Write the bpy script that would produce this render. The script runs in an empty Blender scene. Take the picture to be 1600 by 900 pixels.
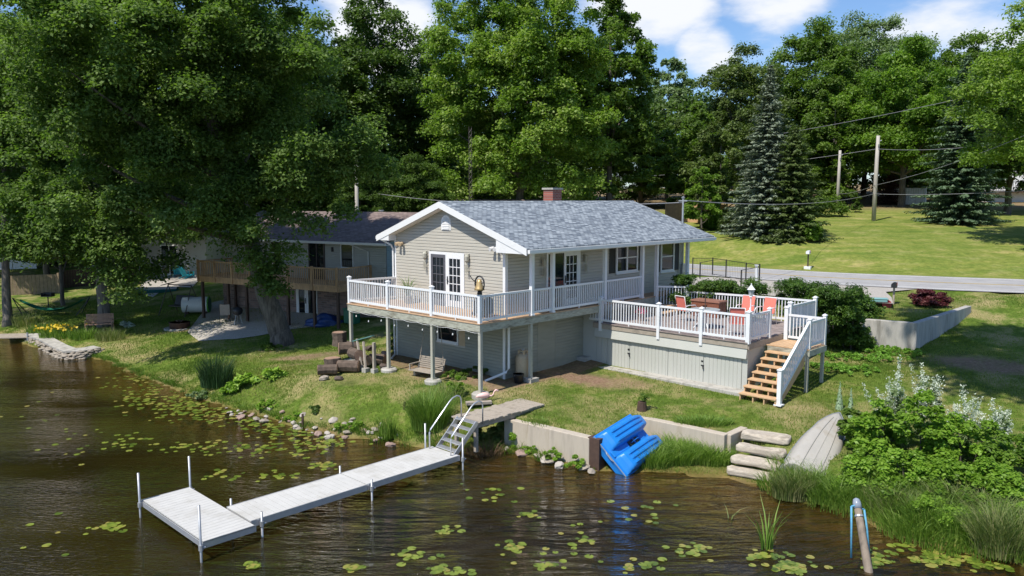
import bpy, math, random
import numpy as np
from mathutils import Vector, Matrix
from mathutils.geometry import delaunay_2d_cdt
random.seed(7); rng = np.random.default_rng(7)
scene = bpy.context.scene
COL = scene.collection
R = math.radians
# ------------------------------------------------------------------ camera, world, sun, exposure
HC = 7.7; PITCH = R(6.48); FPX = 1222.0
cam_d = bpy.data.cameras.new('camera'); cam = bpy.data.objects.new('camera', cam_d); COL.objects.link(cam)
cam.location = (0, 0, HC); cam.rotation_euler = (R(90) - PITCH, 0, 0)
cam_d.sensor_width = 36; cam_d.lens = FPX / 1600 * 36; cam_d.clip_start = .1; cam_d.clip_end = 3000
scene.camera = cam
SUN_TO = Vector((-.678, -.735, 0)).normalized(); SUN_EL = R(57)
sd = Vector((SUN_TO.x * math.cos(SUN_EL), SUN_TO.y * math.cos(SUN_EL), math.sin(SUN_EL)))
sun_d = bpy.data.lights.new('sun', 'SUN'); sun_d.energy = 4.5; sun_d.angle = R(.53); sun_d.color = (1, .95, .87)
sun = bpy.data.objects.new('sun', sun_d); COL.objects.link(sun); sun.location = (-20, -20, 60)
sun.rotation_euler = sd.to_track_quat('Z', 'Y').to_euler()
W_ = bpy.data.worlds.new("World"); scene.world = W_; W_.use_nodes = True
nt = W_.node_tree; nt.nodes.clear()
def N(nt, t, **k):
    n = nt.nodes.new(t)
    for a, b in k.items(): setattr(n, a, b)
    return n
out = N(nt, 'ShaderNodeOutputWorld'); bg = N(nt, 'ShaderNodeBackground'); sky = N(nt, 'ShaderNodeTexSky')
sky.sky_type = 'NISHITA'; sky.sun_disc = False; sky.sun_elevation = SUN_EL
sky.sun_rotation = math.atan2(SUN_TO.x, SUN_TO.y); sky.ozone_density = 2.5; sky.air_density = 1.0; sky.dust_density = .4
bg.inputs['Strength'].default_value = .112
tc = N(nt, 'ShaderNodeTexCoord')
def vdot(v, thr0, thr1):
    d = N(nt, 'ShaderNodeVectorMath', operation='DOT_PRODUCT'); nt.links.new(tc.outputs['Generated'], d.inputs[0]); d.inputs[1].default_value = v
    m = N(nt, 'ShaderNodeMapRange', interpolation_type='SMOOTHSTEP'); nt.links.new(d.outputs['Value'], m.inputs[0])
    m.inputs[1].default_value = thr0; m.inputs[2].default_value = thr1
    return m.outputs[0]
def pix_dir(px, py):
    dx, dz = (px - 800) / FPX, -(py - 450) / FPX; c, s = math.cos(PITCH), math.sin(PITCH)
    return Vector((dx, c + dz * s, -s + dz * c)).normalized()
mp = N(nt, 'ShaderNodeMapping'); mp.inputs['Scale'].default_value = (1, 1, 2.6); nt.links.new(tc.outputs['Generated'], mp.inputs[0])
no = N(nt, 'ShaderNodeTexNoise'); no.inputs['Scale'].default_value = 5.5; no.inputs['Detail'].default_value = 9; no.inputs['Roughness'].default_value = .56
nt.links.new(mp.outputs[0], no.inputs['Vector'])
blobs = [vdot(pix_dir(1030, -25), .9940, .9999), vdot(pix_dir(1100, 78), .9988, .99985), vdot(pix_dir(600, 30), .996, .9997), vdot(pix_dir(1215, -40), .9955, 1.0), vdot(pix_dir(1480, 120), .99, 1.0)]
acc = blobs[0]
for b in blobs[1:]:
    m = N(nt, 'ShaderNodeMath', operation='MAXIMUM'); nt.links.new(acc, m.inputs[0]); nt.links.new(b, m.inputs[1]); acc = m.outputs[0]
ad = N(nt, 'ShaderNodeMath', operation='MULTIPLY_ADD'); nt.links.new(acc, ad.inputs[0]); ad.inputs[1].default_value = .28; nt.links.new(no.outputs[0], ad.inputs[2])
cr = N(nt, 'ShaderNodeMapRange', interpolation_type='SMOOTHSTEP'); nt.links.new(ad.outputs[0], cr.inputs[0]); cr.inputs[1].default_value = .57; cr.inputs[2].default_value = .84
mx = N(nt, 'ShaderNodeMix', data_type='RGBA'); nt.links.new(cr.outputs[0], mx.inputs[0]); hs_ = N(nt, 'ShaderNodeMix', data_type='RGBA', blend_type='MULTIPLY'); hs_.inputs[0].default_value = 1; nt.links.new(sky.outputs[0], hs_.inputs[6]); hs_.inputs[7].default_value = (.80, .93, 1.10, 1); nt.links.new(hs_.outputs[2], mx.inputs[6]); mx.inputs[7].default_value = (6.6, 6.8, 7.2, 1)
nt.links.new(mx.outputs[2], bg.inputs['Color']); nt.links.new(bg.outputs[0], out.inputs['Surface'])
vs = scene.view_settings; vs.view_transform = 'Standard'; vs.look = 'None'; vs.exposure = 0.36; vs.gamma = 1; vs.use_curve_mapping = False
scene.render.engine = 'CYCLES'
cy = scene.cycles; cy.max_bounces = 6; cy.transparent_max_bounces = 8; cy.transmission_bounces = 3; cy.glossy_bounces = 3; cy.diffuse_bounces = 4; cy.caustics_reflective = False; cy.caustics_refractive = False

# ------------------------------------------------------------------ places
def ray(px, py):
    dx, dz = (px - 800) / FPX, -(py - 450) / FPX; c, s = math.cos(PITCH), math.sin(PITCH)
    return np.array([dx, c + dz * s, -s + dz * c])
def G(px, py, z):                     # ground position seen at a pixel when the ground there is z above the water
    d = ray(px, py); t = (z - HC) / d[2]; return (d[0] * t, d[1] * t)
def D(px, py, y):
    d = ray(px, py); t = y / d[1]; return (d[0] * t, y, d[2] * t + HC)
TH = R(43.64); C0 = np.array([-1.06, 25.45]); UU = np.array([math.sin(TH), math.cos(TH)]); AA = np.array([-math.cos(TH), math.sin(TH)])
HROT = R(90) - TH; ZD = 3.62; ZL = 2.92
def HW(u, a): q = C0 + u * UU + a * AA; return (float(q[0]), float(q[1]))
def HF(x, y): q = np.array([x, y]) - C0; return (float(q @ UU), float(q @ AA))

# ------------------------------------------------------------------ objects
def tag(o, label=None, cat=None, group=None, kind=None):
    if label: o['label'] = label
    if cat: o['category'] = cat
    if group: o['group'] = group
    if kind: o['kind'] = kind
    return o
def thing(name, label, cat, loc=(0, 0, 0), rz=0, group=None):
    o = bpy.data.objects.new(name, None); COL.objects.link(o); o.location = loc; o.rotation_euler = (0, 0, rz); o.empty_display_size = .2
    return tag(o, label, cat, group)
def dup(root, loc=None, rz=None, label=None, scale=None, group=None):
    c = root.copy(); COL.objects.link(c)
    if loc is not None: c.location = loc
    if rz is not None: c.rotation_euler = (0, 0, rz)
    if scale is not None: c.scale = scale if hasattr(scale, '__len__') else (scale,) * 3
    if label: c['label'] = label
    if group: c['group'] = group
    for ch in list(root.children):
        d = ch.copy(); COL.objects.link(d); d.parent = c
        for g in list(ch.children):
            e = g.copy(); COL.objects.link(e); e.parent = d
    return c
def link_mesh(name, me, m, parent=None):
    o = bpy.data.objects.new(name, me); COL.objects.link(o)
    if m is not None: me.materials.append(m)
    if parent is not None: o.parent = parent
    return o
class MB:
    def __init__(s): s.v = []; s.f = []
    def add(s, vs_, fs): n = len(s.v); s.v += [tuple(map(float, q)) for q in vs_]; s.f += [tuple(i + n for i in q) for q in fs]; return s
    def box(s, x0, y0, z0, x1, y1, z1):
        if x0 > x1: x0, x1 = x1, x0
        if y0 > y1: y0, y1 = y1, y0
        if z0 > z1: z0, z1 = z1, z0
        return s.add([(x0, y0, z0), (x1, y0, z0), (x1, y1, z0), (x0, y1, z0), (x0, y0, z1), (x1, y0, z1), (x1, y1, z1), (x0, y1, z1)],
                     [(0, 3, 2, 1), (4, 5, 6, 7), (0, 1, 5, 4), (1, 2, 6, 5), (2, 3, 7, 6), (3, 0, 4, 7)])
    def bar(s, p, q, w, h, up=(0, 0, 1)):         # oriented box from p to q, w wide (sideways), h tall
        p = Vector(p); q = Vector(q); d = (q - p).normalized(); sd_ = d.cross(Vector(up))
        if sd_.length < 1e-4: sd_ = d.cross(Vector((1, 0, 0)))
        sd_.normalize(); u_ = sd_.cross(d).normalized(); a = sd_ * w / 2; b = u_ * h / 2
        return s.add([p - a - b, p + a - b, p + a + b, p - a + b, q - a - b, q + a - b, q + a + b, q - a + b],
                     [(0, 3, 2, 1), (4, 5, 6, 7), (0, 1, 5, 4), (1, 2, 6, 5), (2, 3, 7, 6), (3, 0, 4, 7)])
    def tube(s, pts, r, n=8, cap=True):
        pts = [Vector(p) for p in pts]; rs = r if hasattr(r, '__len__') else [r] * len(pts); n0 = len(s.v)
        ref = Vector((0, 0, 1))
        for i, p in enumerate(pts):
            d = (pts[min(i + 1, len(pts) - 1)] - pts[max(i - 1, 0)]).normalized()
            a = d.cross(ref)
            if a.length < .15: a = d.cross(Vector((1, 0, 0)))
            a.normalize(); b = d.cross(a)
            for k in range(n):
                t = 2 * math.pi * k / n; s.v.append(tuple(p + (a * math.cos(t) + b * math.sin(t)) * rs[i]))
        for i in range(len(pts) - 1):
            for k in range(n):
                s.f.append((n0 + i * n + k, n0 + i * n + (k + 1) % n, n0 + (i + 1) * n + (k + 1) % n, n0 + (i + 1) * n + k))
        if cap:
            s.f.append(tuple(n0 + k for k in range(n))[::-1]); s.f.append(tuple(n0 + (len(pts) - 1) * n + k for k in range(n)))
        return s
    def lathe(s, prof, n=16, c=(0, 0, 0)):
        return s.tube([(c[0], c[1], c[2] + z) for r, z in prof], [max(r, 1e-4) for r, z in prof], n)
    def prism(s, poly, z0, z1):
        n = len(poly)
        return s.add([(x, y, z0) for x, y in poly] + [(x, y, z1) for x, y in poly], [tuple(range(n))[::-1], tuple(range(n, 2 * n))] + [(i, (i + 1) % n, n + (i + 1) % n, n + i) for i in range(n)])
    def slab(s, quad, t):                          # four corners, thickened downwards
        q = [Vector(p) for p in quad]; nn = (q[1] - q[0]).cross(q[3] - q[0]).normalized() * t
        return s.add(q + [p - nn for p in q], [(0, 1, 2, 3), (7, 6, 5, 4), (0, 4, 5, 1), (1, 5, 6, 2), (2, 6, 7, 3), (3, 7, 4, 0)])
    def build(s, name, m, parent=None, smooth=False, bev=0, loc=None):
        me = bpy.data.meshes.new(name); me.from_pydata(s.v, [], s.f); me.validate()
        import bmesh
        bm = bmesh.new(); bm.from_mesh(me); bmesh.ops.recalc_face_normals(bm, faces=bm.faces); bm.to_mesh(me); bm.free()
        if smooth: me.polygons.foreach_set('use_smooth', [True] * len(me.polygons))
        o = link_mesh(name, me, m, parent)
        if loc is not None: o.location = loc
        if bev:
            b = o.modifiers.new('bevel', 'BEVEL'); b.width = bev; b.segments = 2; b.limit_method = 'ANGLE'; b.angle_limit = R(40)
        return o
def npmesh(name, V, F, m, parent=None, rnd=None, smooth=False, sub=None):       # V (n,3) F (m,k)
    me = bpy.data.meshes.new(name); V = np.ascontiguousarray(V, np.float32); F = np.ascontiguousarray(F, np.int32); k = F.shape[1]
    me.vertices.add(len(V)); me.vertices.foreach_set('co', V.ravel()); me.loops.add(F.size); me.loops.foreach_set('vertex_index', F.ravel())
    me.polygons.add(len(F)); me.polygons.foreach_set('loop_start', np.arange(0, F.size, k, dtype=np.int32))
    try: me.polygons.foreach_set('loop_total', np.full(len(F), k, np.int32))
    except Exception: pass
    if rnd is not None:
        a = me.attributes.new('rnd', 'FLOAT', 'FACE'); a.data.foreach_set('value', np.ascontiguousarray(rnd, np.float32))
    if smooth: me.polygons.foreach_set('use_smooth', np.ones(len(F), bool))
    me.update(calc_edges=True)
    return link_mesh(name, me, m, parent)

# ------------------------------------------------------------------ materials
def newmat(name):
    m = bpy.data.materials.new(name); m.use_nodes = True; t = m.node_tree; t.nodes.clear()
    o = N(t, 'ShaderNodeOutputMaterial'); b = N(t, 'ShaderNodeBsdfPrincipled'); t.links.new(b.outputs[0], o.inputs['Surface'])
    return m, t, b, o
def ramp(t, src, stops):
    r = N(t, 'ShaderNodeValToRGB'); el = r.color_ramp.elements
    while len(el) < len(stops): el.new(.5)
    for e, (p, c) in zip(el, stops): e.position = p; e.color = (*c, 1) if len(c) == 3 else c
    t.links.new(src, r.inputs[0]); return r.outputs[0]
def noise(t, vec, scale, detail=4, rough=.55, dist=0):
    n = N(t, 'ShaderNodeTexNoise'); n.inputs['Scale'].default_value = scale; n.inputs['Detail'].default_value = detail; n.inputs['Roughness'].default_value = rough; n.inputs['Distortion'].default_value = dist
    if vec is not None: t.links.new(vec, n.inputs['Vector'])
    return n.outputs[0]
def coords(t, kind='Object', scale=(1, 1, 1), rot=(0, 0, 0)):
    c = N(t, 'ShaderNodeTexCoord'); m = N(t, 'ShaderNodeMapping'); t.links.new(c.outputs[kind], m.inputs[0]); m.inputs['Scale'].default_value = scale; m.inputs['Rotation'].default_value = rot
    return m.outputs[0]
def mixc(t, f, a, b, mode='MIX'):
    n = N(t, 'ShaderNodeMix', data_type='RGBA', blend_type=mode)
    for s_, i in ((f, 0), (a, 6), (b, 7)):
        if hasattr(s_, 'links'): t.links.new(s_, n.inputs[i])
        elif i == 0: n.inputs[0].default_value = s_
        else: n.inputs[i].default_value = (*s_, 1)
    return n.outputs[2]
def bump(t, b, h, strength=.3, dist=.02):
    n = N(t, 'ShaderNodeBump'); n.inputs['Strength'].default_value = strength; n.inputs['Distance'].default_value = dist; t.links.new(h, n.inputs['Height']); t.links.new(n.outputs[0], b.inputs['Normal'])
def pm(name, c, rough=.6, var=.12, scale=3.0, stretch=(1, 1, 1), bmp=.15, bscale=40, metal=0, dirt=None, dscale=1.2, damt=.5):
    m, t, b, o = newmat(name); v = coords(t, scale=stretch)
    lo = tuple(x * (1 - var) for x in c); hi = tuple(min(1, x * (1 + var)) for x in c)
    col = ramp(t, noise(t, v, scale, 6, .6), [(.3, lo), (.7, hi)])
    if dirt:
        f = ramp(t, noise(t, v, dscale, 8, .65), [(.5, (0, 0, 0)), (.72, (damt,) * 3)]); col = mixc(t, f, col, dirt)
    t.links.new(col, b.inputs['Base Color']); b.inputs['Roughness'].default_value = rough; b.inputs['Metallic'].default_value = metal
    if bmp: bump(t, b, noise(t, v, bscale, 4), bmp, .01)
    return m
def leafmat(name, cols, trans=.35, rough=.5, spec=.35):
    """leaf colour varies leaf by leaf (attribute rnd) and over the plant"""
    m, t, b, o = newmat(name); a = N(t, 'ShaderNodeAttribute', attribute_name='rnd'); v = coords(t)
    s_ = N(t, 'ShaderNodeMath', operation='MULTIPLY_ADD'); t.links.new(noise(t, v, .55, 3), s_.inputs[0]); s_.inputs[1].default_value = .9; s_.inputs[2].default_value = -.45
    s2 = N(t, 'ShaderNodeMath', operation='ADD'); t.links.new(s_.outputs[0], s2.inputs[0]); t.links.new(a.outputs['Fac'], s2.inputs[1])
    n = len(cols); col = ramp(t, s2.outputs[0], [(i / (n - 1), c) for i, c in enumerate(cols)])
    t.links.new(col, b.inputs['Base Color']); b.inputs['Roughness'].default_value = rough
    b.inputs['Specular IOR Level'].default_value = spec
    tr = N(t, 'ShaderNodeBsdfTranslucent'); hs = mixc(t, 1.0, col, (1.25, 1.5, .55), 'MULTIPLY'); t.links.new(hs, tr.inputs['Color'])
    mix = N(t, 'ShaderNodeMixShader'); mix.inputs[0].default_value = trans; t.links.new(b.outputs[0], mix.inputs[1]); t.links.new(tr.outputs[0], mix.inputs[2]); t.links.new(mix.outputs[0], o.inputs['Surface'])
    return m
M = {}
M['white'] = pm('white_vinyl', (.74, .75, .76), .35, .03, 2, bmp=0, dirt=(.55, .56, .52), dscale=2.5, damt=.25)
M['trim'] = pm('white_trim', (.74, .74, .73), .45, .04, 2, bmp=0)
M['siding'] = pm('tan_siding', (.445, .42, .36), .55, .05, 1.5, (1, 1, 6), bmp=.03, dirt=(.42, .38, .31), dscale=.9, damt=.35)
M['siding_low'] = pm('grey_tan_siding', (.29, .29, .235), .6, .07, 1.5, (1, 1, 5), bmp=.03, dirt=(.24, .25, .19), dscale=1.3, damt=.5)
M['cladding'] = pm('painted_plywood', (.46, .46, .415), .6, .05, 2, (1, 1, .4), bmp=.06, dirt=(.36, .38, .32), dscale=1.0, damt=.55)
M['rimwood'] = pm('green_grey_rim', (.37, .37, .30), .75, .25, 5, (1, 1, 4), bmp=.3, dirt=(.10, .08, .05), dscale=1.6, damt=.9)
M['deckwood'] = pm('orange_deck_wood', (.50, .33, .20), .7, .18, 4, bmp=.2, dirt=(.3, .22, .15), dscale=2, damt=.6)
M['greydeck'] = pm('grey_deck_wood', (.27, .22, .20), .8, .3, 4, bmp=.3, dirt=(.14, .11, .10), dscale=2.5, damt=.7)
M['newwood'] = pm('new_wood', (.55, .36, .2), .7, .14, 5, bmp=.15, dirt=(.38, .24, .13), dscale=3, damt=.5)
M['oldwood'] = pm('weathered_wood', (.36, .31, .25), .85, .28, 3, (1, 1, 1), bmp=.5, bscale=25, dirt=(.13, .11, .08), dscale=3, damt=.75)
M['postwood'] = pm('grey_post', (.42, .41, .34), .75, .16, 6, (1, 1, .3), bmp=.2, dirt=(.24, .23, .16), dscale=3, damt=.5)
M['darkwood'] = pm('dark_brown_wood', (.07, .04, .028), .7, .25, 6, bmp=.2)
M['cedar'] = pm('cedar_wood', (.52, .32, .17), .75, .22, 5, (1, 1, .5), bmp=.2, dirt=(.22, .12, .06), dscale=2, damt=.5)
M['concrete'] = pm('concrete', (.40, .38, .34), .9, .18, 1.6, (2.2, 2.2, .4), bmp=.5, bscale=22, dirt=(.16, .15, .125), dscale=1.5, damt=.85)
M['seawall'] = pm('pale_concrete', (.46, .40, .32), .9, .2, 1.6, (2.5, 2.5, .35), bmp=.5, bscale=22, dirt=(.27, .22, .15), dscale=1.6, damt=.75)
M['metal'] = pm('aluminium', (.62, .63, .65), .35, .08, 5, bmp=0, metal=.7)
M['galv'] = pm('galvanised_steel', (.42, .43, .44), .45, .15, 8, bmp=0, metal=.6)
M['black'] = pm('black_metal', (.02, .02, .022), .45, .2, 8, bmp=0)
M['darkbrownmetal'] = pm('brown_metal', (.05, .035, .03), .5, .2, 8, bmp=0)
M['dock'] = pm('dock_panel', (.52, .51, .48), .65, .06, 3, bmp=.1, dirt=(.34, .32, .27), dscale=1.6, damt=.6)
M['glass'] = None
m, t, b, o = newmat('window_glass'); b.inputs['Base Color'].default_value = (.012, .016, .02, 1); b.inputs['Roughness'].default_value = .04; b.inputs['Specular IOR Level'].default_value = .5; M['glass'] = m
m, t, b, o = newmat('blind_behind_glass'); b.inputs['Base Color'].default_value = (.30, .33, .36, 1); b.inputs['Roughness'].default_value = .12; M['blind'] = m
M['shutter'] = pm('dark_shutter', (.04, .038, .03), .6, .1, 4, bmp=0)
M['tan'] = pm('tan_paint', (.50, .38, .24), .45, .06, 3, bmp=0, dirt=(.3, .2, .11), dscale=2.5, damt=.4)
M['blue'] = pm('blue_plastic', (.012, .20, .60), .38, .08, 3, bmp=.05, dirt=(.05, .20, .5), dscale=4, damt=.4)
M['coral'] = pm('coral_fabric', (.70, .19, .14), .8, .08, 6, bmp=.1)
M['brown'] = pm('brown_resin', (.22, .085, .05), .55, .15, 5, (1, 1, 4), bmp=.1)
M['rope'] = pm('blue_rope', (.10, .33, .50), .7, .15, 20, bmp=.3)
M['turq'] = pm('turquoise_plastic', (.03, .42, .5), .5, .05, 4, bmp=0)
M['pink'] = pm('pink_plastic', (.80, .52, .47), .5, .12, 6, bmp=0)
M['polew'] = pm('grey_pole_wood', (.40, .37, .33), .85, .2, 5, (1, 1, .15), bmp=.3)
M['bark'] = pm('tree_bark', (.13, .11, .09), .95, .55, 5, (2.2, 2.2, .3), bmp=1.0, bscale=6, dirt=(.035, .03, .022), dscale=3.2, damt=.9)
M['bark2'] = pm('grey_bark', (.19, .165, .14), .95, .5, 5, (2.2, 2.2, .3), bmp=1.0, bscale=6, dirt=(.05, .045, .035), dscale=3.2, damt=.8)
M['stone'] = pm('shore_stone', (.30, .26, .21), .9, .25, 3, bmp=.4, bscale=12, dirt=(.25, .2, .15), dscale=3, damt=.6)
M['darkstone'] = pm('dark_stone', (.10, .075, .06), .9, .35, 4, bmp=.5, bscale=10, dirt=(.06, .04, .03), dscale=4, damt=.7)
M['gold'] = pm('old_brass', (.55, .38, .17), .4, .12, 8, bmp=.05, metal=.5)
M['tarp'] = pm('blue_tarp', (.012, .045, .17), .45, .15, 5, bmp=.3, bscale=8)
M['greenp'] = pm('green_plastic', (.02, .16, .09), .5, .1, 5, bmp=0)
M['lamp_glass'] = pm('frosted_glass', (.45, .48, .5), .2, .05, 5, bmp=0)
M['red'] = pm('dull_red_metal', (.30, .02, .03), .4, .1, 5, bmp=0)
def brickmat(name, c1, c2, mortar, sc, axis='xz', bw=.5, rh=.25, ms=.02, bm=.3, rough=.85, off=.5):
    m, t, b, o = newmat(name); c = N(t, 'ShaderNodeTexCoord'); sp = N(t, 'ShaderNodeSeparateXYZ'); cb = N(t, 'ShaderNodeCombineXYZ'); t.links.new(c.outputs['Object'], sp.inputs[0])
    t.links.new(sp.outputs['XYZ'.index(axis[0].upper())], cb.inputs[0]); t.links.new(sp.outputs['XYZ'.index(axis[1].upper())], cb.inputs[1])
    k = N(t, 'ShaderNodeTexBrick'); t.links.new(cb.outputs[0], k.inputs['Vector']); k.inputs['Scale'].default_value = sc; k.inputs['Brick Width'].default_value = bw; k.inputs['Row Height'].default_value = rh; k.inputs['Mortar Size'].default_value = ms; k.inputs['Bias'].default_value = 0; k.offset = off
    k.inputs['Color1'].default_value = (*c1, 1); k.inputs['Color2'].default_value = (*c2, 1); k.inputs['Mortar'].default_value = (*mortar, 1)
    col = mixc(t, .2, k.outputs['Color'], ramp(t, noise(t, cb.outputs[0], 3.5, 6), [(.3, tuple(x * .6 for x in c1)), (.7, tuple(min(1, x * 1.4) for x in c2))]))
    t.links.new(col, b.inputs['Base Color']); b.inputs['Roughness'].default_value = rough
    inv = N(t, 'ShaderNodeMath', operation='SUBTRACT'); inv.inputs[0].default_value = 1; t.links.new(k.outputs['Fac'], inv.inputs[1]); bump(t, b, inv.outputs[0], bm, .01)
    return m
M['shingle'] = brickmat('grey_blue_shingles', (.065, .085, .115), (.36, .40, .43), (.04, .05, .065), 1, 'xy', .23, .115, .012, .35)
M['shingle_brown'] = brickmat('brown_shingles', (.13, .095, .085), (.25, .19, .17), (.07, .05, .045), 1, 'xy', .3, .15, .012, .35)
M['brick'] = brickmat('mixed_brick', (.12, .085, .075), (.34, .22, .18), (.25, .22, .2), 1, 'xz', .4, .12, .015, .4)
M['redbrick'] = brickmat('red_brick', (.22, .05, .035), (.36, .1, .07), (.3, .26, .23), 1, 'xz', .21, .075, .012, .4)
L = {}
L['maple'] = leafmat('maple_leaf', [(.05, .085, .024), (.1, .165, .036), (.155, .235, .055), (.24, .32, .12)], .45, .6, .2)
L['pine'] = leafmat('pine_needles', [(.04, .09, .018), (.085, .16, .028), (.14, .23, .04)], .2)
L['cotton'] = leafmat('cottonwood_leaf', [(.07, .13, .018), (.14, .23, .03), (.22, .32, .05), (.36, .42, .14)], .42, .5, .3)
L['dark'] = leafmat('dark_tree_leaf', [(.045, .085, .018), (.09, .15, .028), (.15, .225, .045)], .35)
L['mid'] = leafmat('green_tree_leaf', [(.055, .1, .016), (.115, .19, .028), (.19, .28, .05)], .45)
L['bright'] = leafmat('bright_tree_leaf', [(.065, .13, .014), (.14, .245, .028), (.23, .34, .05)], .45)
L['olive'] = leafmat('olive_tree_leaf', [(.065, .095, .024), (.115, .165, .04), (.18, .23, .07)], .35)
L['silver'] = leafmat('silver_green_leaf', [(.09, .14, .05), (.17, .24, .1), (.28, .36, .18)], .35)
L['bluespruce'] = leafmat('blue_spruce_needles', [(.1, .135, .085), (.17, .21, .145), (.25, .29, .21)], .12)
L['spruce'] = leafmat('spruce_needles', [(.045, .085, .038), (.085, .14, .07), (.14, .205, .11)], .12)
L['hemlock'] = leafmat('hemlock_needles', [(.045, .07, .022), (.085, .125, .035), (.14, .18, .06)], .35)
L['shrub'] = leafmat('shrub_leaf', [(.1, .18, .016), (.2, .34, .035), (.29, .44, .06)], .45)
L['whiteleaf'] = leafmat('silver_white_leaf', [(.28, .34, .26), (.5, .55, .45), (.68, .70, .62)], .2, .6)
L['hedge'] = leafmat('yew_leaf', [(.025, .06, .01), (.06, .125, .018), (.13, .22, .03)], .35)
L['red'] = leafmat('red_maple_leaf', [(.050, .008, .012), (.100, .020, .025), (.150, .050, .040)], .25)
L['reed'] = leafmat('reed_blade', [(.07, .14, .018), (.15, .26, .035), (.26, .36, .08)], .3)
L['dryreed'] = leafmat('dry_reed_blade', [(.08, .13, .03), (.17, .22, .06), (.32, .30, .14)], .3)
L['darkreed'] = leafmat('dark_grass_blade', [(.013, .039, .016), (.033, .078, .026), (.065, .130, .046)], .2)
L['hosta'] = leafmat('hosta_leaf', [(.12, .24, .02), (.24, .38, .045), (.38, .5, .09)], .3)
L['lawn'] = leafmat('lawn_blade', [(.06, .115, .014), (.12, .19, .024), (.2, .25, .05), (.3, .28, .1)], .3, .6, .2)
L['sedge'] = leafmat('sedge_blade', [(.08, .16, .02), (.18, .29, .04), (.30, .40, .09)], .35)
L['yellow'] = leafmat('yellow_petal', [(.6, .4, .03), (.8, .6, .05)], .2)
L['lily'] = leafmat('lily_pad', [(.06, .1, .012), (.12, .17, .02), (.2, .25, .035), (.28, .24, .06)], .05, .35, .5)
L['lilac'] = leafmat('ground_leaf', [(.09, .19, .02), (.16, .32, .035), (.25, .42, .06)], .3)
# ================================================================== the setting: ground, water, road
POND = np.array([(-80, 60), (-45, 52), (-33, 46), (-29.7, 44.6), (-25.5, 40.6), (-21.8, 38.3), (-19.5, 36.9), (-17.3, 34.6), (-14.4, 31.8), (-11.2, 29.0), (-8.8, 27.2), (-6.9, 25.6), (-5.2, 24.7), (-3.7, 24.3), (-2.2, 23.3),
                 (-1.2, 23.3), (-.2, 23.3), (1.0, 22.4), (2.2, 21.45), (2.9, 21.5), (3.6, 21.35), (5.9, 21.0), (6.7, 20.2), (7.3, 19.4), (8.4, 18.4), (9.0, 16.9), (10.9, 15.6), (14, 13), (20, 6), (24, -10), (10, -25), (-80, -25)])
def seg_dist(P, A, B):
    d = B - A; t = np.clip(((P - A) @ d) / (d @ d), 0, 1); return np.linalg.norm(P - (A + t[:, None] * d), axis=1)
def poly_sd(P, poly):                # distance to the outline, negative inside
    dmin = np.full(len(P), 1e9); ins = np.zeros(len(P), bool); n = len(poly)
    for i in range(n):
        a, b = poly[i], poly[(i + 1) % n]; dmin = np.minimum(dmin, seg_dist(P, a, b))
        c = ((a[1] > P[:, 1]) != (b[1] > P[:, 1])); x = (b[0] - a[0]) * (P[:, 1] - a[1]) / (b[1] - a[1] + 1e-12) + a[0]; ins ^= c & (P[:, 0] < x)
    return np.where(ins, -dmin, dmin)
SEAW = [(-.15, 23.9), (2.30, 21.86), (4.05, 24.05), (5.38, 22.92), (6.25, 22.15), (6.95, 22.8)]
RETW = [(12.2, 33.3), (13.15, 32.62), (16.0, 30.72), (21.14, 35.9)]
sea_poly = np.array(SEAW + [(7.6, 26), (4, 30), (-1, 28)])
ret_poly = np.array(RETW + [(24, 39), (19, 41.5), (12, 47), (4, 52), (0, 50), (6, 38)])
_rc = [(-60, 93), (-38.5, 81), (-18, 74), (0, 63.5), (9.3, 55.3), (15.5, 49.2), (20.6, 45.4), (28.1, 42), (38, 38.6), (61.5, 32.5), (90, 25)]
ROADC = list(zip(_rc[:-1], _rc[1:]))
ctrl = []
for px, py, z in [(546, 572, 1.2), (604, 585, 1.2), (674, 603, 1.2), (750, 614, 1.2), (831, 598, 1.25), (940, 572, 1.25), (1050, 588, 1.25), (1165, 608, 1.2), (1222, 634, 1.15),
                  (500, 610, 1.0), (600, 640, .75), (480, 600, 1.0), (700, 640, .95), (880, 640, 1.0), (1000, 640, .95), (1100, 655, .9), (1200, 662, .9), (1300, 640, 1.0), (1300, 600, 1.3), (1430, 545, 1.75), (1520, 505, 2.2), (1600, 480, 2.6),
                  (1500, 600, 1.35), (1600, 640, 1.1), (1450, 620, 1.15), (1600, 560, 1.7), (1400, 700, .6), (1500, 730, .5), (1600, 780, .4), (430, 540, .95), (500, 545, 1.1), (350, 560, .7), (280, 560, .45), (230, 530, .5), (170, 510, .6),
                  (290, 510, .8), (336, 507, 1.0), (453, 510, 1.1), (528, 518, 1.2), (100, 490, .8), (20, 505, .6), (200, 470, 1.0), (60, 450, 1.2), (250, 450, 1.3), (310, 440, 1.5), (1290, 530, 1.6)]:
    x, y = G(px, py, z); ctrl.append((x, y, z))
for u, a, z in [(5, 4, 1.3), (10, 4, 1.9), (14, 4, 2.6), (14, 9, 2.6), (9, -3, 1.7), (7, -6, 1.25), (-0, 7, 1.2), (12, -5, 1.7)]: ctrl.append((*HW(u, a), z))
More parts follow.
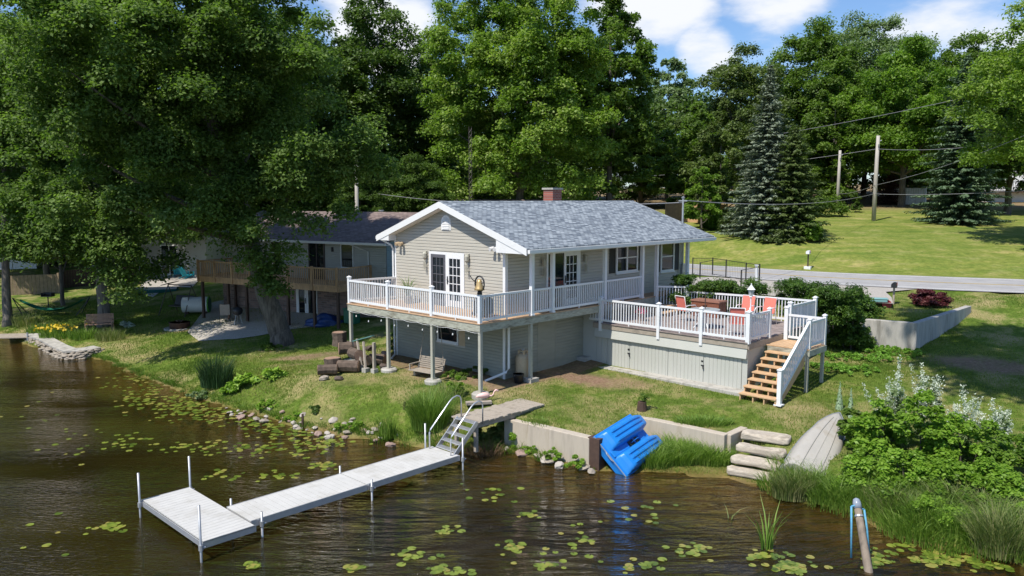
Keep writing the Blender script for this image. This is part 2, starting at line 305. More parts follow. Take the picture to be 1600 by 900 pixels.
ctrl += [(14.8, 54.5, 3), (20.4, 49.7, 3), (29.8, 45.3, 3), (15.7, 44.3, 3), (20.2, 40.8, 3), (25.8, 39.1, 3), (8, 60, 3), (0, 66, 3.1), (2, 56, 3), (-10, 72, 3.2), (-30, 80, 3), (-10, 55, 2.6), (-20, 55, 1.8),
         (36, 41.5, 3), (34, 36, 2.8), (33.5, 73, 5.7), (34.7, 84, 6.4), (20.3, 62, 4.84), (41, 72, 5.6), (10, 75, 5), (60, 60, 5.2), (70, 100, 8), (30, 110, 8), (0, 100, 6), (-40, 90, 3.5), (-70, 60, 1.5), (-60, 110, 5), (100, 130, 10), (42, 52, 3.9),
         (60, 40, 4), (35, 30, 2.4), (45, 20, 2.2), (25, 20, 1.2), (21, 26, 1.5), (23, 32, 2.0), (20, 15, .8), (30, 0, 1), (-100, 160, 6), (130, 60, 8), (0, 160, 9), (130, 180, 12)]
ctrl = np.array(ctrl)
def rbf_fit(c):
    n = len(c); d = np.linalg.norm(c[:, None, :2] - c[None, :, :2], axis=2) + np.eye(n) * .15
    Am = np.zeros((n + 1, n + 1)); Am[:n, :n] = -d; Am[:n, n] = 1; Am[n, :n] = 1
    return np.linalg.solve(Am, np.append(c[:, 2], 0))
wts = rbf_fit(ctrl)
def land(P):
    o = np.full(len(P), wts[-1])
    for c, w in zip(ctrl, wts[:-1]): o -= w * np.sqrt(((P - c[:2]) ** 2).sum(1) + .4)
    return o
def smooth(x, a, b): t = np.clip((x - a) / (b - a), 0, 1); return t * t * (3 - 2 * t)
def height(P):
    P = np.atleast_2d(np.asarray(P, float)); sd_ = poly_sd(P, POND); la = np.maximum(land(P), .25)
    on = la * smooth(sd_, -.2, 2.2) ** .75 + .03 + .02 * np.sin(P[:, 0] * 2.1 + P[:, 1] * 1.3)
    sea = poly_sd(P, sea_poly); front = (sea > 0) & (P[:, 0] > -1.6) & (P[:, 0] < 6.9) & (sd_ > 0) & (P[:, 1] < 24.6)
    on = np.where(front, .04 + .06 * np.clip(sd_, 0, 3), on); on = np.where(sea <= 0, np.maximum(la, .82), on)
    # the slip under the stone steps and the upturned boat
    r = poly_sd(P, ret_poly); up = 2.72 + .28 * smooth(P[:, 1] - .4 * (P[:, 0] - 16), 32, 41); on = np.where(r <= 0, up, on)
    rd = np.min([seg_dist(P, np.array(a), np.array(b)) for a, b in ROADC], axis=0); on = np.where(r <= 0, on, 3.0 + (on - 3.0) * smooth(rd, 5.0, 9.5))
    bed = -.06 - np.minimum(1.6, .10 * np.abs(sd_) + .10 * sd_ ** 2) 
    return np.where(sd_ > 0, on, bed)
def hz(x, y): return float(height([(x, y)])[0])
# points
pts = []
def grid(x0, x1, y0, y1, s, skip=None):
    X, Y = np.meshgrid(np.arange(x0, x1, s), np.arange(y0, y1, s)); P = np.stack([X.ravel(), Y.ravel()], 1) + rng.uniform(-.2, .2, (X.size, 2)) * s
    if skip is not None: P = P[~((P[:, 0] > skip[0]) & (P[:, 0] < skip[1]) & (P[:, 1] > skip[2]) & (P[:, 1] < skip[3]))]
    return P
lines = []; ps = [grid(-30, 24, 14, 47, .45), grid(-60, 60, 4, 100, 2.2, (-30.5, 24.5, 13.5, 47.5)), grid(-160, 200, -30, 330, 11, (-61, 61, 3, 101))]
allp = np.concatenate(ps)
def offset_line(L_, o):
    L_ = [Vector(p) for p in L_]; out_ = []
    for i, p in enumerate(L_):
        d1 = (p - L_[i - 1]).normalized() if i else None; d2 = (L_[i + 1] - p).normalized() if i < len(L_) - 1 else None
        d = ((d1 or d2) + (d2 or d1)).normalized(); nrm = Vector((d.y, -d.x)); k = 1 / max(.5, nrm.dot(Vector(((d2 or d1).y, -(d2 or d1).x)))); out_.append(tuple(p + nrm * o * k))
    return out_
edges = []; ev = []
for L_ in (SEAW, RETW):
    for o_ in (-.06, .06):
        q = offset_line(L_, o_); dense = []
        for a, b in zip(q[:-1], q[1:]):
            n = max(1, int(math.dist(a, b) / .4)); dense += [(a[0] + (b[0] - a[0]) * i / n, a[1] + (b[1] - a[1]) * i / n) for i in range(n)]
        dense.append(q[-1]); i0 = len(ev); ev += dense; edges += [(i0 + i, i0 + i + 1) for i in range(len(dense) - 1)]
ev = np.array(ev); keep = np.ones(len(allp), bool)
for e in ev: keep &= np.linalg.norm(allp - e, axis=1) > .16
allp = np.concatenate([ev, allp[keep]])
vo, eo, fo, *_ = delaunay_2d_cdt([Vector(p) for p in allp], edges, [], 0, 1e-5)
vo = np.array([tuple(v) for v in vo]); zz = height(vo); fo = np.array([f for f in fo if len(f) == 3])
XY = vo
me = bpy.data.meshes.new('ground'); me.from_pydata([(x, y, z) for (x, y), z in zip(vo, zz)], [], [tuple(map(int, f)) for f in fo]); me.polygons.foreach_set('use_smooth', [True] * len(me.polygons))
import bmesh
bm = bmesh.new(); bm.from_mesh(me); bmesh.ops.recalc_face_normals(bm, faces=bm.faces)
if sum(f.normal.z for f in bm.faces) < 0: bmesh.ops.reverse_faces(bm, faces=bm.faces)
bm.to_mesh(me); bm.free()
PATCH = []        # bare earth, mulch and shaded dirt: x, y, radius x, radius y, rotation, strength
for px, py, z, rx, ry, ro, st in [(915, 592, 1.2, 1.9, 1.0, -.7, 1.0), (980, 600, 1.1, 1.4, .7, -.7, .8), (585, 600, 1.05, .7, .35, -.3, .5), (540, 600, 1.0, .9, .5, -.6, .55), (660, 590, 1.2, 1.1, .5, -.7, .8), (640, 620, .9, 1.2, .5, 0, .3), (1540, 575, 1.5, 2.3, 1.3, -.5, .95), (1130, 640, .9, 1.4, .35, -.7, .5), (900, 655, .9, 1.3, .3, -.7, .45), (1090, 665, .9, 1.2, .25, -.6, .6),
                              (480, 560, 1.0, 2.2, .8, 0, .9), (450, 575, .9, 1.5, .5, 0, .7), (1270, 520, 1.5, 1.2, .8, 0, .6), (505, 640, .7, 1.6, .7, -.5, .35), (1380, 480, 2.8, 1.4, .8, 0, .35), (295, 515, .8, .7, .5, 0, .8), (1250, 640, 1.0, .6, .4, 0, .4)]:
    x, y = G(px, py, z); PATCH.append((x, y, rx, ry, ro, st))
def dirt_at(P):
    d = np.zeros(len(P))
    for x, y, rx, ry, ro, st in PATCH:
        c, s = math.cos(ro), math.sin(ro); u = ((P[:, 0] - x) * c + (P[:, 1] - y) * s) / rx; v = (-(P[:, 0] - x) * s + (P[:, 1] - y) * c) / ry
        d = np.maximum(d, st * (1 - smooth(np.sqrt(u * u + v * v), .45, 1.35)))
    hu = (P - C0) @ UU; ha = (P - C0) @ AA
    d = np.maximum(d, np.where((hu > .6) & (hu < 14) & (ha < 7.6) & (ha > -.2), .9, 0))
    d = np.maximum(d, .9 * smooth(P[:, 1] + .25 * np.abs(P[:, 0] - 15), 84, 96))          # forest floor under the far trees
    d = np.maximum(d, .8 * (1 - smooth(P[:, 0], -60, -34)) * (P[:, 1] > 40))
    return d
vn = np.array([tuple(v.co) for v in me.vertices]); a = me.attributes.new('dirt', 'FLOAT', 'POINT'); a.data.foreach_set('value', dirt_at(vn[:, :2]).astype(np.float32))
a = me.attributes.new('far', 'FLOAT', 'POINT'); a.data.foreach_set('value', smooth(vn[:, 1] + .55 * vn[:, 0], 55, 62).astype(np.float32))
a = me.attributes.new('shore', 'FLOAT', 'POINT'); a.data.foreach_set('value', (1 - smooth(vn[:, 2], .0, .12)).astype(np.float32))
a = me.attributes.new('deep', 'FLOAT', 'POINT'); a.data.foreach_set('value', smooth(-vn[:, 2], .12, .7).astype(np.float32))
m, t, b, o = newmat('grass_and_earth'); v = coords(t)
def attr(t, n): return N(t, 'ShaderNodeAttribute', attribute_name=n).outputs['Fac']
g1 = ramp(t, noise(t, v, .9, 8, .7), [(.28, (.06, .11, .014)), (.5, (.12, .18, .026)), (.68, (.25, .25, .065))])
g2 = ramp(t, noise(t, v, 7, 6, .7), [(.3, (.55, .55, .5)), (.7, (1.25, 1.25, 1.2))]); g = mixc(t, 1.0, g1, g2, 'MULTIPLY')
# dry patches in the near lawn
dry = ramp(t, noise(t, v, .45, 7, .7), [(.46, (0, 0, 0)), (.64, (.9,) * 3)]); g = mixc(t, dry, g, (.33, .27, .13))
# the mown slope beyond the road: lighter, yellower, in faint diagonal swaths
sw1 = noise(t, coords(t, scale=(.12, 1.0, 1), rot=(0, 0, R(52))), .75, 5, .6); gf = ramp(t, noise(t, v, .5, 10, .78), [(.3, (.11, .16, .028)), (.5, (.19, .22, .045)), (.7, (.36, .31, .13))]); gf = mixc(t, 1.0, gf, ramp(t, sw1, [(.38, (.78, .9, .76)), (.62, (1.2, 1.1, 1.18))]), 'MULTIPLY')
gf = mixc(t, 1.0, gf, ramp(t, noise(t, v, 3.5, 6, .75), [(.35, (.68, .74, .66)), (.65, (1.22, 1.2, 1.22))]), 'MULTIPLY')
g = mixc(t, attr(t, 'far'), g, gf)
dn = N(t, 'ShaderNodeMath', operation='MULTIPLY_ADD'); t.links.new(noise(t, v, 4, 7, .75), dn.inputs[0]); dn.inputs[1].default_value = 1.6; dn.inputs[2].default_value = -.85
da = N(t, 'ShaderNodeMath', operation='ADD', use_clamp=True); t.links.new(attr(t, 'dirt'), da.inputs[0]); t.links.new(dn.outputs[0], da.inputs[1])
dm = N(t, 'ShaderNodeMath', operation='MULTIPLY', use_clamp=True); t.links.new(da.outputs[0], dm.inputs[0]); t.links.new(attr(t, 'dirt'), dm.inputs[1])
earth = ramp(t, noise(t, v, 9, 8, .75), [(.3, (.13, .075, .05)), (.5, (.24, .15, .10)), (.7, (.36, .26, .18))])
g = mixc(t, dm.outputs[0], g, earth)
bed = ramp(t, noise(t, v, 1.3, 7, .65), [(.35, (.10, .065, .02)), (.6, (.22, .14, .05))]); bed = mixc(t, attr(t, 'deep'), bed, (.045, .032, .012))  # bed colour darkens with depth, standing in for light absorbed by the water
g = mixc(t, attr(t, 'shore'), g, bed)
t.links.new(g, b.inputs['Base Color']); b.inputs['Roughness'].default_value = .95; b.inputs['Specular IOR Level'].default_value = .15
bump(t, b, noise(t, v, 14, 8, .75), .9, .06)
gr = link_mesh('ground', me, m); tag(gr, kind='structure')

# water
m, t, b, o = newmat('pond_water'); t.nodes.remove(b); v = coords(t, scale=(.5, 2.2, 1), rot=(0, 0, R(12))); v2 = coords(t, scale=(1, 2.6, 1), rot=(0, 0, R(8)))
geo = N(t, 'ShaderNodeNewGeometry'); sp = N(t, 'ShaderNodeSeparateXYZ'); t.links.new(geo.outputs['Position'], sp.inputs[0])
n1 = noise(t, v, 1.05, 4, .5, 1.1); n2 = noise(t, v2, 5.5, 3, .5, .6); n3 = noise(t, coords(t, scale=(.3, .9, 1)), .35, 2)
wm = N(t, 'ShaderNodeMapRange'); t.links.new(sp.outputs[0], wm.inputs[0]); wm.inputs[1].default_value = -8; wm.inputs[2].default_value = 1; wm.inputs[3].default_value = .22; wm.inputs[4].default_value = 1.7
a1 = N(t, 'ShaderNodeMath', operation='MULTIPLY'); t.links.new(n1, a1.inputs[0]); t.links.new(wm.outputs[0], a1.inputs[1])
a2 = N(t, 'ShaderNodeMath', operation='MULTIPLY_ADD'); t.links.new(n2, a2.inputs[0]); a2.inputs[1].default_value = .16; t.links.new(a1.outputs[0], a2.inputs[2])
rf = noise(t, coords(t, scale=(.12, .3, 1), rot=(0, 0, R(20))), 1.0, 3, .5); rr_ = N(t, 'ShaderNodeMapRange'); t.links.new(rf, rr_.inputs[0]); rr_.inputs[1].default_value = .35; rr_.inputs[2].default_value = .65; rr_.inputs[3].default_value = .25; rr_.inputs[4].default_value = 1.35
a3 = N(t, 'ShaderNodeMath', operation='MULTIPLY'); t.links.new(a2.outputs[0], a3.inputs[0]); t.links.new(rr_.outputs[0], a3.inputs[1]); a2 = a3
bp = N(t, 'ShaderNodeBump'); bp.inputs['Strength'].default_value = 1; bp.inputs['Distance'].default_value = .24; t.links.new(a2.outputs[0], bp.inputs['Height'])
gl = N(t, 'ShaderNodeBsdfGlossy'); gl.inputs['Roughness'].default_value = .035; gl.inputs['Color'].default_value = (1, 1, 1, 1); t.links.new(bp.outputs[0], gl.inputs['Normal'])
tr = N(t, 'ShaderNodeBsdfTransparent'); tr.inputs['Color'].default_value = (.80, .66, .34, 1); df = N(t, 'ShaderNodeBsdfDiffuse')
t.links.new(ramp(t, n3, [(.35, (.013, .012, .0045)), (.65, (.045, .038, .008))]), df.inputs['Color'])
mu = N(t, 'ShaderNodeMixShader'); mu.inputs[0].default_value = .45; t.links.new(tr.outputs[0], mu.inputs[1]); t.links.new(df.outputs[0], mu.inputs[2])
fr = N(t, 'ShaderNodeFresnel'); fr.inputs['IOR'].default_value = 1.36; t.links.new(bp.outputs[0], fr.inputs['Normal'])
ms = N(t, 'ShaderNodeMixShader'); t.links.new(fr.outputs[0], ms.inputs[0]); t.links.new(mu.outputs[0], ms.inputs[1]); t.links.new(gl.outputs[0], ms.inputs[2]); t.links.new(ms.outputs[0], o.inputs['Surface'])
wb = MB(); wb.add([(-90, -24, 0), (28, -24, 0), (28, 22, 0), (9, 26, 0), (-12, 40, 0), (-40, 62, 0), (-90, 70, 0)], [(0, 1, 2, 3, 4, 5, 6)]); w = wb.build('water', m); tag(w, kind='structure')

# road with painted edge lines and centre line, driveway
def smooth_line(p, n=12):
    out_ = []; P = [np.array(q, float) for q in p]; P = [2 * P[0] - P[1]] + P + [2 * P[-1] - P[-2]]
    for i in range(1, len(P) - 2):
        for k in range(n):
            s = k / n; out_.append(.5 * ((2 * P[i]) + (-P[i - 1] + P[i + 1]) * s + (2 * P[i - 1] - 5 * P[i] + 4 * P[i + 1] - P[i + 2]) * s * s + (-P[i - 1] + 3 * P[i] - 3 * P[i + 1] + P[i + 2]) * s ** 3))
    return out_ + [P[-2]]
near = smooth_line([(-40, 78), (-20, 71), (-2, 60.5), (8, 51.5), (15.7, 44.3), (20.3, 41.2), (26.0, 38.6), (36, 35.2), (60, 29)], 10)
far_ = smooth_line([(-37, 84), (-16, 77), (2, 66.5), (10.5, 59), (15.3, 54.2), (21, 49.6), (30.2, 45.4), (40, 42), (63, 36)], 10)
def strip(name, s0, s1, z, mat_, par=None):
    b_ = MB(); n = len(near)
    for i in range(n):
        for s in (s0, s1): q = near[i] * (1 - s) + far_[i] * s; b_.v.append((q[0], q[1], z))
    b_.f = [(2 * i, 2 * i + 2, 2 * i + 3, 2 * i + 1) for i in range(n - 1)]
    return tag(b_.build(name, mat_, par), kind='structure')
m, t, b, o = newmat('asphalt'); v = coords(t); t.links.new(ramp(t, noise(t, v, 1.1, 8, .7), [(.3, (.27, .265, .265)), (.7, (.38, .37, .36))]), b.inputs['Base Color']); b.inputs['Roughness'].default_value = .9; bump(t, b, noise(t, v, 50, 3), .3, .01); M['asphalt'] = m
strip('road', 0, 1, 3.045, M['asphalt']); pw = pm('road_paint', (.72, .72, .70), .7, .12, 6, bmp=0); py_ = pm('yellow_paint', (.55, .38, .08), .7, .15, 6, bmp=0)
strip('road_marking', .06, .078, 3.05, pw); strip('road_marking', .92, .938, 3.05, pw); strip('road_marking', .49, .502, 3.05, py_); strip('road_marking', .515, .527, 3.05, py_)
gm = pm('pale_gravel', (.38, .35, .31), .95, .2, 12, bmp=.6, bscale=50, dirt=(.25, .22, .19), dscale=2)
dr = MB(); dr.add([(x, y, 3.02) for x, y in [(14.5, 36.2), (17.2, 35.0), (18.2, 37.2), (19.0, 39.5), (21.5, 40.9), (16.3, 44.2), (12, 47.2), (9, 46), (10.4, 40)]], [tuple(range(9))]); tag(dr.build('driveway', gm), kind='structure')

# concrete walls
def wall_line(name, pts2, z0f, z1f, th, m, label, cat, inward=1):
    a_ = offset_line(pts2, -th / 2 * inward); c_ = offset_line(pts2, th / 2 * inward); b_ = MB(); n = len(pts2)
    for i in range(n):
        b_.v += [(*a_[i], z0f), (*a_[i], z1f[i]), (*c_[i], z1f[i]), (*c_[i], z0f)]
    for i in range(n - 1):
        k = 4 * i; b_.f += [(k, k + 4, k + 5, k + 1), (k + 1, k + 5, k + 6, k + 2), (k + 2, k + 6, k + 7, k + 3)]
    b_.f += [(0, 1, 2, 3), (4 * n - 4, 4 * n - 1, 4 * n - 2, 4 * n - 3)]
    o_ = b_.build(name, m, bev=.02); return tag(o_, label, cat)
wall_line('retaining_wall', RETW, 1.0, [2.82, 2.82, 2.83, 2.8], .26, M['concrete'], 'grey concrete retaining wall with a corner, below the upper lawn and the red shrub', 'retaining wall')
wall_line('seawall', SEAW[:2], -.6, [.90, .90], .30, M['seawall'], 'pale concrete seawall from the plank walkway to the blue pedal boat', 'seawall')
wall_line('seawall', SEAW[2:5], -.6, [.90, .90, .90], .28, M['seawall'], 'pale concrete seawall with tall grass at its foot, between pedal boat and stone steps', 'seawall')
wall_line('seawall', [(6.28, 22.2), (6.98, 22.9)], -.3, [.88, .9], .24, M['seawall'], 'short concrete wall end beside the stone steps', 'seawall')
tb = MB(); tb.box(-.2, -.15, -.5, .2, .15, .93); o_ = tb.build('timber_post', M['darkwood'], bev=.01, loc=(2.42, 21.78, 0)); o_.rotation_euler = (0, 0, R(-41)); tag(o_, 'dark timber post at the seawall end under the blue pedal boat', 'post')
# ================================================================== the house (local frame: x along the porch side, y along the front)
def siding(name, m, parent, org, d, nrm, z0, z1, smin, smax, openings=(), e=.118, outline=None, proud=.028):
    """clapboard: real overlapping courses. org (x,y), d along the wall, nrm outwards"""
    b = MB(); org = Vector(org); d = Vector(d); nrm = Vector(nrm); z = z0
    def pt(s, z_, o): q = org + d * s + nrm * o; return (q.x, q.y, z_)
    while z < z1 - 1e-4:
        ze = min(z + e, z1)
        lo0, hi0 = outline(z) if outline else (smin, smax); lo1, hi1 = outline(ze) if outline else (smin, smax)
        if hi1 <= lo1: lo1 = hi1 = (lo0 + hi0) / 2
        spans = [(lo0, hi0, lo1, hi1)]
        for (a, c, oz0, oz1) in openings:
            if z >= oz1 - .02 or ze <= oz0 + .02: continue
            nn = []
            for (l0, h0, l1, h1) in spans:
                if c <= l0 or a >= h0: nn.append((l0, h0, l1, h1)); continue
                if a > l0: nn.append((l0, a, l1, a))
                if c < h0: nn.append((c, h0, c, h1))
            spans = nn
        for (l0, h0, l1, h1) in spans:
            if h0 - l0 < .01: continue
            zm = z + (ze - z) * .74; k_ = .74; b.add([pt(l0, z, proud), pt(h0, z, proud), pt(h0 + (h1 - h0) * k_, zm, proud - .006), pt(l0 + (l1 - l0) * k_, zm, proud - .006), pt(h1, ze, .002), pt(l1, ze, .002), pt(l0, z, 0), pt(h0, z, 0)], [(0, 1, 2, 3), (3, 2, 4, 5), (6, 7, 1, 0)])
        z = ze
    return b.build(name, m, parent)
def frame_rect(b, P, s0, s1, z0, z1, w, o0, o1):
    """four bars round an opening; P(s, z, o) -> point"""
    for (a, c, e, f) in ((s0 - w, s1 + w, z1, z1 + w), (s0 - w, s1 + w, z0 - w, z0), (s0 - w, s0, z0, z1), (s1, s1 + w, z0, z1)):
        q = [P(a, e, o0), P(c, e, o0), P(c, f, o0), P(a, f, o0), P(a, e, o1), P(c, e, o1), P(c, f, o1), P(a, f, o1)]
        b.add(q, [(0, 3, 2, 1), (4, 5, 6, 7), (0, 1, 5, 4), (1, 2, 6, 5), (2, 3, 7, 6), (3, 0, 4, 7)])
def pbox(b, P, s0, s1, z0, z1, o0, o1):
    q = [P(s0, z0, o0), P(s1, z0, o0), P(s1, z1, o0), P(s0, z1, o0), P(s0, z0, o1), P(s1, z0, o1), P(s1, z1, o1), P(s0, z1, o1)]
    b.add(q, [(0, 3, 2, 1), (4, 5, 6, 7), (0, 1, 5, 4), (1, 2, 6, 5), (2, 3, 7, 6), (3, 0, 4, 7)])
def plane(org, d, nrm):
    org = Vector(org); d = Vector(d); nrm = Vector(nrm)
    def P(s, z, o): q = org + d * s + nrm * o; return (q.x, q.y, z)
    return P
def window(parent, P, s0, s1, z0, z1, lights=1, name='window', mullion=True, glass=None, w=.07, sash=True, label=None, fm=None):
    f = MB(); frame_rect(f, P, s0, s1, z0, z1, w, .0, .055)
    for k in range(1, lights):
        s = s0 + (s1 - s0) * k / lights; pbox(f, P, s - .045, s + .045, z0, z1, 0, .05)
    if sash:
        for k in range(lights):
            a = s0 + (s1 - s0) * k / lights; c = s0 + (s1 - s0) * (k + 1) / lights; zm = (z0 + z1) / 2; pbox(f, P, a + .02, c - .02, zm - .025, zm + .025, .0, .045)
    o_ = f.build(name, fm or M['trim'], parent)
    if label: o_['label'] = label
    g = MB(); pbox(g, P, s0, s1, z0, z1, .004, .02); g.build('pane', glass or M['glass'], o_)
    s = MB(); pbox(s, P, s0 - w - .02, s1 + w + .02, z0 - w - .04, z0 - w, 0, .09); s.build('sill', fm or M['trim'], o_)
    return o_
def shutter(parent, P, s0, s1, z0, z1, m=None):
    b = MB(); frame_rect(b, P, s0 + .04, s1 - .04, z0 + .04, z1 - .04, .04, .0, .04); z = z0 + .06
    while z < z1 - .06:
        q = [P(s0 + .04, z, .035), P(s1 - .04, z, .035), P(s1 - .04, z + .05, .012), P(s0 + .04, z + .05, .012)]; b.add(q, [(0, 1, 2, 3)]); z += .05
    pbox(b, P, s0 + .02, s1 - .02, z0 + .02, z1 - .02, .0, .01); return b.build('shutter', m or M['shutter'], parent)
def door_leaf(parent, P, s0, s1, z0, z1, nx=3, nz=5, m=None, glass=None, handle=None, name='door_leaf', label=None):
    b = MB(); st = .12; frame_rect(b, P, s0 + st, s1 - st, z0 + .22, z1 - .12, .0, .0, .0) if False else None
    pbox(b, P, s0, s0 + st, z0, z1, .02, .06); pbox(b, P, s1 - st, s1, z0, z1, .02, .06); pbox(b, P, s0 + st, s1 - st, z0, z0 + .24, .02, .06); pbox(b, P, s0 + st, s1 - st, z1 - .13, z1, .02, .06)
    for k in range(1, nx): s = s0 + st + (s1 - s0 - 2 * st) * k / nx; pbox(b, P, s - .013, s + .013, z0 + .24, z1 - .13, .02, .05)
    for k in range(1, nz): z = z0 + .24 + (z1 - z0 - .37) * k / nz; pbox(b, P, s0 + st, s1 - st, z - .013, z + .013, .02, .048)
    o_ = b.build(name, m or M['white'], parent)
    if label: o_['label'] = label
    g = MB(); pbox(g, P, s0 + st, s1 - st, z0 + .24, z1 - .13, .022, .032); g.build('pane', glass or M['glass'], o_)
    if handle is not None: h = MB(); pbox(h, P, handle - .02, handle + .02, z0 + .85, z0 + 1.15, .06, .09); pbox(h, P, handle - .02, handle + .06, z0 + 1.0, z0 + 1.03, .09, .11); h.build('handle', M['black'], o_)
    return o_
HX, HY = float(C0[0]), float(C0[1])
house = thing('lake_house', 'tan sided lake house with blue-grey shingle roof and white gable, behind the white railed decks', 'house', (HX, HY, 0), HROT)
RK = .353; RA = 3.95; RZ = 7.62            # roof: slope, ridge position and height
def rz_(a): return RZ - abs(a - RA) * RK
ZW = 3.50
PF = plane((2.1, 7.1), (0, -1), (-1, 0)); PS = plane((2.1, .88), (1, 0), (0, -1))
cb = MB(); cb.add([(2.1, .88, 1.0), (2.1, 7.1, 1.0), (2.1, 7.1, rz_(7.1) - .16), (2.1, RA, RZ - .17), (2.1, .88, rz_(.88) - .16), (13.95, .88, 1.0), (13.95, 7.1, 1.0), (13.95, 7.1, rz_(7.1) - .16), (13.95, RA, RZ - .17), (13.95, .88, rz_(.88) - .16)],
      [(0, 1, 2, 3, 4), (5, 9, 8, 7, 6), (0, 4, 9, 5), (1, 6, 7, 2), (0, 5, 6, 1)]); cb.build('wall', M['siding'], house)
def gable(z): h = (RZ - .18 - z) / RK; return (max(0, 7.1 - RA - h), min(6.22, 7.1 - RA + h))
siding('siding', M['siding'], house, (2.1, 7.1), (0, -1), (-1, 0), ZW, RZ - .2, 0, 6.22, [(7.1 - 4.92, 7.1 - 2.96, ZW, 5.72)], outline=gable)
siding('siding', M['siding'], house, (2.1, .88), (1, 0), (0, -1), ZL if False else ZW, 6.0, 0, 11.85, [(2.15, 4.2, ZW, 5.78), (6.1, 8.6, 4.55, 6.0), (9.5, 11.4, 4.4, 5.9)])
siding('siding', M['siding'], house, (2.1, .88), (1, 0), (0, -1), 2.9, 3.5, 4.45, 11.85)
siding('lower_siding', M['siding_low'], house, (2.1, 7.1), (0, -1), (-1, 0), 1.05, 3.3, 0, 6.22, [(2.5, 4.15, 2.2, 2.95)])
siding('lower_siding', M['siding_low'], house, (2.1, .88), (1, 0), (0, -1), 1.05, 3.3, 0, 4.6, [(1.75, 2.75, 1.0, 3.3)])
b = MB(); pbox(b, PS, 1.77, 2.73, 1.05, 3.3, 0, .02); pbox(b, PS, 1.72, 1.77, 1.05, 3.3, 0, .03); pbox(b, PS, 2.73, 2.78, 1.05, 3.3, 0, .03); b.build('utility_door', M['siding_low'], house)
b = MB(); pbox(b, PF, 6.14, 6.24, 1.05, 5.95, 0, .035); b.build('corner_trim', M['trim'], house); b = MB(); b.box(2.062, .835, 3.5, 2.2, .87, 5.95); b.build('corner_trim', M['trim'], house); b = MB(); pbox(b, PF, -.02, .07, 1.05, 6.2, 0, .035); b.build('corner_trim', M['trim'], house)
# openings
fd = MB(); frame_rect(fd, PF, 7.1 - 4.84, 7.1 - 3.04, ZD, 5.60, .09, 0, .06); pbox(fd, PF, 7.1 - 3.98, 7.1 - 3.9, ZD, 5.6, .0, .058); fdo = fd.build('french_door', M['white'], house)
dk = pm('dark_screen', (.10, .10, .115), .4, .1, 5, bmp=0)
door_leaf(fdo, PF, 7.1 - 4.84, 7.1 - 3.98, ZD + .02, 5.60, 3, 5, dk, None, None, label='left leaf behind a dark screen'); door_leaf(fdo, PF, 7.1 - 3.9, 7.1 - 3.04, ZD + .02, 5.60, 3, 5, handle=7.1 - 3.86)
sd_ = MB(); frame_rect(sd_, PS, 2.27, 4.1, ZD, 5.66, .09, 0, .06); sdo = sd_.build('sliding_door', M['white'], house)
door_leaf(sdo, PS, 3.2, 4.1, ZD + .02, 5.66, 3, 5, handle=3.25); g = MB(); pbox(g, PS, 2.27, 3.2, ZD, 5.66, .005, .03); g.build('pane', M['glass'], sdo)
window(house, PS, 6.66, 8.05, 4.72, 5.80, 2, w=.09); shutter(house, PS, 6.12, 6.52, 4.66, 5.86); shutter(house, PS, 8.2, 8.58, 4.66, 5.86)
window(house, PS, 10.0, 10.93, 4.55, 5.74, 1, w=.09); shutter(house, PS, 9.5, 9.86, 4.48, 5.8); shutter(house, PS, 11.06, 11.42, 4.48, 5.8)
window(house, PF, 7.1 - 4.45, 7.1 - 3.38, 2.3, 2.88, 1, sash=False); b = MB(); pbox(b, PF, 7.1 - 3.29, 7.1 - 2.95, 2.2, 2.95, 0, .03); b.build('shutter', M['tan'], house)
# attic vent, round headed
b = MB(); pr = [(math.cos(t) * .27, math.sin(t) * .27) for t in np.linspace(0, math.pi, 13)]
poly = [(.27, -.3)] + pr + [(-.27, -.3)]; n = len(poly)
b.add([(2.1 - .05, RA + x, 6.83 + y) for x, y in poly] + [(2.1, RA + x, 6.83 + y) for x, y in poly], [tuple(range(n)), tuple(range(n, 2 * n))[::-1]] + [(i, n + i, n + (i + 1) % n, (i + 1) % n) for i in range(n)])
for k in range(8):
    z = 6.57 + .062 * k; w = .2 if z < 6.83 else max(.05, math.sqrt(max(0, .2 ** 2 - (z - 6.83) ** 2)))
    b.add([(2.02, RA - w, z), (2.02, RA + w, z), (2.048, RA + w, z + .045), (2.048, RA - w, z + .045)], [(0, 1, 2, 3)])
b.build('attic_vent', M['trim'], house)
# roof
U0, U1 = 1.72, 14.25; E0, E1 = -.52, 7.85
rf = MB(); q = [(U0, E0, rz_(E0)), (U1, E0, rz_(E0)), (U1, RA, RZ), (U0, RA, RZ)]; rf.slab(q, .06); q = [(U0, RA, RZ), (U1, RA, RZ), (U1, E1, rz_(E1)), (U0, E1, rz_(E1))]; rf.slab(q, .06)
ro = rf.build('roof', M['shingle'], house)
b = MB(); b.add([(U0 - .01, RA - .14, RZ - .042), (U0 - .01, RA, RZ + .012), (U0 - .01, RA + .14, RZ - .042), (U1 + .01, RA - .14, RZ - .042), (U1 + .01, RA, RZ + .012), (U1 + .01, RA + .14, RZ - .042)], [(0, 1, 4, 3), (1, 2, 5, 4)]); b.build('ridge_cap', M['shingle'], ro)
b = MB(); b.box(8.65, 4.3, 7.0, 9.25, 4.85, 8.12); ch = b.build('chimney', M['redbrick'], ro); b = MB(); b.box(8.6, 4.25, 8.12, 9.3, 4.9, 8.2); b.build('chimney_cap', M['concrete'], ch)
b = MB()
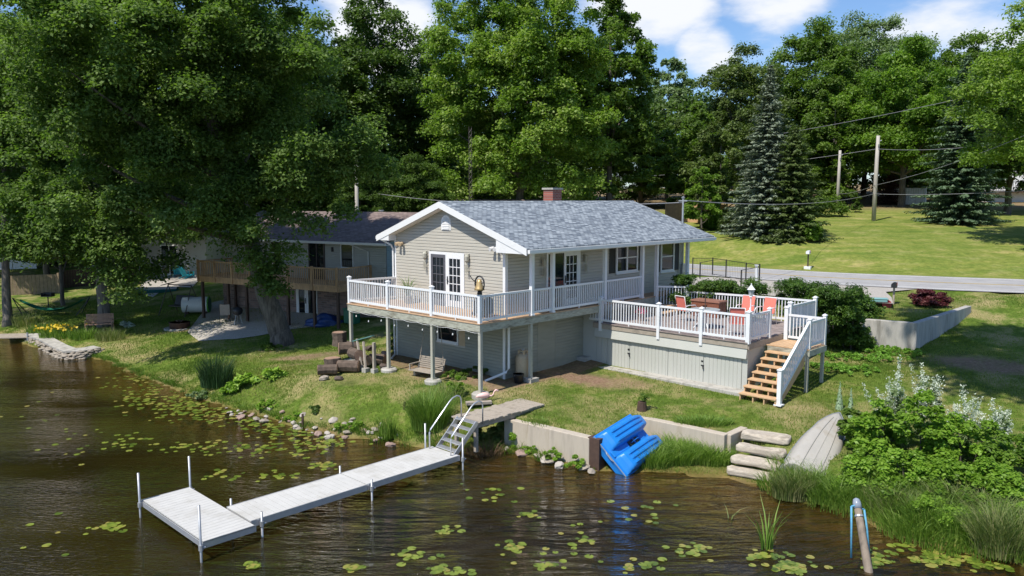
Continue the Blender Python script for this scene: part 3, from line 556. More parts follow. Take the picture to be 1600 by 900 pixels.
for a0, a1 in ((E0, RA), (RA, E1)):
    b.add([(U0 - .02, a0, rz_(a0) - .01), (U0 - .02, a1, rz_(a1) - .01), (U0 - .02, a1, rz_(a1) - .25), (U0 - .02, a0, rz_(a0) - .25), (U0 + .03, a0, rz_(a0) - .01), (U0 + .03, a1, rz_(a1) - .01), (U0 + .03, a1, rz_(a1) - .25), (U0 + .03, a0, rz_(a0) - .25)],
          [(0, 1, 2, 3), (7, 6, 5, 4), (3, 2, 6, 7), (0, 4, 5, 1)])
zs = rz_(E0) - .2
b.add([(U0, E0, zs), (U0, .95, zs), (U0, .95, rz_(.95) - .2), (U0, E0, zs + .02), (2.1, E0, zs), (2.1, .95, zs), (2.1, .95, rz_(.95) - .2), (2.1, E0, zs + .02)], [(0, 3, 2, 1), (4, 5, 6, 7), (0, 1, 5, 4), (1, 2, 6, 5)])
zs2 = rz_(E1) - .2
b.add([(U0, E1, zs2), (U0, 7.05, zs2), (U0, 7.05, rz_(7.05) - .2), (2.1, E1, zs2), (2.1, 7.05, zs2), (2.1, 7.05, rz_(7.05) - .2)], [(0, 1, 2), (3, 5, 4), (0, 3, 4, 1), (1, 4, 5, 2)])
b.build('rake_board', M['trim'], ro)
b = MB(); b.add([(U0 + .03, RA, RZ - .26), (2.09, RA, RZ - .26), (2.09, .95, rz_(.95) - .26), (U0 + .03, .95, rz_(.95) - .26), (U0 + .03, 7.05, rz_(7.05) - .26), (2.09, 7.05, rz_(7.05) - .26)], [(0, 1, 2, 3), (0, 4, 5, 1)])
b.box(2.1, E0 + .02, zs + .0, 14.2, .88, zs + .03); b.box(2.1, 7.1, zs2, 14.2, E1 - .02, zs2 + .03); b.build('soffit', M['trim'], ro)
b = MB(); b.box(U0 + .03, E0 - .11, rz_(E0) - .17, U1, E0 - .005, rz_(E0) - .05); b.box(U0 + .06, E0 - .005, rz_(E0) - .2, U1, E0 + .02, rz_(E0) - .06); b.build('gutter', M['trim'], ro)
b = MB(); b.box(U0 + .03, E1 + .005, rz_(E1) - .17, U1, E1 + .11, rz_(E1) - .05); b.build('gutter', M['trim'], ro)
b = MB(); pts_ = [(14.25 + .02, a_, rz_(a_)) for a_ in (E0, RA, E1)]
for p_, q_ in zip(pts_[:-1], pts_[1:]): b.add([p_, q_, (q_[0], q_[1], q_[2] - .2), (p_[0], p_[1], p_[2] - .2)], [(0, 1, 2, 3)])
b.build('rake_board', M['trim'], ro)
b = MB(); b.box(2.0, .82, 5.78, 13.95, .90, 5.92)  if False else None
b.bar((2.1, .8, 5.86), (2.55, .0, 5.90), .09, .14); b.box(2.5, -.055, 5.83, 13.0, .055, 5.905); b.build('porch_beam', M['trim'], house)
for u in (2.55, 3.66, 6.78, 9.33, 10.4, 12.85):
    b = MB(); z0_ = ZD if u < 10 else 2.85; b.box(u - .065, -.065, z0_, u + .065, .065, 5.83); b.box(u - .08, -.08, z0_, u + .08, .08, z0_ + .05); b.box(u - .08, -.08, 5.79, u + .08, .08, 5.83); b.build('porch_post', M['white'], house)
# downspouts
b = MB(); b.tube([(2.0, .60, 3.3), (2.0, .60, 1.72), (1.93, .66, 1.58), (1.35, 1.15, 1.28)], .045, 8); b.build('downspout', M['trim'], house)
b = MB(); b.tube([(1.85, 7.7, 6.05), (1.95, 7.2, 5.85), (2.03, 7.18, 5.7), (2.03, 7.18, 1.5), (1.9, 7.0, 1.35), (1.5, 6.7, 1.3)], .04, 8); b.build('downspout', M['trim'], house)
# lamps on the walls: flood lights under the gable ends, pendant lanterns beside the doors
for a_, z_ in ((6.62, 5.95), (1.25, 5.98)):
    b = MB(); b.box(2.0, a_ - .05, z_ - .05, 2.09, a_ + .05, z_ + .05); b.tube([(2.0, a_ - .09, z_), (1.82, a_ - .12, z_ - .05)], [.055, .08], 10); b.tube([(2.0, a_ + .09, z_), (1.82, a_ + .12, z_ - .05)], [.055, .08], 10); b.build('flood_light', M['tan'] if a_ > 3 else M['trim'], house)
def lantern(P, s, z):
    b = MB(); pbox(b, P, s - .06, s + .06, z + .12, z + .2, 0, .1); q = P(s, z, .13); b.lathe([(.03, .17), (.09, .1), (.075, -.06), (.02, -.14)], 8, q); b.tube([(q[0], q[1], z - .12), (q[0], q[1], z - .5)], .012, 5)
    for k in range(5): t = k * 1.257; b.tube([(q[0] + .05 * math.cos(t), q[1] + .05 * math.sin(t), z - .22), (q[0] + .05 * math.cos(t), q[1] + .05 * math.sin(t), z - .45 - .03 * k)], .011, 5)
    b.build('wall_lantern', M['postwood'], house)
lantern(PF, 7.1 - 5.12, 5.5); lantern(PF, 7.1 - 2.72, 5.5); lantern(PS, 1.95, 5.35); lantern(PS, 4.45, 5.35)
b = MB(); b.box(13.7, .74, 4.2, 13.9, .86, 4.75); b.tube([(13.8, .8, 4.75), (13.8, .8, 5.9)], .025, 6); b.build('meter_box', M['galv'], house)
b = MB(); x, y = 14.1, 1.05; z = rz_(y); b.tube([(x, y, z - .05), (x, y, z + 1.15)], .045, 8); b.box(x - .03, y - .22, z + 1.0, x + .03, y + .22, z + 1.06); b.lathe([(.06, 0), (.09, .06), (.02, .1)], 8, (x, y, z + 1.13)); b.build('service_mast', M['galv'], house)

# ================================================================== decks
def rail_panel(par, p, q, hgt=.93, m=None, step=.118, foot=True, name='railing_panel', bal=.034):
    """p, q at deck level; rails follow the slope, balusters stand upright"""
    m = m or M['white']; p = Vector(p); q = Vector(q); b = MB(); up = Vector((0, 0, 1)); L_ = (q - p).xy.length if hasattr((q - p), 'xy') else (q - p).length; L_ = math.hypot(q.x - p.x, q.y - p.y)
    b.bar(p + up * (hgt - .035), q + up * (hgt - .035), .085, .07); b.bar(p + up * .11, q + up * .11, .05, .08)
    n = max(1, int(L_ / step)); dx = Vector((q.x - p.x, q.y - p.y, 0)).normalized()
    for i in range(n):
        c = p + (q - p) * ((i + .5) / n); c0 = c + up * .12; c1 = c + up * (hgt - .06); b.bar(c0, c1, bal, bal, dx)
    if foot and L_ > 1.2:
        c = (p + q) / 2; b.bar(c, c + up * .08, .04, .04, dx)
    return b.build(name, m, par)
def rail_post(par, x, y, z0, z1, s=.115, m=None, cap=True, name='railing_post', label=None):
    b = MB(); b.box(x - s / 2, y - s / 2, z0, x + s / 2, y + s / 2, z1); o_ = b.build(name, m or M['white'], par)
    if cap:
        c = MB(); k = s / 2 + .02; c.box(x - k, y - k, z1, x + k, y + k, z1 + .02); c.add([(x - k, y - k, z1 + .02), (x + k, y - k, z1 + .02), (x + k, y + k, z1 + .02), (x - k, y + k, z1 + .02), (x, y, z1 + .075)], [(0, 1, 4), (1, 2, 4), (2, 3, 4), (3, 0, 4)]); c.build('post_cap', m or M['white'], o_)
    if label: o_['label'] = label
    return o_
def boards(x0, x1, y0, y1, z, th=.035, w=.14, gap=.008, along='y', jit=.0):
    b = MB(); a, c = (x0, x1) if along == 'y' else (y0, y1); s = a
    while s < c - .02:
        e = min(s + w - gap, c)
        dz = random.uniform(-jit, jit)
        if along == 'y': b.box(s, y0, z - th, e, y1, z + dz)
        else: b.box(x0, s, z - th, x1, e, z + dz)
        s += w
    return b
ud = thing('porch_deck', 'white railed wraparound deck on tall posts in front of the tan house gable', 'deck', (HX, HY, 0), HROT)
boards(-.02, 2.08, -.02, 7.55, ZD, along='y', jit=.003).build('deck_boards', M['deckwood'], ud)
boards(2.09, 12.9, -.02, .86, ZD, along='x', jit=.003).build('deck_boards', M['deckwood'], ud)
b = MB(); b.box(0, 0, 3.33, .045, 7.52, 3.58); b.box(.05, -.002, 3.33, 9.5, .045, 3.578); b.box(.05, 7.48, 3.33, 2.08, 7.525, 3.578); b.box(9.5, 0, 3.0, 12.9, .045, 3.578); b.build('rim_joist', M['rimwood'], ud)
b = MB()
for k in range(15): a = .5 + .5 * k; b.box(.05, a - .02, 3.36, 2.06, a + .02, 3.58)
for k in range(24): u = 2.2 + .44 * k; b.box(u - .02, .05, 3.36, u + .02, .86, 3.58)
b.build('joists', M['rimwood'], ud)
for u, a in ((.08, .06), (.08, 2.49), (.08, 5.03), (.08, 7.42), (2.55, .06)):
    x, y = HW(u, a); z0 = hz(x, y); b = MB(); b.box(u - .055, a - .055, z0 + .1, u + .055, a + .055, 3.33); o_ = b.build('support_post', M['postwood'], ud)
    b = MB()
    if a > 7 or u > 2: b.box(u - .22, a - .22, z0 - .1, u + .22, a + .22, z0 + .13)
    else: b.lathe([(.3, -.15), (.31, .08), (.26, .13)], 18, (u, a, z0))
    b.build('footing', M['concrete'], o_)
RP = [7.45, 4.98, 2.48, 0.0]
for a in RP[:1] + RP[1:3]: rail_post(ud, .06, a, ZD - .02, ZD + 1.02)
rail_post(ud, .06, .06, ZD - .12, ZD + .97, cap=False)
for a, c in zip(RP[:-1], RP[1:]): rail_panel(ud, (.06, a - .06, ZD), (.06, c + .06, ZD))
rail_panel(ud, (.12, 7.43, ZD), (2.07, 7.1, ZD))
for u0, u1 in ((.12, 2.48), (2.62, 3.59), (3.73, 6.71), (6.85, 9.26)): rail_panel(ud, (u0, .02, ZD), (u1, .02, ZD))
# string of small bulbs along the rim
b = MB()
for k in range(9):
    a = 6.9 - .8 * k; z = 3.22 - .12 * math.sin(k * 1.7) ** 2 - .06; b.lathe([(.008, .05), (.02, .02), (.024, -.01), (.01, -.03)], 6, (-.03, a, z))
b.tube([(-.02, 7.4 - .2 * i, 3.33 - .04 * abs(math.sin(i * .75))) for i in range(38)], .006, 4); b.build('light_string', M['trim'], ud)

# lower deck with storage below
ld = thing('raised_deck', 'white railed lower deck above pale green storage doors, with the orange chairs on it', 'deck', (HX, HY, 0), HROT)
UF, ARI = 6.5, -6.22
bb = boards(UF - .06, 11.3, ARI, .30, ZL, along='y', jit=.006, w=.145, gap=.012); bb.build('deck_boards', M['greydeck'], ld)
b = MB(); b.add([(11.3, ARI, ZL - .001), (12.0, ARI, ZL - .001), (11.35, .3, ZL - .001)], [(0, 1, 2)]); b.build('deck_edge', M['greydeck'], ld)
b = MB(); b.box(UF - .03, ARI, ZL - .22, UF + .02, .32, ZL - .045); b.box(UF, ARI - .03, ZL - .25, 11.9, ARI - .001, ZL - .04); b.build('rim_joist', M['oldwood'], ld)
b = MB(); b.box(UF + .0, ARI + .03, 2.38, UF + .045, .22, ZL - .225); b.add([(UF - .07, ARI + .03, 2.36), (UF - .07, .22, 2.36), (UF + .0, .22, 2.70), (UF + .0, ARI + .03, 2.70), (UF, ARI + .03, 2.36), (UF, .22, 2.36)], [(0, 1, 2, 3), (0, 4, 5, 1), (0, 3, 4), (1, 5, 2)]); b.build('fascia_board', M['cladding'], ld)
for a0, a1 in ((.18, -.33), (-.33, -1.39), (-1.39, -3.08), (-3.08, -4.53), (-4.53, -5.99), (-5.99, ARI + .02)):
    b = MB(); b.box(UF + .05, a0 - .012, 1.28, UF + .075, a1 + .006, 2.6)
    s = a0 - .1
    while s > a1 + .12: b.box(UF + .038, s - .0, 1.285, UF + .05, s - .135, 2.6); s -= .152
    b.build('storage_door' if a0 < 0 and a1 > -5.9 else 'cladding_panel', M['cladding'], ld)
for a in (-1.36, -4.5):
    b = MB(); b.box(UF + .03, a + .05, 2.0, UF + .05, a - .03, 2.06); b.box(UF + .03, a + .06, 1.86, UF + .05, a - .06, 1.9); b.tube([(UF + .02, a - .02, 1.9), (UF + .01, a - .05, 1.76)], .025, 6); b.build('latch', M['black'], ld)
b = MB(); b.box(UF + .055, .18, 1.2, UF + .08, .87, 3.28); b.build('cladding_panel', M['cladding'], ld)
b = MB(); b.box(UF + .08, ARI + .03, 1.2, UF + .12, .86, ZL - .05) ; b.box(UF + .12, ARI + .03, 1.0, 11.4, ARI + .07, ZL - .05); b.build('side_wall', M['cladding'], ld)
b = MB(); b.box(UF - .5, ARI - .1, 1.0, UF + .1, .2, 1.285); b.box(UF - .35, .45, 1.0, UF + .05, 1.0, 1.5); b.build('slab', M['concrete'], ld, bev=.02)
for a, z1 in ((-.05, ZL + .98), (-2.69, ZL + .98), (-4.45, ZL + .98)): rail_post(ld, UF - .01, a, ZL - .32, z1)
rail_post(ld, UF + .02, ARI + .02, ZL - .05, ZL + 1.02, .14)
rail_panel(ld, (UF, .52, ZL), (UF, .01, ZL), foot=False)
for a, c in ((-.11, -2.63), (-2.75, -4.39), (-4.51, ARI + .08)): rail_panel(ld, (UF, a, ZL), (UF, c, ZL))
rail_panel(ld, (UF + .1, ARI + .02, ZL), (8.0, ARI + .02, ZL)); rail_post(ld, 8.06, ARI + .02, ZL - .05, ZL + .98)
rail_post(ld, 9.72, ARI + .02, ZL - .2, ZL + 1.02, .14); rail_panel(ld, (9.8, ARI + .02, ZL), (11.85, ARI + .02, ZL)); rail_post(ld, 11.92, ARI + .02, ZL - .2, ZL + 1.02, .13)
rail_panel(ld, (11.88, ARI + .09, ZL), (11.6, -3.8, ZL)); rail_panel(ld, (11.6, -3.8, ZL), (11.25, -1.15, ZL)); rail_post(ld, 11.2, -1.05, ZL - .1, ZL + 1.12, .13)
rail_panel(ld, (11.15, -.98, ZL + .2), (10.45, .0, ZL + .2)); rail_post(ld, 11.6, -3.8, ZL - .1, ZL + .9, .1)
# landing and stairs
ZLA = ZL - .22; b = boards(7.75, 9.2, -7.75, ARI - .05, ZLA, along='x', w=.14); b.build('landing', M['newwood'], ld)
b = MB(); b.box(7.78, -7.78, ZLA - .24, 9.2, -7.74, ZLA - .036); b.box(9.17, -7.74, ZLA - .24, 9.21, -6.3, ZLA - .036); b.box(7.76, -7.74, ZLA - .2, 7.8, -6.3, ZLA - .036); b.build('rim_joist', M['rimwood'], ld)
for u, a in ((7.85, -7.68), (9.12, -7.68), (9.12, -6.4)): z0 = hz(*HW(u, a)); rail_post(ld, u, a, z0 - .1, ZLA - .04, .1, M['postwood'], False, 'support_post')
st = MB(); sp_ = MB(); NS = 7; zb = 1.18; rise = (ZLA - zb) / (NS + 1); run = .295
stair = thing('stairs', None, None, (0, 0, 0)); stair.parent = ld
for k in range(NS):
    z = ZLA - rise * (k + 1); u1 = 7.77 - run * k; b = MB(); b.box(u1 - run - .03, -7.62, z - .04, u1 - .005, ARI - .13, z); b.build('tread', M['newwood'], stair)
for a in (ARI - .17, ARI - .62, ARI - 1.0, -7.6):
    poly = [(7.77, ZLA - rise)]
    for k in range(NS):
        z = ZLA - rise * (k + 1) - .041; poly += [(7.77 - run * k, z), (7.77 - run * (k + 1), z)]
    poly += [(7.77 - run * NS, zb - .06), (7.77 - run * (NS - 1) + .06, zb - .06), (7.77, ZLA - rise - .36)]
    n = len(poly); b = MB(); b.add([(x, a - .02, z) for x, z in poly] + [(x, a + .02, z) for x, z in poly], [tuple(range(n)), tuple(range(n, 2 * n))[::-1]] + [(i, (i + 1) % n, n + (i + 1) % n, n + i) for i in range(n)]); b.build('stringer', M['newwood'], stair)
stair['label'] = 'new tan wooden stairs with open risers'
ub = 7.77 - run * NS + .12
rail_post(ld, ub, -7.68, zb - .02, zb + 1.12, .13); rail_post(ld, 7.9, -7.7, ZLA - .02, ZLA + 1.0, .1); rail_post(ld, 9.14, -7.7, ZLA - .02, ZLA + 1.0, .11)
rail_panel(ld, (ub + .05, -7.68, zb + .14), (7.84, -7.69, ZLA + .02), .9, foot=False, name='stair_railing'); rail_panel(ld, (7.95, -7.7, ZLA), (9.08, -7.7, ZLA), foot=False)
rail_panel(ld, (9.14, -7.62, ZLA), (9.14, -6.42, ZLA), foot=False); rail_post(ld, 9.14, -6.34, ZLA - .1, ZLA + 1.15, .13)
b = MB(); b.box(ub - .13, -7.8, zb - .02, ub + .13, -7.55, zb + .02); b.build('post_base', M['white'], ld)
# steps from the porch down to the lower deck
b = MB(); b.box(9.5, -.75, ZL + .30, 10.7, -.02, ZL + .35); b.box(9.54, -.71, ZL, 9.58, -.05, ZL + .3); b.box(10.62, -.71, ZL, 10.66, -.05, ZL + .3); b.box(9.5, -1.1, ZL + .12, 10.7, -.76, ZL + .17); b.box(9.54, -1.06, ZL, 10.66, -1.02, ZL + .12)
tag(b.build('wooden_step', M['deckwood'], None), 'tan wooden box step between the porch and the lower deck', 'step'); o_ = bpy.data.objects['wooden_step']; o_.location = (HX, HY, 0); o_.rotation_euler = (0, 0, HROT)
# ================================================================== foliage builders
def unit(v): return v / np.maximum(np.linalg.norm(v, axis=-1, keepdims=True), 1e-6)
def leaf_quads(c, n, d, ln, wd):
    """one rhombus leaf for every centre c, normal n, direction d; slightly folded is not needed at this size"""
    d = unit(d - n * (d * n).sum(1, keepdims=True)); s = np.cross(n, d)
    V = np.stack([c - d * ln[:, None] * .5, c + s * wd[:, None] * .5 - d * ln[:, None] * .08, c + d * ln[:, None] * .5, c - s * wd[:, None] * .5 - d * ln[:, None] * .08], 1)
    return V.reshape(-1, 3)
def leaves_obj(name, c, n, d, ln, wd, m, parent=None, rnd=None):
    V = leaf_quads(c, n, d, ln, wd); F = np.arange(len(V)).reshape(-1, 4); return npmesh(name, V, F, m, parent, rnd if rnd is not None else rng.random(len(c)))
def clump_leaves(cc, cr, nper, size, flat=.7, up=.8, out_=.5, rnd_=.6, aspect=.62, droop=.25):
    """leaves on and in flattened balls: cc (k,3) centres, cr (k,) radii"""
    k = len(cc); idx = np.repeat(np.arange(k), nper); N_ = len(idx)
    g = unit(rng.normal(size=(N_, 3))); g[:, 2] = np.where(g[:, 2] < -.35, -g[:, 2] * .8, g[:, 2]); r = (.35 + .65 * rng.random(N_) ** .5)[:, None]
    lob = .8 + .35 * np.sin(g[:, :1] * 5 + idx[:, None] * 1.7) * np.cos(g[:, 1:2] * 6 + idx[:, None])
    p = cc[idx] + g * r * lob * cr[idx][:, None] * np.array([1, 1, flat])
    n = unit(g * out_ + np.array([0, 0, up]) + rng.normal(size=(N_, 3)) * rnd_); d = unit(rng.normal(size=(N_, 3)) + np.array([0, 0, -droop]) + g * .4)
    ln = size * rng.uniform(.7, 1.3, N_); tone = rng.random(k)[idx]
    return p, n, d, ln, ln * aspect, np.clip(tone * .45 + rng.random(N_) * .55, 0, 1)
def crown_points(k, rx, rz, low=.0, seed=0, hollow=.4, shape='egg'):
    g = unit(rng.normal(size=(k * 2, 3))); g = g[g[:, 2] > -.9][:k]; k = len(g); r = hollow + (1 - hollow) * rng.random(k) ** .55
    az = np.arctan2(g[:, 1], g[:, 0]); lob = 1 + .16 * np.sin(az * 3 + seed) + .11 * np.sin(az * 5 + seed * 2.3 + g[:, 2] * 4) + .1 * np.sin(g[:, 2] * 7 + seed)
    w = np.ones(k)
    if shape == 'egg': w = 1.08 - .25 * g[:, 2]
    if shape == 'oval': w = 1.0 - .1 * g[:, 2]
    return np.stack([g[:, 0] * rx * r * lob * w, g[:, 1] * rx * r * lob * w, g[:, 2] * rz * r * (1 + .08 * np.sin(seed + az * 2))], 1)
def tree(name, label, base, H, rx, zlow, mleaf, nclump=70, nper=420, size=.3, trunk=.35, crown_shift=(0, 0), lean=None, bark=None, seed=1, group=None, limbs=16, cr=(.15, .28), shape='egg', hollow=.38, flat=.92, category='tree', aspect=.62, extra=None, trunk_path=None, up=.8, skirt=.45):
    """base (x,y,z); H total height; rx crown radius; zlow height above the base where the foliage starts"""
    root = thing(name, label, category, base, 0, group); zc = (H + zlow) / 2; rz = (H - zlow) / 2
    cc = crown_points(nclump, rx * .86, rz * .9, seed=seed, hollow=hollow, shape=shape) + np.array([crown_shift[0], crown_shift[1], zc])
    if skirt:
        ks = int(nclump * skirt); az = rng.random(ks) * 6.283; rr_ = rx * .88 * rng.random(ks) ** .5; zs_ = zlow + (zc - zlow) * rng.random(ks) * 1.1 + .5; cc = np.concatenate([cc, np.stack([np.cos(az) * rr_ + crown_shift[0], np.sin(az) * rr_ + crown_shift[1], zs_], 1)])
    if extra is not None: cc = np.concatenate([cc, np.array(extra, float)])
    crr = rx * rng.uniform(cr[0], cr[1], len(cc)); crr = np.minimum(crr, 2.6)
    p, n, d, ln, wd, tn = clump_leaves(cc, crr, nper, size, flat=flat, aspect=aspect, up=up)
    leaves_obj('crown', p, n, d, ln, wd, mleaf, root, tn)
    b = MB(); tp = trunk_path or [(0, 0, -.4), (0, 0, .25 * zc), (crown_shift[0] * .3, crown_shift[1] * .3, .6 * zc), (crown_shift[0] * .8, crown_shift[1] * .8, zc), (crown_shift[0], crown_shift[1], zc + rz * .55)]
    pts_ = [Vector(q) for q in tp]; fine = []
    for i in range(len(pts_) - 1):
        for s in range(4): fine.append(pts_[i].lerp(pts_[i + 1], s / 4) + Vector((random.uniform(-1, 1), random.uniform(-1, 1), 0)) * trunk * .12)
    fine.append(pts_[-1]); nn = len(fine); rs = [trunk * (1.35 if i == 0 else 1) * (1 - .85 * (i / (nn - 1)) ** .8) for i in range(nn)]; b.tube(fine, rs, 10)
    order = np.argsort(-crr)[:limbs]
    for i in order:
        q = Vector(cc[i]); h = min(max(q.z * .62 - .2, zlow * .7), zc + rz * .3); j = min(range(nn), key=lambda k_: abs(fine[k_].z - h)); s = fine[j]
        mid = s.lerp(q, .5) + Vector((random.uniform(-.3, .3), random.uniform(-.3, .3), random.uniform(-.1, .5))); r0 = rs[j] * .5
        b.tube([s, s.lerp(mid, .5) + Vector((0, 0, -.1)), mid, mid.lerp(q, .6), q], [r0, r0 * .8, r0 * .6, r0 * .35, r0 * .12], 6, cap=False)
    b.build('trunk', bark or M['bark'], root, smooth=True)
    return root
def conifer(name, label, base, H, rad, mleaf, whorls=42, nb=10, seed=1, droop=.28, trunk=.22, group=None, z0=.3, spray=.34, dens=1.0, bare=0, power=.8):
    root = thing(name, label, 'tree', base, 0, group); C_, Nn, Dd, Ln, Wd, T = [], [], [], [], [], []
    ph = 0
    for w in range(whorls):
        f = w / (whorls - 1); z = z0 + (H - z0) * f ** 1.06; Rr = rad * (1 - f) ** power * (.86 + .22 * math.sin(w * 2.1 + seed)) + .12; k_n = max(5, int(nb * (.6 + .6 * (1 - f)) * dens)); ph += 2.4
        for k in range(k_n):
            az = ph + 2 * math.pi * k / k_n + random.uniform(-.25, .25); Lb = Rr * random.uniform(.72, 1.15); dirv = np.array([math.cos(az), math.sin(az), 0]); side = np.array([-math.sin(az), math.cos(az), 0])
            ns = max(3, int(Lb / (spray * .36))); t = (np.arange(ns) + .6) / ns; up_ = .30 * (f > .75); tone = random.random() * .5
            for sgn in (-1, 0, 1):
                tt = t * (1 if sgn == 0 else .94); pos = dirv * (tt * Lb)[:, None] + np.array([0, 0, z]) + np.array([0, 0, 1.0]) * ((-droop * tt + .16 * tt ** 2 + up_ * tt) * Lb + rng.normal(size=ns) * .04)[:, None]
                sp = spray * (1.25 - .55 * tt) * min(1.0, .5 + Lb / 3)
                dd = dirv * (.75 if sgn else 1.0) + side * sgn * .85 + np.array([0, 0, -.15]); pos2 = pos + dd * (sp * .45)[:, None]
                nv = unit(np.array([0, 0, 1.0]) + rng.normal(size=(ns, 3)) * .35 + dirv * .25)
                C_.append(pos2); Nn.append(nv); Dd.append(np.repeat(dd[None], ns, 0)); Ln.append(sp * rng.uniform(.85, 1.25, ns)); Wd.append(sp * rng.uniform(.3, .5, ns)); T.append(np.clip(tone + .25 * tt + rng.random(ns) * .35, 0, 1))
                if sgn == 0:      # hanging sprays under the bough
                    C_.append(pos + np.array([0, 0, -.08])); Nn.append(unit(side[None] * random.choice((-1, 1)) + rng.normal(size=(ns, 3)) * .4)); Dd.append(np.repeat((dirv * .5 + np.array([0, 0, -.5]))[None], ns, 0)); Ln.append(sp * .95); Wd.append(sp * .4); T.append(np.full(ns, tone))
    c = np.concatenate(C_); leaves_obj('crown', c, unit(np.concatenate(Nn)), np.concatenate(Dd), np.concatenate(Ln), np.concatenate(Wd), mleaf, root, np.concatenate(T))
    b = MB(); b.tube([(0, 0, -.3), (0, 0, H * .5), (0, 0, H * .97)], [trunk, trunk * .6, .02], 8); b.build('trunk', M['bark'], root, smooth=True)
    return root
def bush(name, label, base, rx, ry, rz, mleaf, k=30, nper=300, size=.12, crr=(.25, .45), cat='shrub', group=None, rz_rot=0, aspect=.6, flat=.85, hollow=.3, stems=6):
    root = thing(name, label, cat, base, rz_rot, group); g = unit(rng.normal(size=(k, 3))); g[:, 2] = np.abs(g[:, 2]); r = hollow + (1 - hollow) * rng.random((k, 1)) ** .5
    cc = g * r * np.array([rx, ry, rz]) * .8 + np.array([0, 0, rz * .12]); cr_ = min(rx, ry, rz) * rng.uniform(crr[0], crr[1], k)
    p, n, d, ln, wd, tn = clump_leaves(cc, cr_, nper, size, flat=flat, aspect=aspect, up=1.0, rnd_=.5); p[:, 2] = np.maximum(p[:, 2], .02); leaves_obj('foliage', p, n, d, ln, wd, mleaf, root, tn)
    if stems:
        b = MB()
        for i in range(stems): q = cc[i % k]; b.tube([(random.uniform(-.15, .15) * rx, random.uniform(-.15, .15) * ry, -.1), tuple(q * .5), tuple(q)], [.03, .02, .01], 5)
        b.build('stems', M['bark'], root)
    return root
def blades(n, rx, ry, h, w, lean=.35, seg=3, hvar=.35, tilt=(0, 0)):
    """grass blades rising from an elliptical patch; returns V, F, rnd (quads, last one closing to a tip)"""
    r = np.sqrt(rng.random(n)); a = rng.random(n) * 2 * np.pi; x = r * np.cos(a) * rx; y = r * np.sin(a) * ry; H = h * (1 + rng.uniform(-hvar, hvar, n)) * (1.1 - .35 * r)
    ld_ = rng.random(n) * 2 * np.pi; lx = np.cos(ld_) * .4 + x / max(rx, .01) * .8 + tilt[0]; ly = np.sin(ld_) * .4 + y / max(ry, .01) * .8 + tilt[1]; ll = lean * H * rng.uniform(.4, 1.4, n)
    nl = np.sqrt(lx ** 2 + ly ** 2) + 1e-6; lx /= nl; ly /= nl; fa = rng.random(n) * np.pi; wx = np.cos(fa); wy = np.sin(fa); Vs = []
    for k in range(seg + 1):
        t = k / seg; cx = x + lx * ll * t ** 2; cy_ = y + ly * ll * t ** 2; cz = H * (t - .18 * t ** 3 * lean * 2); ww = w * (1 - t) ** .7 * .5 + .0008
        Vs.append(np.stack([cx - wx * ww, cy_ - wy * ww, cz], 1)); Vs.append(np.stack([cx + wx * ww, cy_ + wy * ww, cz], 1))
    V = np.stack(Vs, 1).reshape(-1, 3); b0 = np.arange(n)[:, None] * (2 * (seg + 1)); F = np.concatenate([b0 + np.array([2 * k, 2 * k + 1, 2 * k + 3, 2 * k + 2]) for k in range(seg)], 0)
    return V, F, np.tile(rng.random(n), seg)
def grass_clump(name, label, base, n, rx, ry, h, w, m, cat='grass clump', group=None, **k):
    V, F, r = blades(n, rx, ry, h, w, **k); o_ = npmesh(name, V, F, m, None, r); o_.location = base; return tag(o_, label, cat, group)
def ground(x, y, dz=-.03): return (x, y, hz(x, y) + dz)
def PXG(px, py, z=1.0, dz=-.03):      # a spot on the ground: march down the sight line until it meets the ground
    d = ray(px, py); T = np.linspace(12, 75, 1261) / d[1]; P = d[None] * T[:, None]; h_ = height(P[:, :2]); below = np.maximum(h_, -.05) >= P[:, 2] + HC
    i = int(np.argmax(below)) if below.any() else len(T) - 1; x, y = float(P[i, 0]), float(P[i, 1])
    return (x, y, hz(x, y) + dz)
def spot(px, dist, dz=-.1):
    x = (px - 800) / FPX * dist; return (x, dist, hz(x, dist) + dz)

# ================================================================== trees
# the great maple by the water, trunk leaning left over the lawn
bx, by, bz = PXG(432, 540, .95)
hang = [(-1.0, -1.4, 4.6), (-.4, -1.5, 3.9), (0.4, -1.3, 3.6), (-.1, -1.2, 3.1), (.9, -1.2, 4.2), (2.2, -1, 5.4), (3.4, -.6, 6.0), (-1.7, -1.8, 5.4), (.5, -1.4, 2.7)]
for i in range(60):
    x_ = random.uniform(-8.2, 5.2); lo_ = 5.6 if x_ < -3.2 else (5.6 if x_ < -1.2 else 3.9 if x_ < 1.2 else 7.2); hang.append((x_, random.uniform(-3.4, -.6), random.uniform(lo_, 9.5)))
hang += [(random.uniform(-1.4, 1.2), random.uniform(-2.2, -.8), random.uniform(5.4, 8.4)) for _ in range(18)] + [(1.9, -1.2, 6.9), (2.6, -1.0, 7.1)]
tree('maple_tree', 'huge dark green maple leaning over the lawn between the pond and the brown roofed house', (bx, by, bz), 20, 6.9, 7.0, L['maple'], 300, 760, .155, trunk=.62, crown_shift=(-3.7, -.4), seed=2, limbs=10, cr=(.11, .21), shape='oval', hollow=.3, skirt=.15, extra=hang,
     trunk_path=[(.35, 0, -.4), (.1, 0, .8), (-.55, 0, 3.0), (-1.1, 0, 5.5), (-2.2, -.2, 9), (-3.0, -.3, 13), (-3.4, -.3, 17)])
x, y, z = PXG(163, 510, .6)
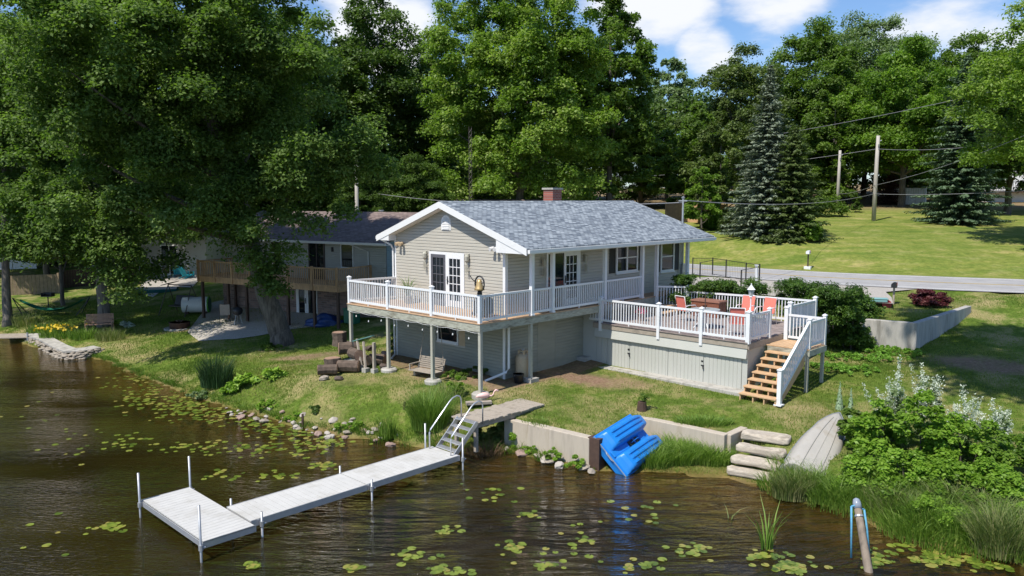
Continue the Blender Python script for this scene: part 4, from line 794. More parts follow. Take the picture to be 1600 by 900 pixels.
tree('maple_tree', 'dark maple with a thick grey trunk behind the slatted bench', (x, y, z), 19, 6.4, 5.4, L['maple'], 130, 700, .18, trunk=.37, crown_shift=(-.2, .5), seed=5, limbs=20, cr=(.15, .26), shape='oval', skirt=.3, bark=M['bark2'], extra=[(random.uniform(-4.0, 6.5), random.uniform(-3.6, -1.5), random.uniform(4.0, 7.5)) for _ in range(46)] + [(1.5, -2.5, 3.2), (2.2, -2.8, 2.9), (3.0, -2.6, 3.3), (2.6, -2.6, 2.0), (3.6, -2.0, 3.0), (4.6, -1.5, 3.6), (.6, -2.4, 3.9), (-1.2, -2.4, 4.0)])
x, y, z = PXG(14, 507, .55)
tree('pine_tree', 'soft needled pine at the left edge beside the little dock', (x, y, z), 21, 5.8, 3.4, L['pine'], 150, 700, .26, trunk=.30, crown_shift=(.8, .3), seed=9, limbs=24, cr=(.2, .34), flat=.32, aspect=.16, hollow=.2, bark=M['bark2'], up=.9)
tree('leafy_tree', 'bright leafed small tree between the pine and the maple trunk', spot(92, 50), 8.5, 3.2, 2.6, L['mid'], 46, 380, .24, trunk=.16, seed=4, limbs=8)
# the wood behind the left lawn
protoD = tree('woodland_tree', 'dark tree behind the pine at the far left edge', spot(-30, 62), 22, 6.5, 2.5, L['dark'], 130, 440, .27, trunk=.35, seed=11, limbs=10, group='dark trees behind the left lawn')
protoM = tree('woodland_tree', 'tall tree with dark oval crown behind the power pole and the brown roof', spot(596, 76), 25.4, 5.4, 2.5, L['dark'], 145, 440, .27, trunk=.4, seed=13, limbs=10, cr=(.2, .32), shape='egg', group='dark trees behind the left lawn')
for px, dist, sc, rot, pr, lab in [(70, 58, (.8, .8, .62), 1.3, protoD, 'lower dark tree behind the wooden fence by the pine'), (160, 66, (1, 1, 1.0), 2.1, protoD, 'dark tree behind the maple with the thick grey trunk'), (265, 62, (.9, .9, .98), 3.3, protoD, 'dark tree behind the grey cottage on the left'),
                                    (360, 68, (1, 1, 1.02), .4, protoD, 'dark tree directly behind the great maple crown'), (450, 64, (.85, .85, .85), 4.4, protoM, 'dark tree right of the great maple above the brown roof'),
                                    (530, 72, (.95, .95, .80), 5.2, protoM, 'shorter dark tree just left of the power pole above the brown roof'), (668, 82, (.9, .9, .8), 1.0, protoM, 'dark tree in shade at the left flank of the cottonwood'), (560, 58, (.42, .42, .30), 2.2, protoM, 'low dark tree at the foot of the power pole'), (655, 60, (.5, .5, .34), .7, protoM, 'low tree above the gable between power pole and cottonwood'),
                                    (-90, 70, (1.1, 1.1, 1.05), 3.0, protoD, 'tree at the far left edge, only its right flank in view')]:
    dup(pr, spot(px, dist), rot, lab, sc)
# big cottonwood behind the roof
tree('cottonwood_tree', 'big sunlit cottonwood rising behind the roof of the tan house', spot(812, 66), 27, 8.6, 4.2, L['cotton'], 320, 500, .23, trunk=.5, seed=17, limbs=24, cr=(.09, .19), shape='oval', skirt=.7, hollow=.22, bark=M['bark2'])
tree('woodland_tree', 'tall dark tree on the shaded right flank of the cottonwood', spot(950, 74), 25, 4.3, 3, L['mid'], 159, 440, .27, trunk=.4, seed=19, limbs=8, group='trees behind the roof')
tree('woodland_tree', 'pale green rounded tree above the far end of the roof, under the small cloud', spot(1040, 108), 20, 5.0, 3, L['silver'], 70, 380, .36, trunk=.3, seed=23, limbs=6, group='trees behind the roof')
tree('woodland_tree', 'feathery olive tree right of the pale rounded tree, before the cloud', spot(1150, 84), 17.6, 5.6, 2, L['olive'], 120, 420, .26, trunk=.3, seed=29, limbs=14, cr=(.16, .26), group='trees beyond the slope')
tree('woodland_tree', 'lower mid green tree behind the tan fence', spot(1078, 80), 11.5, 4.2, 1.2, L['mid'], 70, 420, .28, trunk=.25, seed=31, limbs=6, group='trees beyond the slope')
tree('woodland_tree', 'olive brown bushy tree left of the blue spruce', spot(1122, 72), 10.5, 3.2, .3, L['olive'], 60, 420, .24, trunk=.22, seed=33, limbs=8, group='trees beyond the slope')
tree('woodland_tree', 'small bright tree leafing over the tan wooden fence', spot(1095, 68), 6.0, 2.0, .6, L['bright'], 34, 300, .2, trunk=.12, seed=34, limbs=6, group='trees beyond the slope')
tree('woodland_tree', 'tall grey green tree above the tip of the blue spruce', spot(1262, 98), 22.6, 6.8, 2, L['mid'], 168, 440, .30, trunk=.4, seed=37, limbs=8, group='trees beyond the slope')
tree('woodland_tree', 'tallest silver green tree in the wood above the two power poles', spot(1345, 104), 24.6, 8.0, 3, L['silver'], 182, 440, .30, trunk=.4, seed=41, limbs=10, group='trees beyond the slope')
tree('woodland_tree', 'bright green maple directly behind the taller power pole', spot(1405, 88), 18.4, 6.6, 3.2, L['bright'], 174, 440, .27, trunk=.45, seed=43, limbs=12, group='trees beyond the slope')
tree('woodland_tree', 'mid green tree between blue spruce and power poles', spot(1296, 90), 14, 4.2, .8, L['mid'], 80, 400, .3, trunk=.3, seed=47, limbs=6, group='trees beyond the slope')
tree('woodland_tree', 'dark green tree behind the right blue spruce', spot(1500, 100), 21, 7, 3, L['mid'], 140, 440, .30, trunk=.4, seed=51, limbs=6, group='trees beyond the slope')
tree('woodland_tree', 'dark green tree at the right edge behind the white house', spot(1570, 78), 15, 5.5, 2, L['dark'], 125, 440, .30, trunk=.4, seed=53, limbs=6, group='trees beyond the slope')
tree('woodland_tree', 'dark background tree low between the power poles and the white fence', spot(1430, 112), 13, 6, .5, L['dark'], 70, 380, .36, trunk=.3, seed=57, limbs=4, group='trees beyond the slope')
tree('cottonwood_tree', 'leafy cottonwood reaching in from the right edge over the blue spruce', spot(1650, 56), 19, 7.0, 5.0, L['cotton'], 130, 600, .21, trunk=.5, seed=61, limbs=26, cr=(.14, .24), shape='oval')
for px, dist, H, lab in [(1190, 118, 18, 'far tree crown in the gap left of the tall grey green tree'), (1430, 122, 21, 'far tree crown between the tallest tree and the right cottonwood'), (900, 118, 16, 'far tree low behind the cottonwood trunk'), (760, 100, 13, 'far tree low behind the left side of the cottonwood'), (1000, 96, 12, 'dark tree low behind the right end of the ridge'), (700, 90, 12, 'dark tree low behind the antenna mast')]:
    o_ = dup(protoM, spot(px, dist), px * .01, lab, (.95, .95, H / 25.4)); o_['group'] = 'far trees closing the wood'
# conifers
conifer('spruce_tree', 'tall blue spruce with a pointed silvery top on the mown slope', spot(1194, 63), 13.3, 3.3, L['bluespruce'], 58, 15, seed=3, spray=.4, group=None)
conifer('hemlock_tree', 'broad dark green hemlock leaning on the right side of the blue spruce', spot(1236, 61.5), 8.6, 3.0, L['hemlock'], 42, 15, seed=6, spray=.38, power=.62)
conifer('spruce_tree', 'dense green spruce on the slope right of the power poles', spot(1494, 71), 14.8, 3.8, L['spruce'], 60, 16, seed=8, spray=.4, power=.62)
conifer('spruce_tree', 'small dead brownish spruce in the shade behind the power pole', spot(1388, 92), 5.2, 2.0, leafmat('dead_needles', [(.06, .025, .02), (.10, .05, .035)], .1), 22, 9, seed=12)
bush('arborvitae', 'narrow dark arborvitae between the two power poles', spot(1333, 82), .7, .7, 3.2, L['dark'], 24, 260, .16, cat='tree', stems=1)
for i, (px, dist, r, h, mt, lab) in enumerate([(1262, 60, 1.3, 1.6, 'bright', 'leafy bush under the right side of the hemlock'), (1290, 78, 2.2, 2.6, 'mid', 'bush at the wood edge left of the shorter power pole'), (1120, 70, 1.6, 1.4, 'bright', 'low bush at the foot of the tan fence'), (1150, 66, 1.6, 2.0, 'hemlock', 'dark bush left of the blue spruce foot'), (1215, 60, 1.6, .9, 'hemlock', 'low dark growth in front of the blue spruce')]):
    bush('bush', lab, spot(px, dist), r, r, h, L[mt], 22, 260, .2, group='bushes along the wood edge')
# a tall tree on the shore right of the frame: its crown throws the dappled shade on the right lawn
tree('shore_tree', 'tall tree on the shore right of the view, shading the right lawn', (14.5, 14.5, .3), 29, 5.6, 18.0, L['mid'], 130, 300, .34, trunk=.4, crown_shift=(-3.3, 3.4), skirt=0, seed=71, limbs=12, cr=(.18, .3))
# ================================================================== dock, ladder, walkway
DX = Vector((.697, .717)).normalized(); DROT = math.atan2(DX.y, DX.x); DO = (-5.75, 16.86)
def DW(x, y): return (DO[0] + DX.x * x - DX.y * y, DO[1] + DX.y * x + DX.x * y)
dock = thing('dock', 'white panel L shaped dock on metal posts reaching into the pond', 'dock', (*DO, 0), DROT)
def dpanel(x0, x1, y0, y1, z, name='deck_panel', along='x'):
    b = MB(); n = int(((x1 - x0) if along == 'x' else (y1 - y0)) / .152)
    for i in range(n):
        if along == 'x': a = x0 + (x1 - x0) * i / n; c = x0 + (x1 - x0) * (i + 1) / n - .006; b.box(a, y0 + .03, z - .03, c, y1 - .03, z)
        else: a = y0 + (y1 - y0) * i / n; c = y0 + (y1 - y0) * (i + 1) / n - .006; b.box(x0 + .03, a, z - .03, x1 - .03, c, z)
    o_ = b.build(name, M['dock'], dock); f = MB()
    f.box(x0, y0, z - .15, x1, y0 + .028, z + .004); f.box(x0, y1 - .028, z - .15, x1, y1, z + .004); f.box(x0 - .003, y0 + .029, z - .15, x0 + .02, y1 - .029, z - .034); f.box(x1 - .02, y0 + .029, z - .15, x1 + .003, y1 - .029, z - .034); f.build('frame', M['metal'], o_)
ZK = .42
dpanel(.03, 3.2, .28, 1.5, ZK); dpanel(3.22, 6.4, .28, 1.5, ZK + .01); dpanel(-1.22, .0, .0, 3.4, ZK, along='y')
for x, y, zt in ((-1.27, 3.36, 1.12), (.02, 3.47, 1.2), (-1.28, -.02, 1.26), (.18, 1.57, .56), (.25, .21, .6), (3.25, 1.57, .6), (3.3, .21, .56), (6.2, 1.57, 1.15), (6.46, .22, .95)):
    b = MB(); b.tube([(x, y, -1.4), (x, y, zt)], .027, 10); o_ = b.build('dock_post', M['galv'], dock, smooth=True); b = MB(); b.tube([(x, y, ZK - .16), (x, y, ZK - .04)], .05, 10); b.tube([(x, y, ZK - .1), (x + .09, y - .03, ZK - .1)], .018, 6); b.build('clamp', M['galv'], o_)
lad = thing('dock_ladder', 'aluminium ladder steps with two curved handrails from the dock up to the walkway', 'ladder', (*DO, 0), DROT)
for y in (.50, 1.32): b = MB(); b.bar((6.42, y, .38), (7.28, y, 1.16), .03, .14); b.build('stringer', M['metal'], lad)
for k in range(5): f = (k + .35) / 4.55; x = 6.42 + .86 * f; z = .38 + .78 * f + .04; b = MB(); b.box(x - .09, .52, z - .025, x + .11, 1.30, z); b.build('tread', M['metal'], lad)
for y in (.44, 1.38):
    b = MB(); b.tube([(6.2, y, .30), (6.2, y, .92), (6.24, y, 1.0), (7.0, y, 1.70), (7.12, y, 1.78), (7.28, y, 1.82), (7.4, y, 1.78), (7.46, y, 1.68), (7.46, y, 1.1)], .022, 8); b.build('handrail', M['metal'], lad, smooth=True)
p0 = np.array(G(724, 655, 1.13)); p1 = np.array(G(832, 629, 1.08)); wd_ = (p1 - p0) / np.linalg.norm(p1 - p0); wang = math.atan2(wd_[1], wd_[0]); wl = float(np.linalg.norm(p1 - p0))
wk = thing('plank_walkway', 'weathered grey plank walkway between ladder top and lawn', 'walkway', (float(p0[0]), float(p0[1]), 0), wang)
b = MB(); s = 0.0
while s < wl: b.box(s, -.55 + random.uniform(-.05, .05), 1.07 + random.uniform(0, .012), s + .175, .52 + random.uniform(-.04, .06), 1.115 + random.uniform(0, .012)); s += .19
b.build('planks', M['oldwood'], wk, bev=.006)
b = MB(); b.box(0, -.48, .93, wl, -.42, 1.068); b.box(0, .4, .93, wl, .46, 1.068); b.box(.05, -.5, .2, .15, -.4, .93); b.box(.05, .38, .2, .15, .48, .93); b.build('beams', M['oldwood'], wk)

# ================================================================== pedal boat against the seawall, hull side up
pa = Vector((2.38, 21.72, .98)); pb = Vector((3.3, 21.12, -.08)); e2 = (pb - pa); WB = e2.length; e2.normalize(); e1 = Vector((1.5, 1.95, .32)); e1 = (e1 - e2 * e1.dot(e2)).normalized(); e3 = e1.cross(e2).normalized()
if e3.y > 0: e3 = -e3
mat4 = Matrix(((e1.x, e2.x, e3.x, pa.x), (e1.y, e2.y, e3.y, pa.y), (e1.z, e2.z, e3.z, pa.z), (0, 0, 0, 1)))
pbt = thing('pedal_boat', 'blue plastic pedal boat turned over and leaning on the seawall corner', 'boat'); pbt.matrix_world = mat4
def hull(y0, y1, hgt, name):
    b = MB(); nx, ny = 24, 24; LB = 2.15; yc = (y0 + y1) / 2
    for i in range(nx + 1):
        f = i / nx; x = .04 + LB * f; taper = 1 - .38 * max(0, (f - .62) / .38) ** 2; hh = hgt * (min(1, f / .10) ** .6 if f < .10 else 1) * (1 - .6 * max(0, (f - .55) / .45) ** 2)
        for j in range(ny + 1):
            g_ = j / ny * 2 - 1; prof = (1 - abs(g_) ** 7) ** .6; rib = (.035 if any(abs(g_ - c_) < .12 for c_ in (-.5, 0, .5)) else 0) * (.14 < f < .88)
            b.v.append((x, yc + g_ * (y1 - y0) / 2 * taper, hh * prof + rib))
    for i in range(nx):
        for j in range(ny): k = i * (ny + 1) + j; b.f.append((k, k + 1, k + ny + 2, k + ny + 1))
    b.f.append(tuple(range(ny + 1)))
    return b.build(name, M['blue'], pbt)
hull(.03, .64, .27, 'hull'); hull(.80, 1.41, .27, 'hull')
b = MB(); b.box(-.05, -.02, -.09, 2.0, 1.44, .0); b.box(-.02, .0, -.28, 1.7, 1.42, -.09); b.box(.02, .62, .0, .85, .82, .07); b.box(1.5, .60, .0, 1.75, .84, .05); b.build('deck_shell', M['blue'], pbt, bev=.03)
b = MB(); b.box(.95, .62, .002, 1.45, .82, .02); b.build('paddle_well', M['black'], pbt)
b = MB()
for k in range(3): t = k * 1.05; b.bar((1.2 - .16 * math.cos(t), .72, .08 - .1 * math.sin(t)), (1.2 + .16 * math.cos(t), .72, .08 + .1 * math.sin(t)), .15, .012, (0, 1, 0))
b.tube([(1.2, .6, .06), (1.2, .84, .06)], .02, 8); b.build('paddle_wheel', M['blue'], pbt)
b = MB(); b.box(-.056, .0, -.03, -.048, 1.42, .0); b.tube([(-.06, .55, -.02), (-.09, .6, -.02), (-.09, .82, -.02), (-.06, .87, -.02)], .012, 6); b.build('rim_handle', M['metal'], pbt)

# upturned rowboat
def loft(name, secs, m, par, smooth=True, cap=True):
    b = MB(); n = len(secs[0])
    for s in secs: b.v += [tuple(q) for q in s]
    for i in range(len(secs) - 1):
        for j in range(n - 1): k = i * n + j; b.f.append((k, k + 1, k + n + 1, k + n))
    if cap: b.f.append(tuple(range(n)))
    return b.build(name, m, par, smooth)
A0_ = Vector((9.9, 23.2, 1.12)); B0_ = Vector((7.85, 20.25, .25)); ax = (B0_ - A0_); LBt = ax.length; ax.normalize(); sy = Vector((0, 0, 1)).cross(ax).normalized(); sz = ax.cross(sy)
tilt = Matrix.Rotation(R(-20), 3, ax); sy = tilt @ sy; sz = tilt @ sz
rb = thing('rowing_boat', 'upturned pale grey rowing boat lying on the bank beside the stone steps', 'boat'); rb.matrix_world = Matrix(((ax.x, sy.x, sz.x, A0_.x), (ax.y, sy.y, sz.y, A0_.y), (ax.z, sy.z, sz.z, A0_.z), (0, 0, 0, 1)))
secs = []
for i in range(17):
    f = i / 16; w = .70 * (1 - (1 - f) ** 2.4) ** .8 * (1 - .06 * f); hgt = .42 * (.55 + .45 * min(1, f * 2.2)) * (1 - .1 * f); x = LBt * f; sec = []
    for g_, h_ in ((-1, 0), (-.99, .12), (-.9, .5), (-.78, .82), (-.6, .96), (-.3, 1.0), (0, 1.03), (.3, 1.0), (.6, .96), (.78, .82), (.9, .5), (.99, .12), (1, 0)): sec.append((x - .25 * (1 - f) * (1 - h_) * (f < .3), g_ * w, h_ * hgt - .08 + .10 * (1 - f) * (1 - h_)))
    secs.append(sec)
bh = pm('grey_boat_hull', (.39, .37, .33), .7, .1, 2, bmp=.2, bscale=12, dirt=(.27, .23, .17), dscale=2, damt=.7); loft('hull', secs, bh, rb, True)
b = MB(); n = len(secs[-1]); b.add([(q[0] + .002, q[1], q[2]) for q in secs[-1]], [tuple(range(n))]); b.build('transom', bh, rb)
b = MB()
for g_ in (-.35, 0, .35): b.tube([(LBt * f, g_ * .70 * (1 - (1 - f) ** 2.4) ** .8, .436 * (.55 + .45 * min(1, f * 2.2)) * (1 - .1 * f) - .085) for f in np.linspace(.12, .99, 12)], .014, 5)
b.build('keel_strips', bh, rb)
for sgn in (-1, 1):
    b = MB(); b.tube([tuple(Vector(s[0 if sgn < 0 else -1]) + Vector((0, sgn * .01, 0))) for s in secs], .022, 6); b.build('gunwale', M['galv'], rb)

# stone steps
stepm = pm('step_stone', (.44, .385, .31), .95, .3, 4, (1, 1, 3), bmp=1.0, bscale=9, dirt=(.22, .18, .13), dscale=2.5, damt=.8)
ss = thing('stone_steps', 'four pale stone slab steps going down to the water beside the upturned boat', 'steps')
for k, (px, py, z, w_, d_) in enumerate([(1197, 678, .90, 1.45, .62), (1190, 699, .70, 1.4, .5), (1182, 718, .47, 1.4, .5), (1172, 735, .24, 1.3, .5)]):
    x, y = G(px, py, z); b = MB(); nx = 12
    top = []; r0 = math.atan2(-.52, .85)
    poly = []
    for i in range(nx): t = 2 * math.pi * i / nx; ca, sa = math.cos(t), math.sin(t); poly.append((w_ / 2 * np.sign(ca) * abs(ca) ** .35 * random.uniform(.94, 1.04), d_ / 2 * np.sign(sa) * abs(sa) ** .35 * random.uniform(.9, 1.06)))
    b.prism([(float(q[0]), float(q[1])) for q in poly], -.17, 0); b.v = [(q[0] + random.uniform(-.02, .02), q[1] + random.uniform(-.02, .02), q[2] + random.uniform(-.03, .03)) for q in b.v]; o_ = b.build('slab', stepm, ss, bev=.045, loc=(x, y, z)); o_.rotation_euler = (0, 0, r0 + random.uniform(-.08, .08))

# ================================================================== rocks
def rock_mesh(seed, m, name='rock'):
    bm_ = bmesh.new(); bmesh.ops.create_icosphere(bm_, subdivisions=2, radius=1); r_ = random.Random(seed); ph = [r_.uniform(0, 6) for _ in range(6)]
    for v_ in bm_.verts:
        c = v_.co; k = 1 + .18 * math.sin(c.x * 2.3 + ph[0]) + .15 * math.sin(c.y * 3.1 + ph[1]) + .12 * math.sin(c.z * 3.7 + ph[2]) + r_.uniform(-.11, .11); v_.co = Vector((c.x * k, c.y * k * .8, c.z * k * .55))
    me_ = bpy.data.meshes.new(name); bm_.to_mesh(me_); bm_.free(); me_.materials.append(m); return me_
M['stone2'] = pm('pale_stone', (.40, .36, .31), .9, .15, 3, bmp=.3, bscale=12, dirt=(.35, .28, .2), dscale=3, damt=.6); M['stone3'] = pm('pink_stone', (.30, .21, .17), .9, .2, 3, bmp=.3, bscale=12)
RM = [rock_mesh(i, [M['stone'], M['stone2'], M['stone3']][i % 3]) for i in range(7)]
def rock(x, y, z, s, label, group, me_=None, name='rock'):
    o_ = bpy.data.objects.new(name, me_ or random.choice(RM)); COL.objects.link(o_); o_.location = (x, y, z); o_.scale = (s * random.uniform(.8, 1.25), s * random.uniform(.8, 1.25), s * random.uniform(.7, 1.1)); o_.rotation_euler = (random.uniform(-.3, .3), random.uniform(-.3, .3), random.uniform(0, 6)); return tag(o_, label, 'rock', group)
shore_px = [(350, 640), (372, 646), (395, 650), (420, 655), (445, 661), (470, 668), (500, 674), (530, 680), (560, 683), (590, 686), (620, 690)]
for i in range(58):
    f = random.random() * (len(shore_px) - 1.001); k = int(f); t = f - k; px = shore_px[k][0] * (1 - t) + shore_px[k + 1][0] * t; py = shore_px[k][1] * (1 - t) + shore_px[k + 1][1] * t + random.uniform(-14, 4)
    x, y = G(px, py, .08); rock(x, y, max(0, hz(x, y)) + .03, random.choice([.06, .08, .11, .13, .17]), 'grey and pink stone lying along the waterline of the lawn between dock and hostas', 'stones along the waterline')
for i in range(9):
    px = random.uniform(790, 925); x, y = G(px, 700 + (px - 800) * .27 + random.uniform(-3, 8), .05); rock(x, y, .06, random.choice([.09, .13, .17]), 'pale stone in the weeds at the foot of the left seawall', 'stones below the seawall')
for i in range(12):
    px = random.uniform(185, 300); x, y = G(px, 562 + (px - 185) * .42 + random.uniform(-3, 3), .05); rock(x, y, .03, random.choice([.07, .1, .13]), 'small stone on the grassy waterline right of the stone wall', 'stones on the far waterline')
# stone revetment with a flat cap at the flower bed
sw = thing('stone_wall', 'low rubble stone wall with flat concrete cap below the flower bed at the left shore', 'stone wall')
wl_pts = [G(38, 521, .42), G(60, 528, .42), G(84, 541, .42), G(100, 547, .42), G(130, 546, .42), G(158, 541, .42)]
b = MB()
for i in range(len(wl_pts) - 1):
    p_, q_ = Vector(wl_pts[i]), Vector(wl_pts[i + 1]); d = (q_ - p_).normalized(); n_ = Vector((-d.y, d.x)); n_ = n_ if n_.y > 0 else -n_
    b.slab([(*p_, .36), (*q_, .36), (*(q_ + n_ * .62), .40), (*(p_ + n_ * .62), .40)], .08)
b.build('cap', M['concrete'], sw)
V_, F_ = [], []; base_me = RM[0]
vv = np.array([tuple(v_.co) for v_ in base_me.vertices]); ff = np.array([tuple(p.vertices) for p in base_me.polygons])
for i in range(330):
    f = random.random() * (len(wl_pts) - 1.001); k = int(f); t = f - k; x = wl_pts[k][0] * (1 - t) + wl_pts[k + 1][0] * t; y = wl_pts[k][1] * (1 - t) + wl_pts[k + 1][1] * t; h_ = random.random(); r_ = random.uniform(.07, .15); a_ = random.uniform(0, 6); c, s = math.cos(a_), math.sin(a_)
    q = vv * r_; q = np.stack([q[:, 0] * c - q[:, 1] * s, q[:, 0] * s + q[:, 1] * c, q[:, 2]], 1) + np.array([x + .1 * h_, y - .30 * (1 - h_) + .08, -.06 + .38 * h_]); F_.append(ff + len(V_) * len(vv)); V_.append(q)
npmesh('rubble', np.concatenate(V_), np.concatenate(F_), M['stone'], sw)

# ================================================================== lily pads
def pad_mesh(seed):
    r_ = random.Random(seed); n = 14; b = MB(); b.v.append((0, 0, .012)); ph = r_.uniform(0, 6)
    for i in range(n + 1): t = .22 + (2 * math.pi - .44) * i / n; rr = 1 + .05 * math.sin(3 * t + ph); b.v.append((rr * math.cos(t), rr * math.sin(t), .012 + .05 * max(0, math.sin(2 * t + ph)) * r_.uniform(.2, 1)))
    b.f = [(0, i, i + 1) for i in range(1, n + 1)]
    me_ = bpy.data.meshes.new('lily_pad'); me_.from_pydata(b.v, [], b.f); a_ = me_.attributes.new('rnd', 'FLOAT', 'FACE'); a_.data.foreach_set('value', [.12 + .13 * seed] * len(b.f)); me_.materials.append(L['lily']); return me_
PM = [pad_mesh(i) for i in range(7)]
clus = [(215, 598, 45, 14, 26), (260, 622, 60, 16, 60), (300, 640, 55, 14, 55), (220, 628, 30, 10, 22), (345, 652, 40, 12, 26), (410, 660, 45, 10, 34), (450, 674, 50, 12, 40), (520, 690, 50, 9, 30), (540, 668, 30, 5, 10), (330, 700, 60, 10, 22), (400, 705, 50, 12, 20), (460, 700, 40, 12, 20), (200, 690, 45, 14, 14), (510, 728, 18, 6, 12), (365, 745, 40, 9, 10), (440, 745, 20, 5, 7), (130, 700, 60, 30, 8), (590, 745, 20, 8, 8), (170, 824, 16, 7, 14), (395, 884, 12, 4, 8), (552, 888, 14, 4, 7), (800, 856, 14, 7, 9), (650, 870, 30, 12, 8), (820, 805, 16, 8, 7), (705, 830, 16, 6, 6), (770, 770, 50, 14, 8),
        (1080, 860, 26, 12, 12), (1235, 886, 30, 8, 24), (1190, 870, 24, 8, 8), (900, 850, 60, 25, 10), (700, 890, 50, 6, 10), (1000, 800, 60, 24, 8), (1370, 872, 20, 14, 14), (1480, 872, 40, 12, 46), (1560, 882, 34, 8, 34), (1430, 852, 30, 12, 20), (860, 885, 30, 8, 8), (1000, 886, 20, 7, 8), (40, 650, 40, 50, 6), (90, 850, 50, 30, 4)]
pads = []
for cx, cy_, sx, sy_, n in clus:
    for i in range(int(n * 1.9)):
        px, py = random.gauss(cx, sx * .6), random.gauss(cy_, sy_ * .6); x, y = G(px, py, .0); s = random.uniform(.05, .105); pads.append((s / y, x, y, s, px))
wat = poly_sd(np.array([(p[1], p[2]) for p in pads]), POND); pads = [p for p, w in zip(pads, wat) if w < -.15]
pads.sort(reverse=True); restV, restF, restR = [], [], []
for i, (_, x, y, s, px) in enumerate(pads):
    me_ = random.choice(PM); a_ = random.uniform(0, 6.3)
    if i < 290:
        o_ = bpy.data.objects.new('lily_pad', me_); COL.objects.link(o_); o_.location = (x, y, .006 + .004 * (i % 5)); o_.scale = (s, s, s * .8); o_.rotation_euler = (0, 0, a_)
        tag(o_, 'yellow green lily pad floating on the brown pond', 'lily pad', 'lily pads floating on the pond')
    else:
        q = np.array([tuple(v_.co) for v_ in me_.vertices]) * s; c, s_ = math.cos(a_), math.sin(a_); q = np.stack([q[:, 0] * c - q[:, 1] * s_ + x, q[:, 0] * s_ + q[:, 1] * c + y, q[:, 2] * .8 + .006 + .004 * (i % 5)], 1)
        f_ = np.array([tuple(p_.vertices) for p_ in me_.polygons]); restF.append(f_ + sum(len(v) for v in restV)); restV.append(q); restR.append(np.full(len(f_), random.random()))
if restV: tag(npmesh('lily_pads', np.concatenate(restV), np.concatenate(restF), L['lily'], None, np.concatenate(restR)), 'small distant lily pads spread over the pond', 'lily pads', kind='stuff')

# ================================================================== things under and on the decks
def at_house(name, label, cat, u, a, z, rz=0, group=None): return thing(name, label, cat, (*HW(u, a), z), HROT + rz, group)
bl = at_house('dinner_bell', 'brass bell in a black iron yoke on the corner rail post', 'bell', .06, .06, ZD + .97)
b = MB(); b.tube([(0, 0, 0), (0, 0, .1)], [.075, .05], 10); b.tube([(.0, .17 * math.sin(t) * 1.0, .28 - .2 * math.cos(t)) for t in np.linspace(.0, 2 * math.pi, 25)], .022, 6); b.tube([(0, .17, .33), (-.02, .26, .38), (-.03, .33, .47)], .014, 6); b.tube([(0, -.17, .31), (0, .17, .31)], .018, 6); b.build('yoke', M['black'], bl, smooth=True)
b = MB(); b.lathe([(.02, .20), (.05, .19), (.075, .13), (.09, .05), (.115, -.03), (.145, -.085), (.13, -.085), (.08, 0)], 20, (-.01, 0, .20)); b.build('bell', M['gold'], bl, smooth=True); bl.scale = (1.25, 1.25, 1.25)
pt = at_house('propane_tank', 'tall tan propane cylinder with a collar against the lower wall', 'propane tank', 2.62, .48, 1.18)
b = MB(); b.lathe([(.2, 0), (.2, .06), (.25, .1), (.27, .16), (.27, .85), (.25, .93), (.19, 1.0), (.08, 1.04)], 22); b.build('body', M['tan'], pt, smooth=True)
b = MB(); b.tube([(.15 * math.cos(t), .15 * math.sin(t), 1.12) for t in np.linspace(.4, 5.9, 18)], .02, 6)
for k in range(4): t = .4 + k * 1.83; b.box(.15 * math.cos(t) - .03, .15 * math.sin(t) - .03, .96, .15 * math.cos(t) + .03, .15 * math.sin(t) + .03, 1.12)
b.build('collar', M['tan'], pt); b = MB(); b.tube([(0, 0, 1.0), (0, 0, 1.16)], .035, 8); b.tube([(0, 0, 1.15), (0, 0, 1.18)], .06, 10); b.build('valve', M['galv'], pt)
bk = at_house('bucket', 'black bucket in front of the tan propane cylinder', 'bucket', 2.1, .22, 1.17); b = MB(); b.lathe([(.14, 0), (.19, .38), (.2, .4), (.185, .4), (.13, .03)], 18); b.build('body', M['black'], bk, smooth=True); b = MB(); b.tube([(.19 * math.cos(t), .02, .38 - .12 * math.sin(t)) for t in np.linspace(0, math.pi, 10)], .008, 5); b.build('handle', M['galv'], bk)
def slat_bench(root, W, m, legs=True, sh=.42, dep=.45, hh=.5, tiltb=.22, slat=.07):
    b = MB()
    y = 0
    while y < dep: b.box(-W / 2, -y - slat * .8, sh - .02, W / 2, -y, sh); y += slat
    b.build('seat', m, root); b = MB(); z = .06
    while z < hh: b.bar((-W / 2, tiltb * z, sh + z), (W / 2, tiltb * z, sh + z), .02, slat * .75, (0, 0, 1)); z += slat
    b.build('backrest', m, root)
    for s in (-1, 1):
        b = MB(); x = s * (W / 2 - .03); b.bar((x, -dep, sh + .2), (x, .05, sh + .2), .05, .03); b.bar((x, -dep + .03, sh if not legs else 0), (x, -dep + .03, sh + .2), .04, .04, (0, 1, 0)); b.bar((x, .0, sh if not legs else 0), (x, tiltb * hh + .01, sh + hh), .04, .04, (0, 1, 0)); b.build('arm_frame', m, root)
x, y, z = PXG(673, 586, 1.2, 0); hu, ha = HF(x, y)
sb = at_house('porch_swing', 'weathered grey slatted swing seat resting under the porch deck', 'swing seat', hu, ha, z, R(-90 + 8)); slat_bench(sb, 1.25, M['oldwood'], False, .22, .5, .42, .3); b = MB(); b.tube([(-.58, .05, .5), (-.35, .15, 3.3 - z)], .012, 5); b.tube([(.58, .05, .5), (.35, .15, 3.3 - z)], .012, 5); b.box(-.5, -.4, 0, -.4, .1, .2); b.box(.4, -.4, 0, .5, .1, .2); b.build('ropes', M['oldwood'], sb)
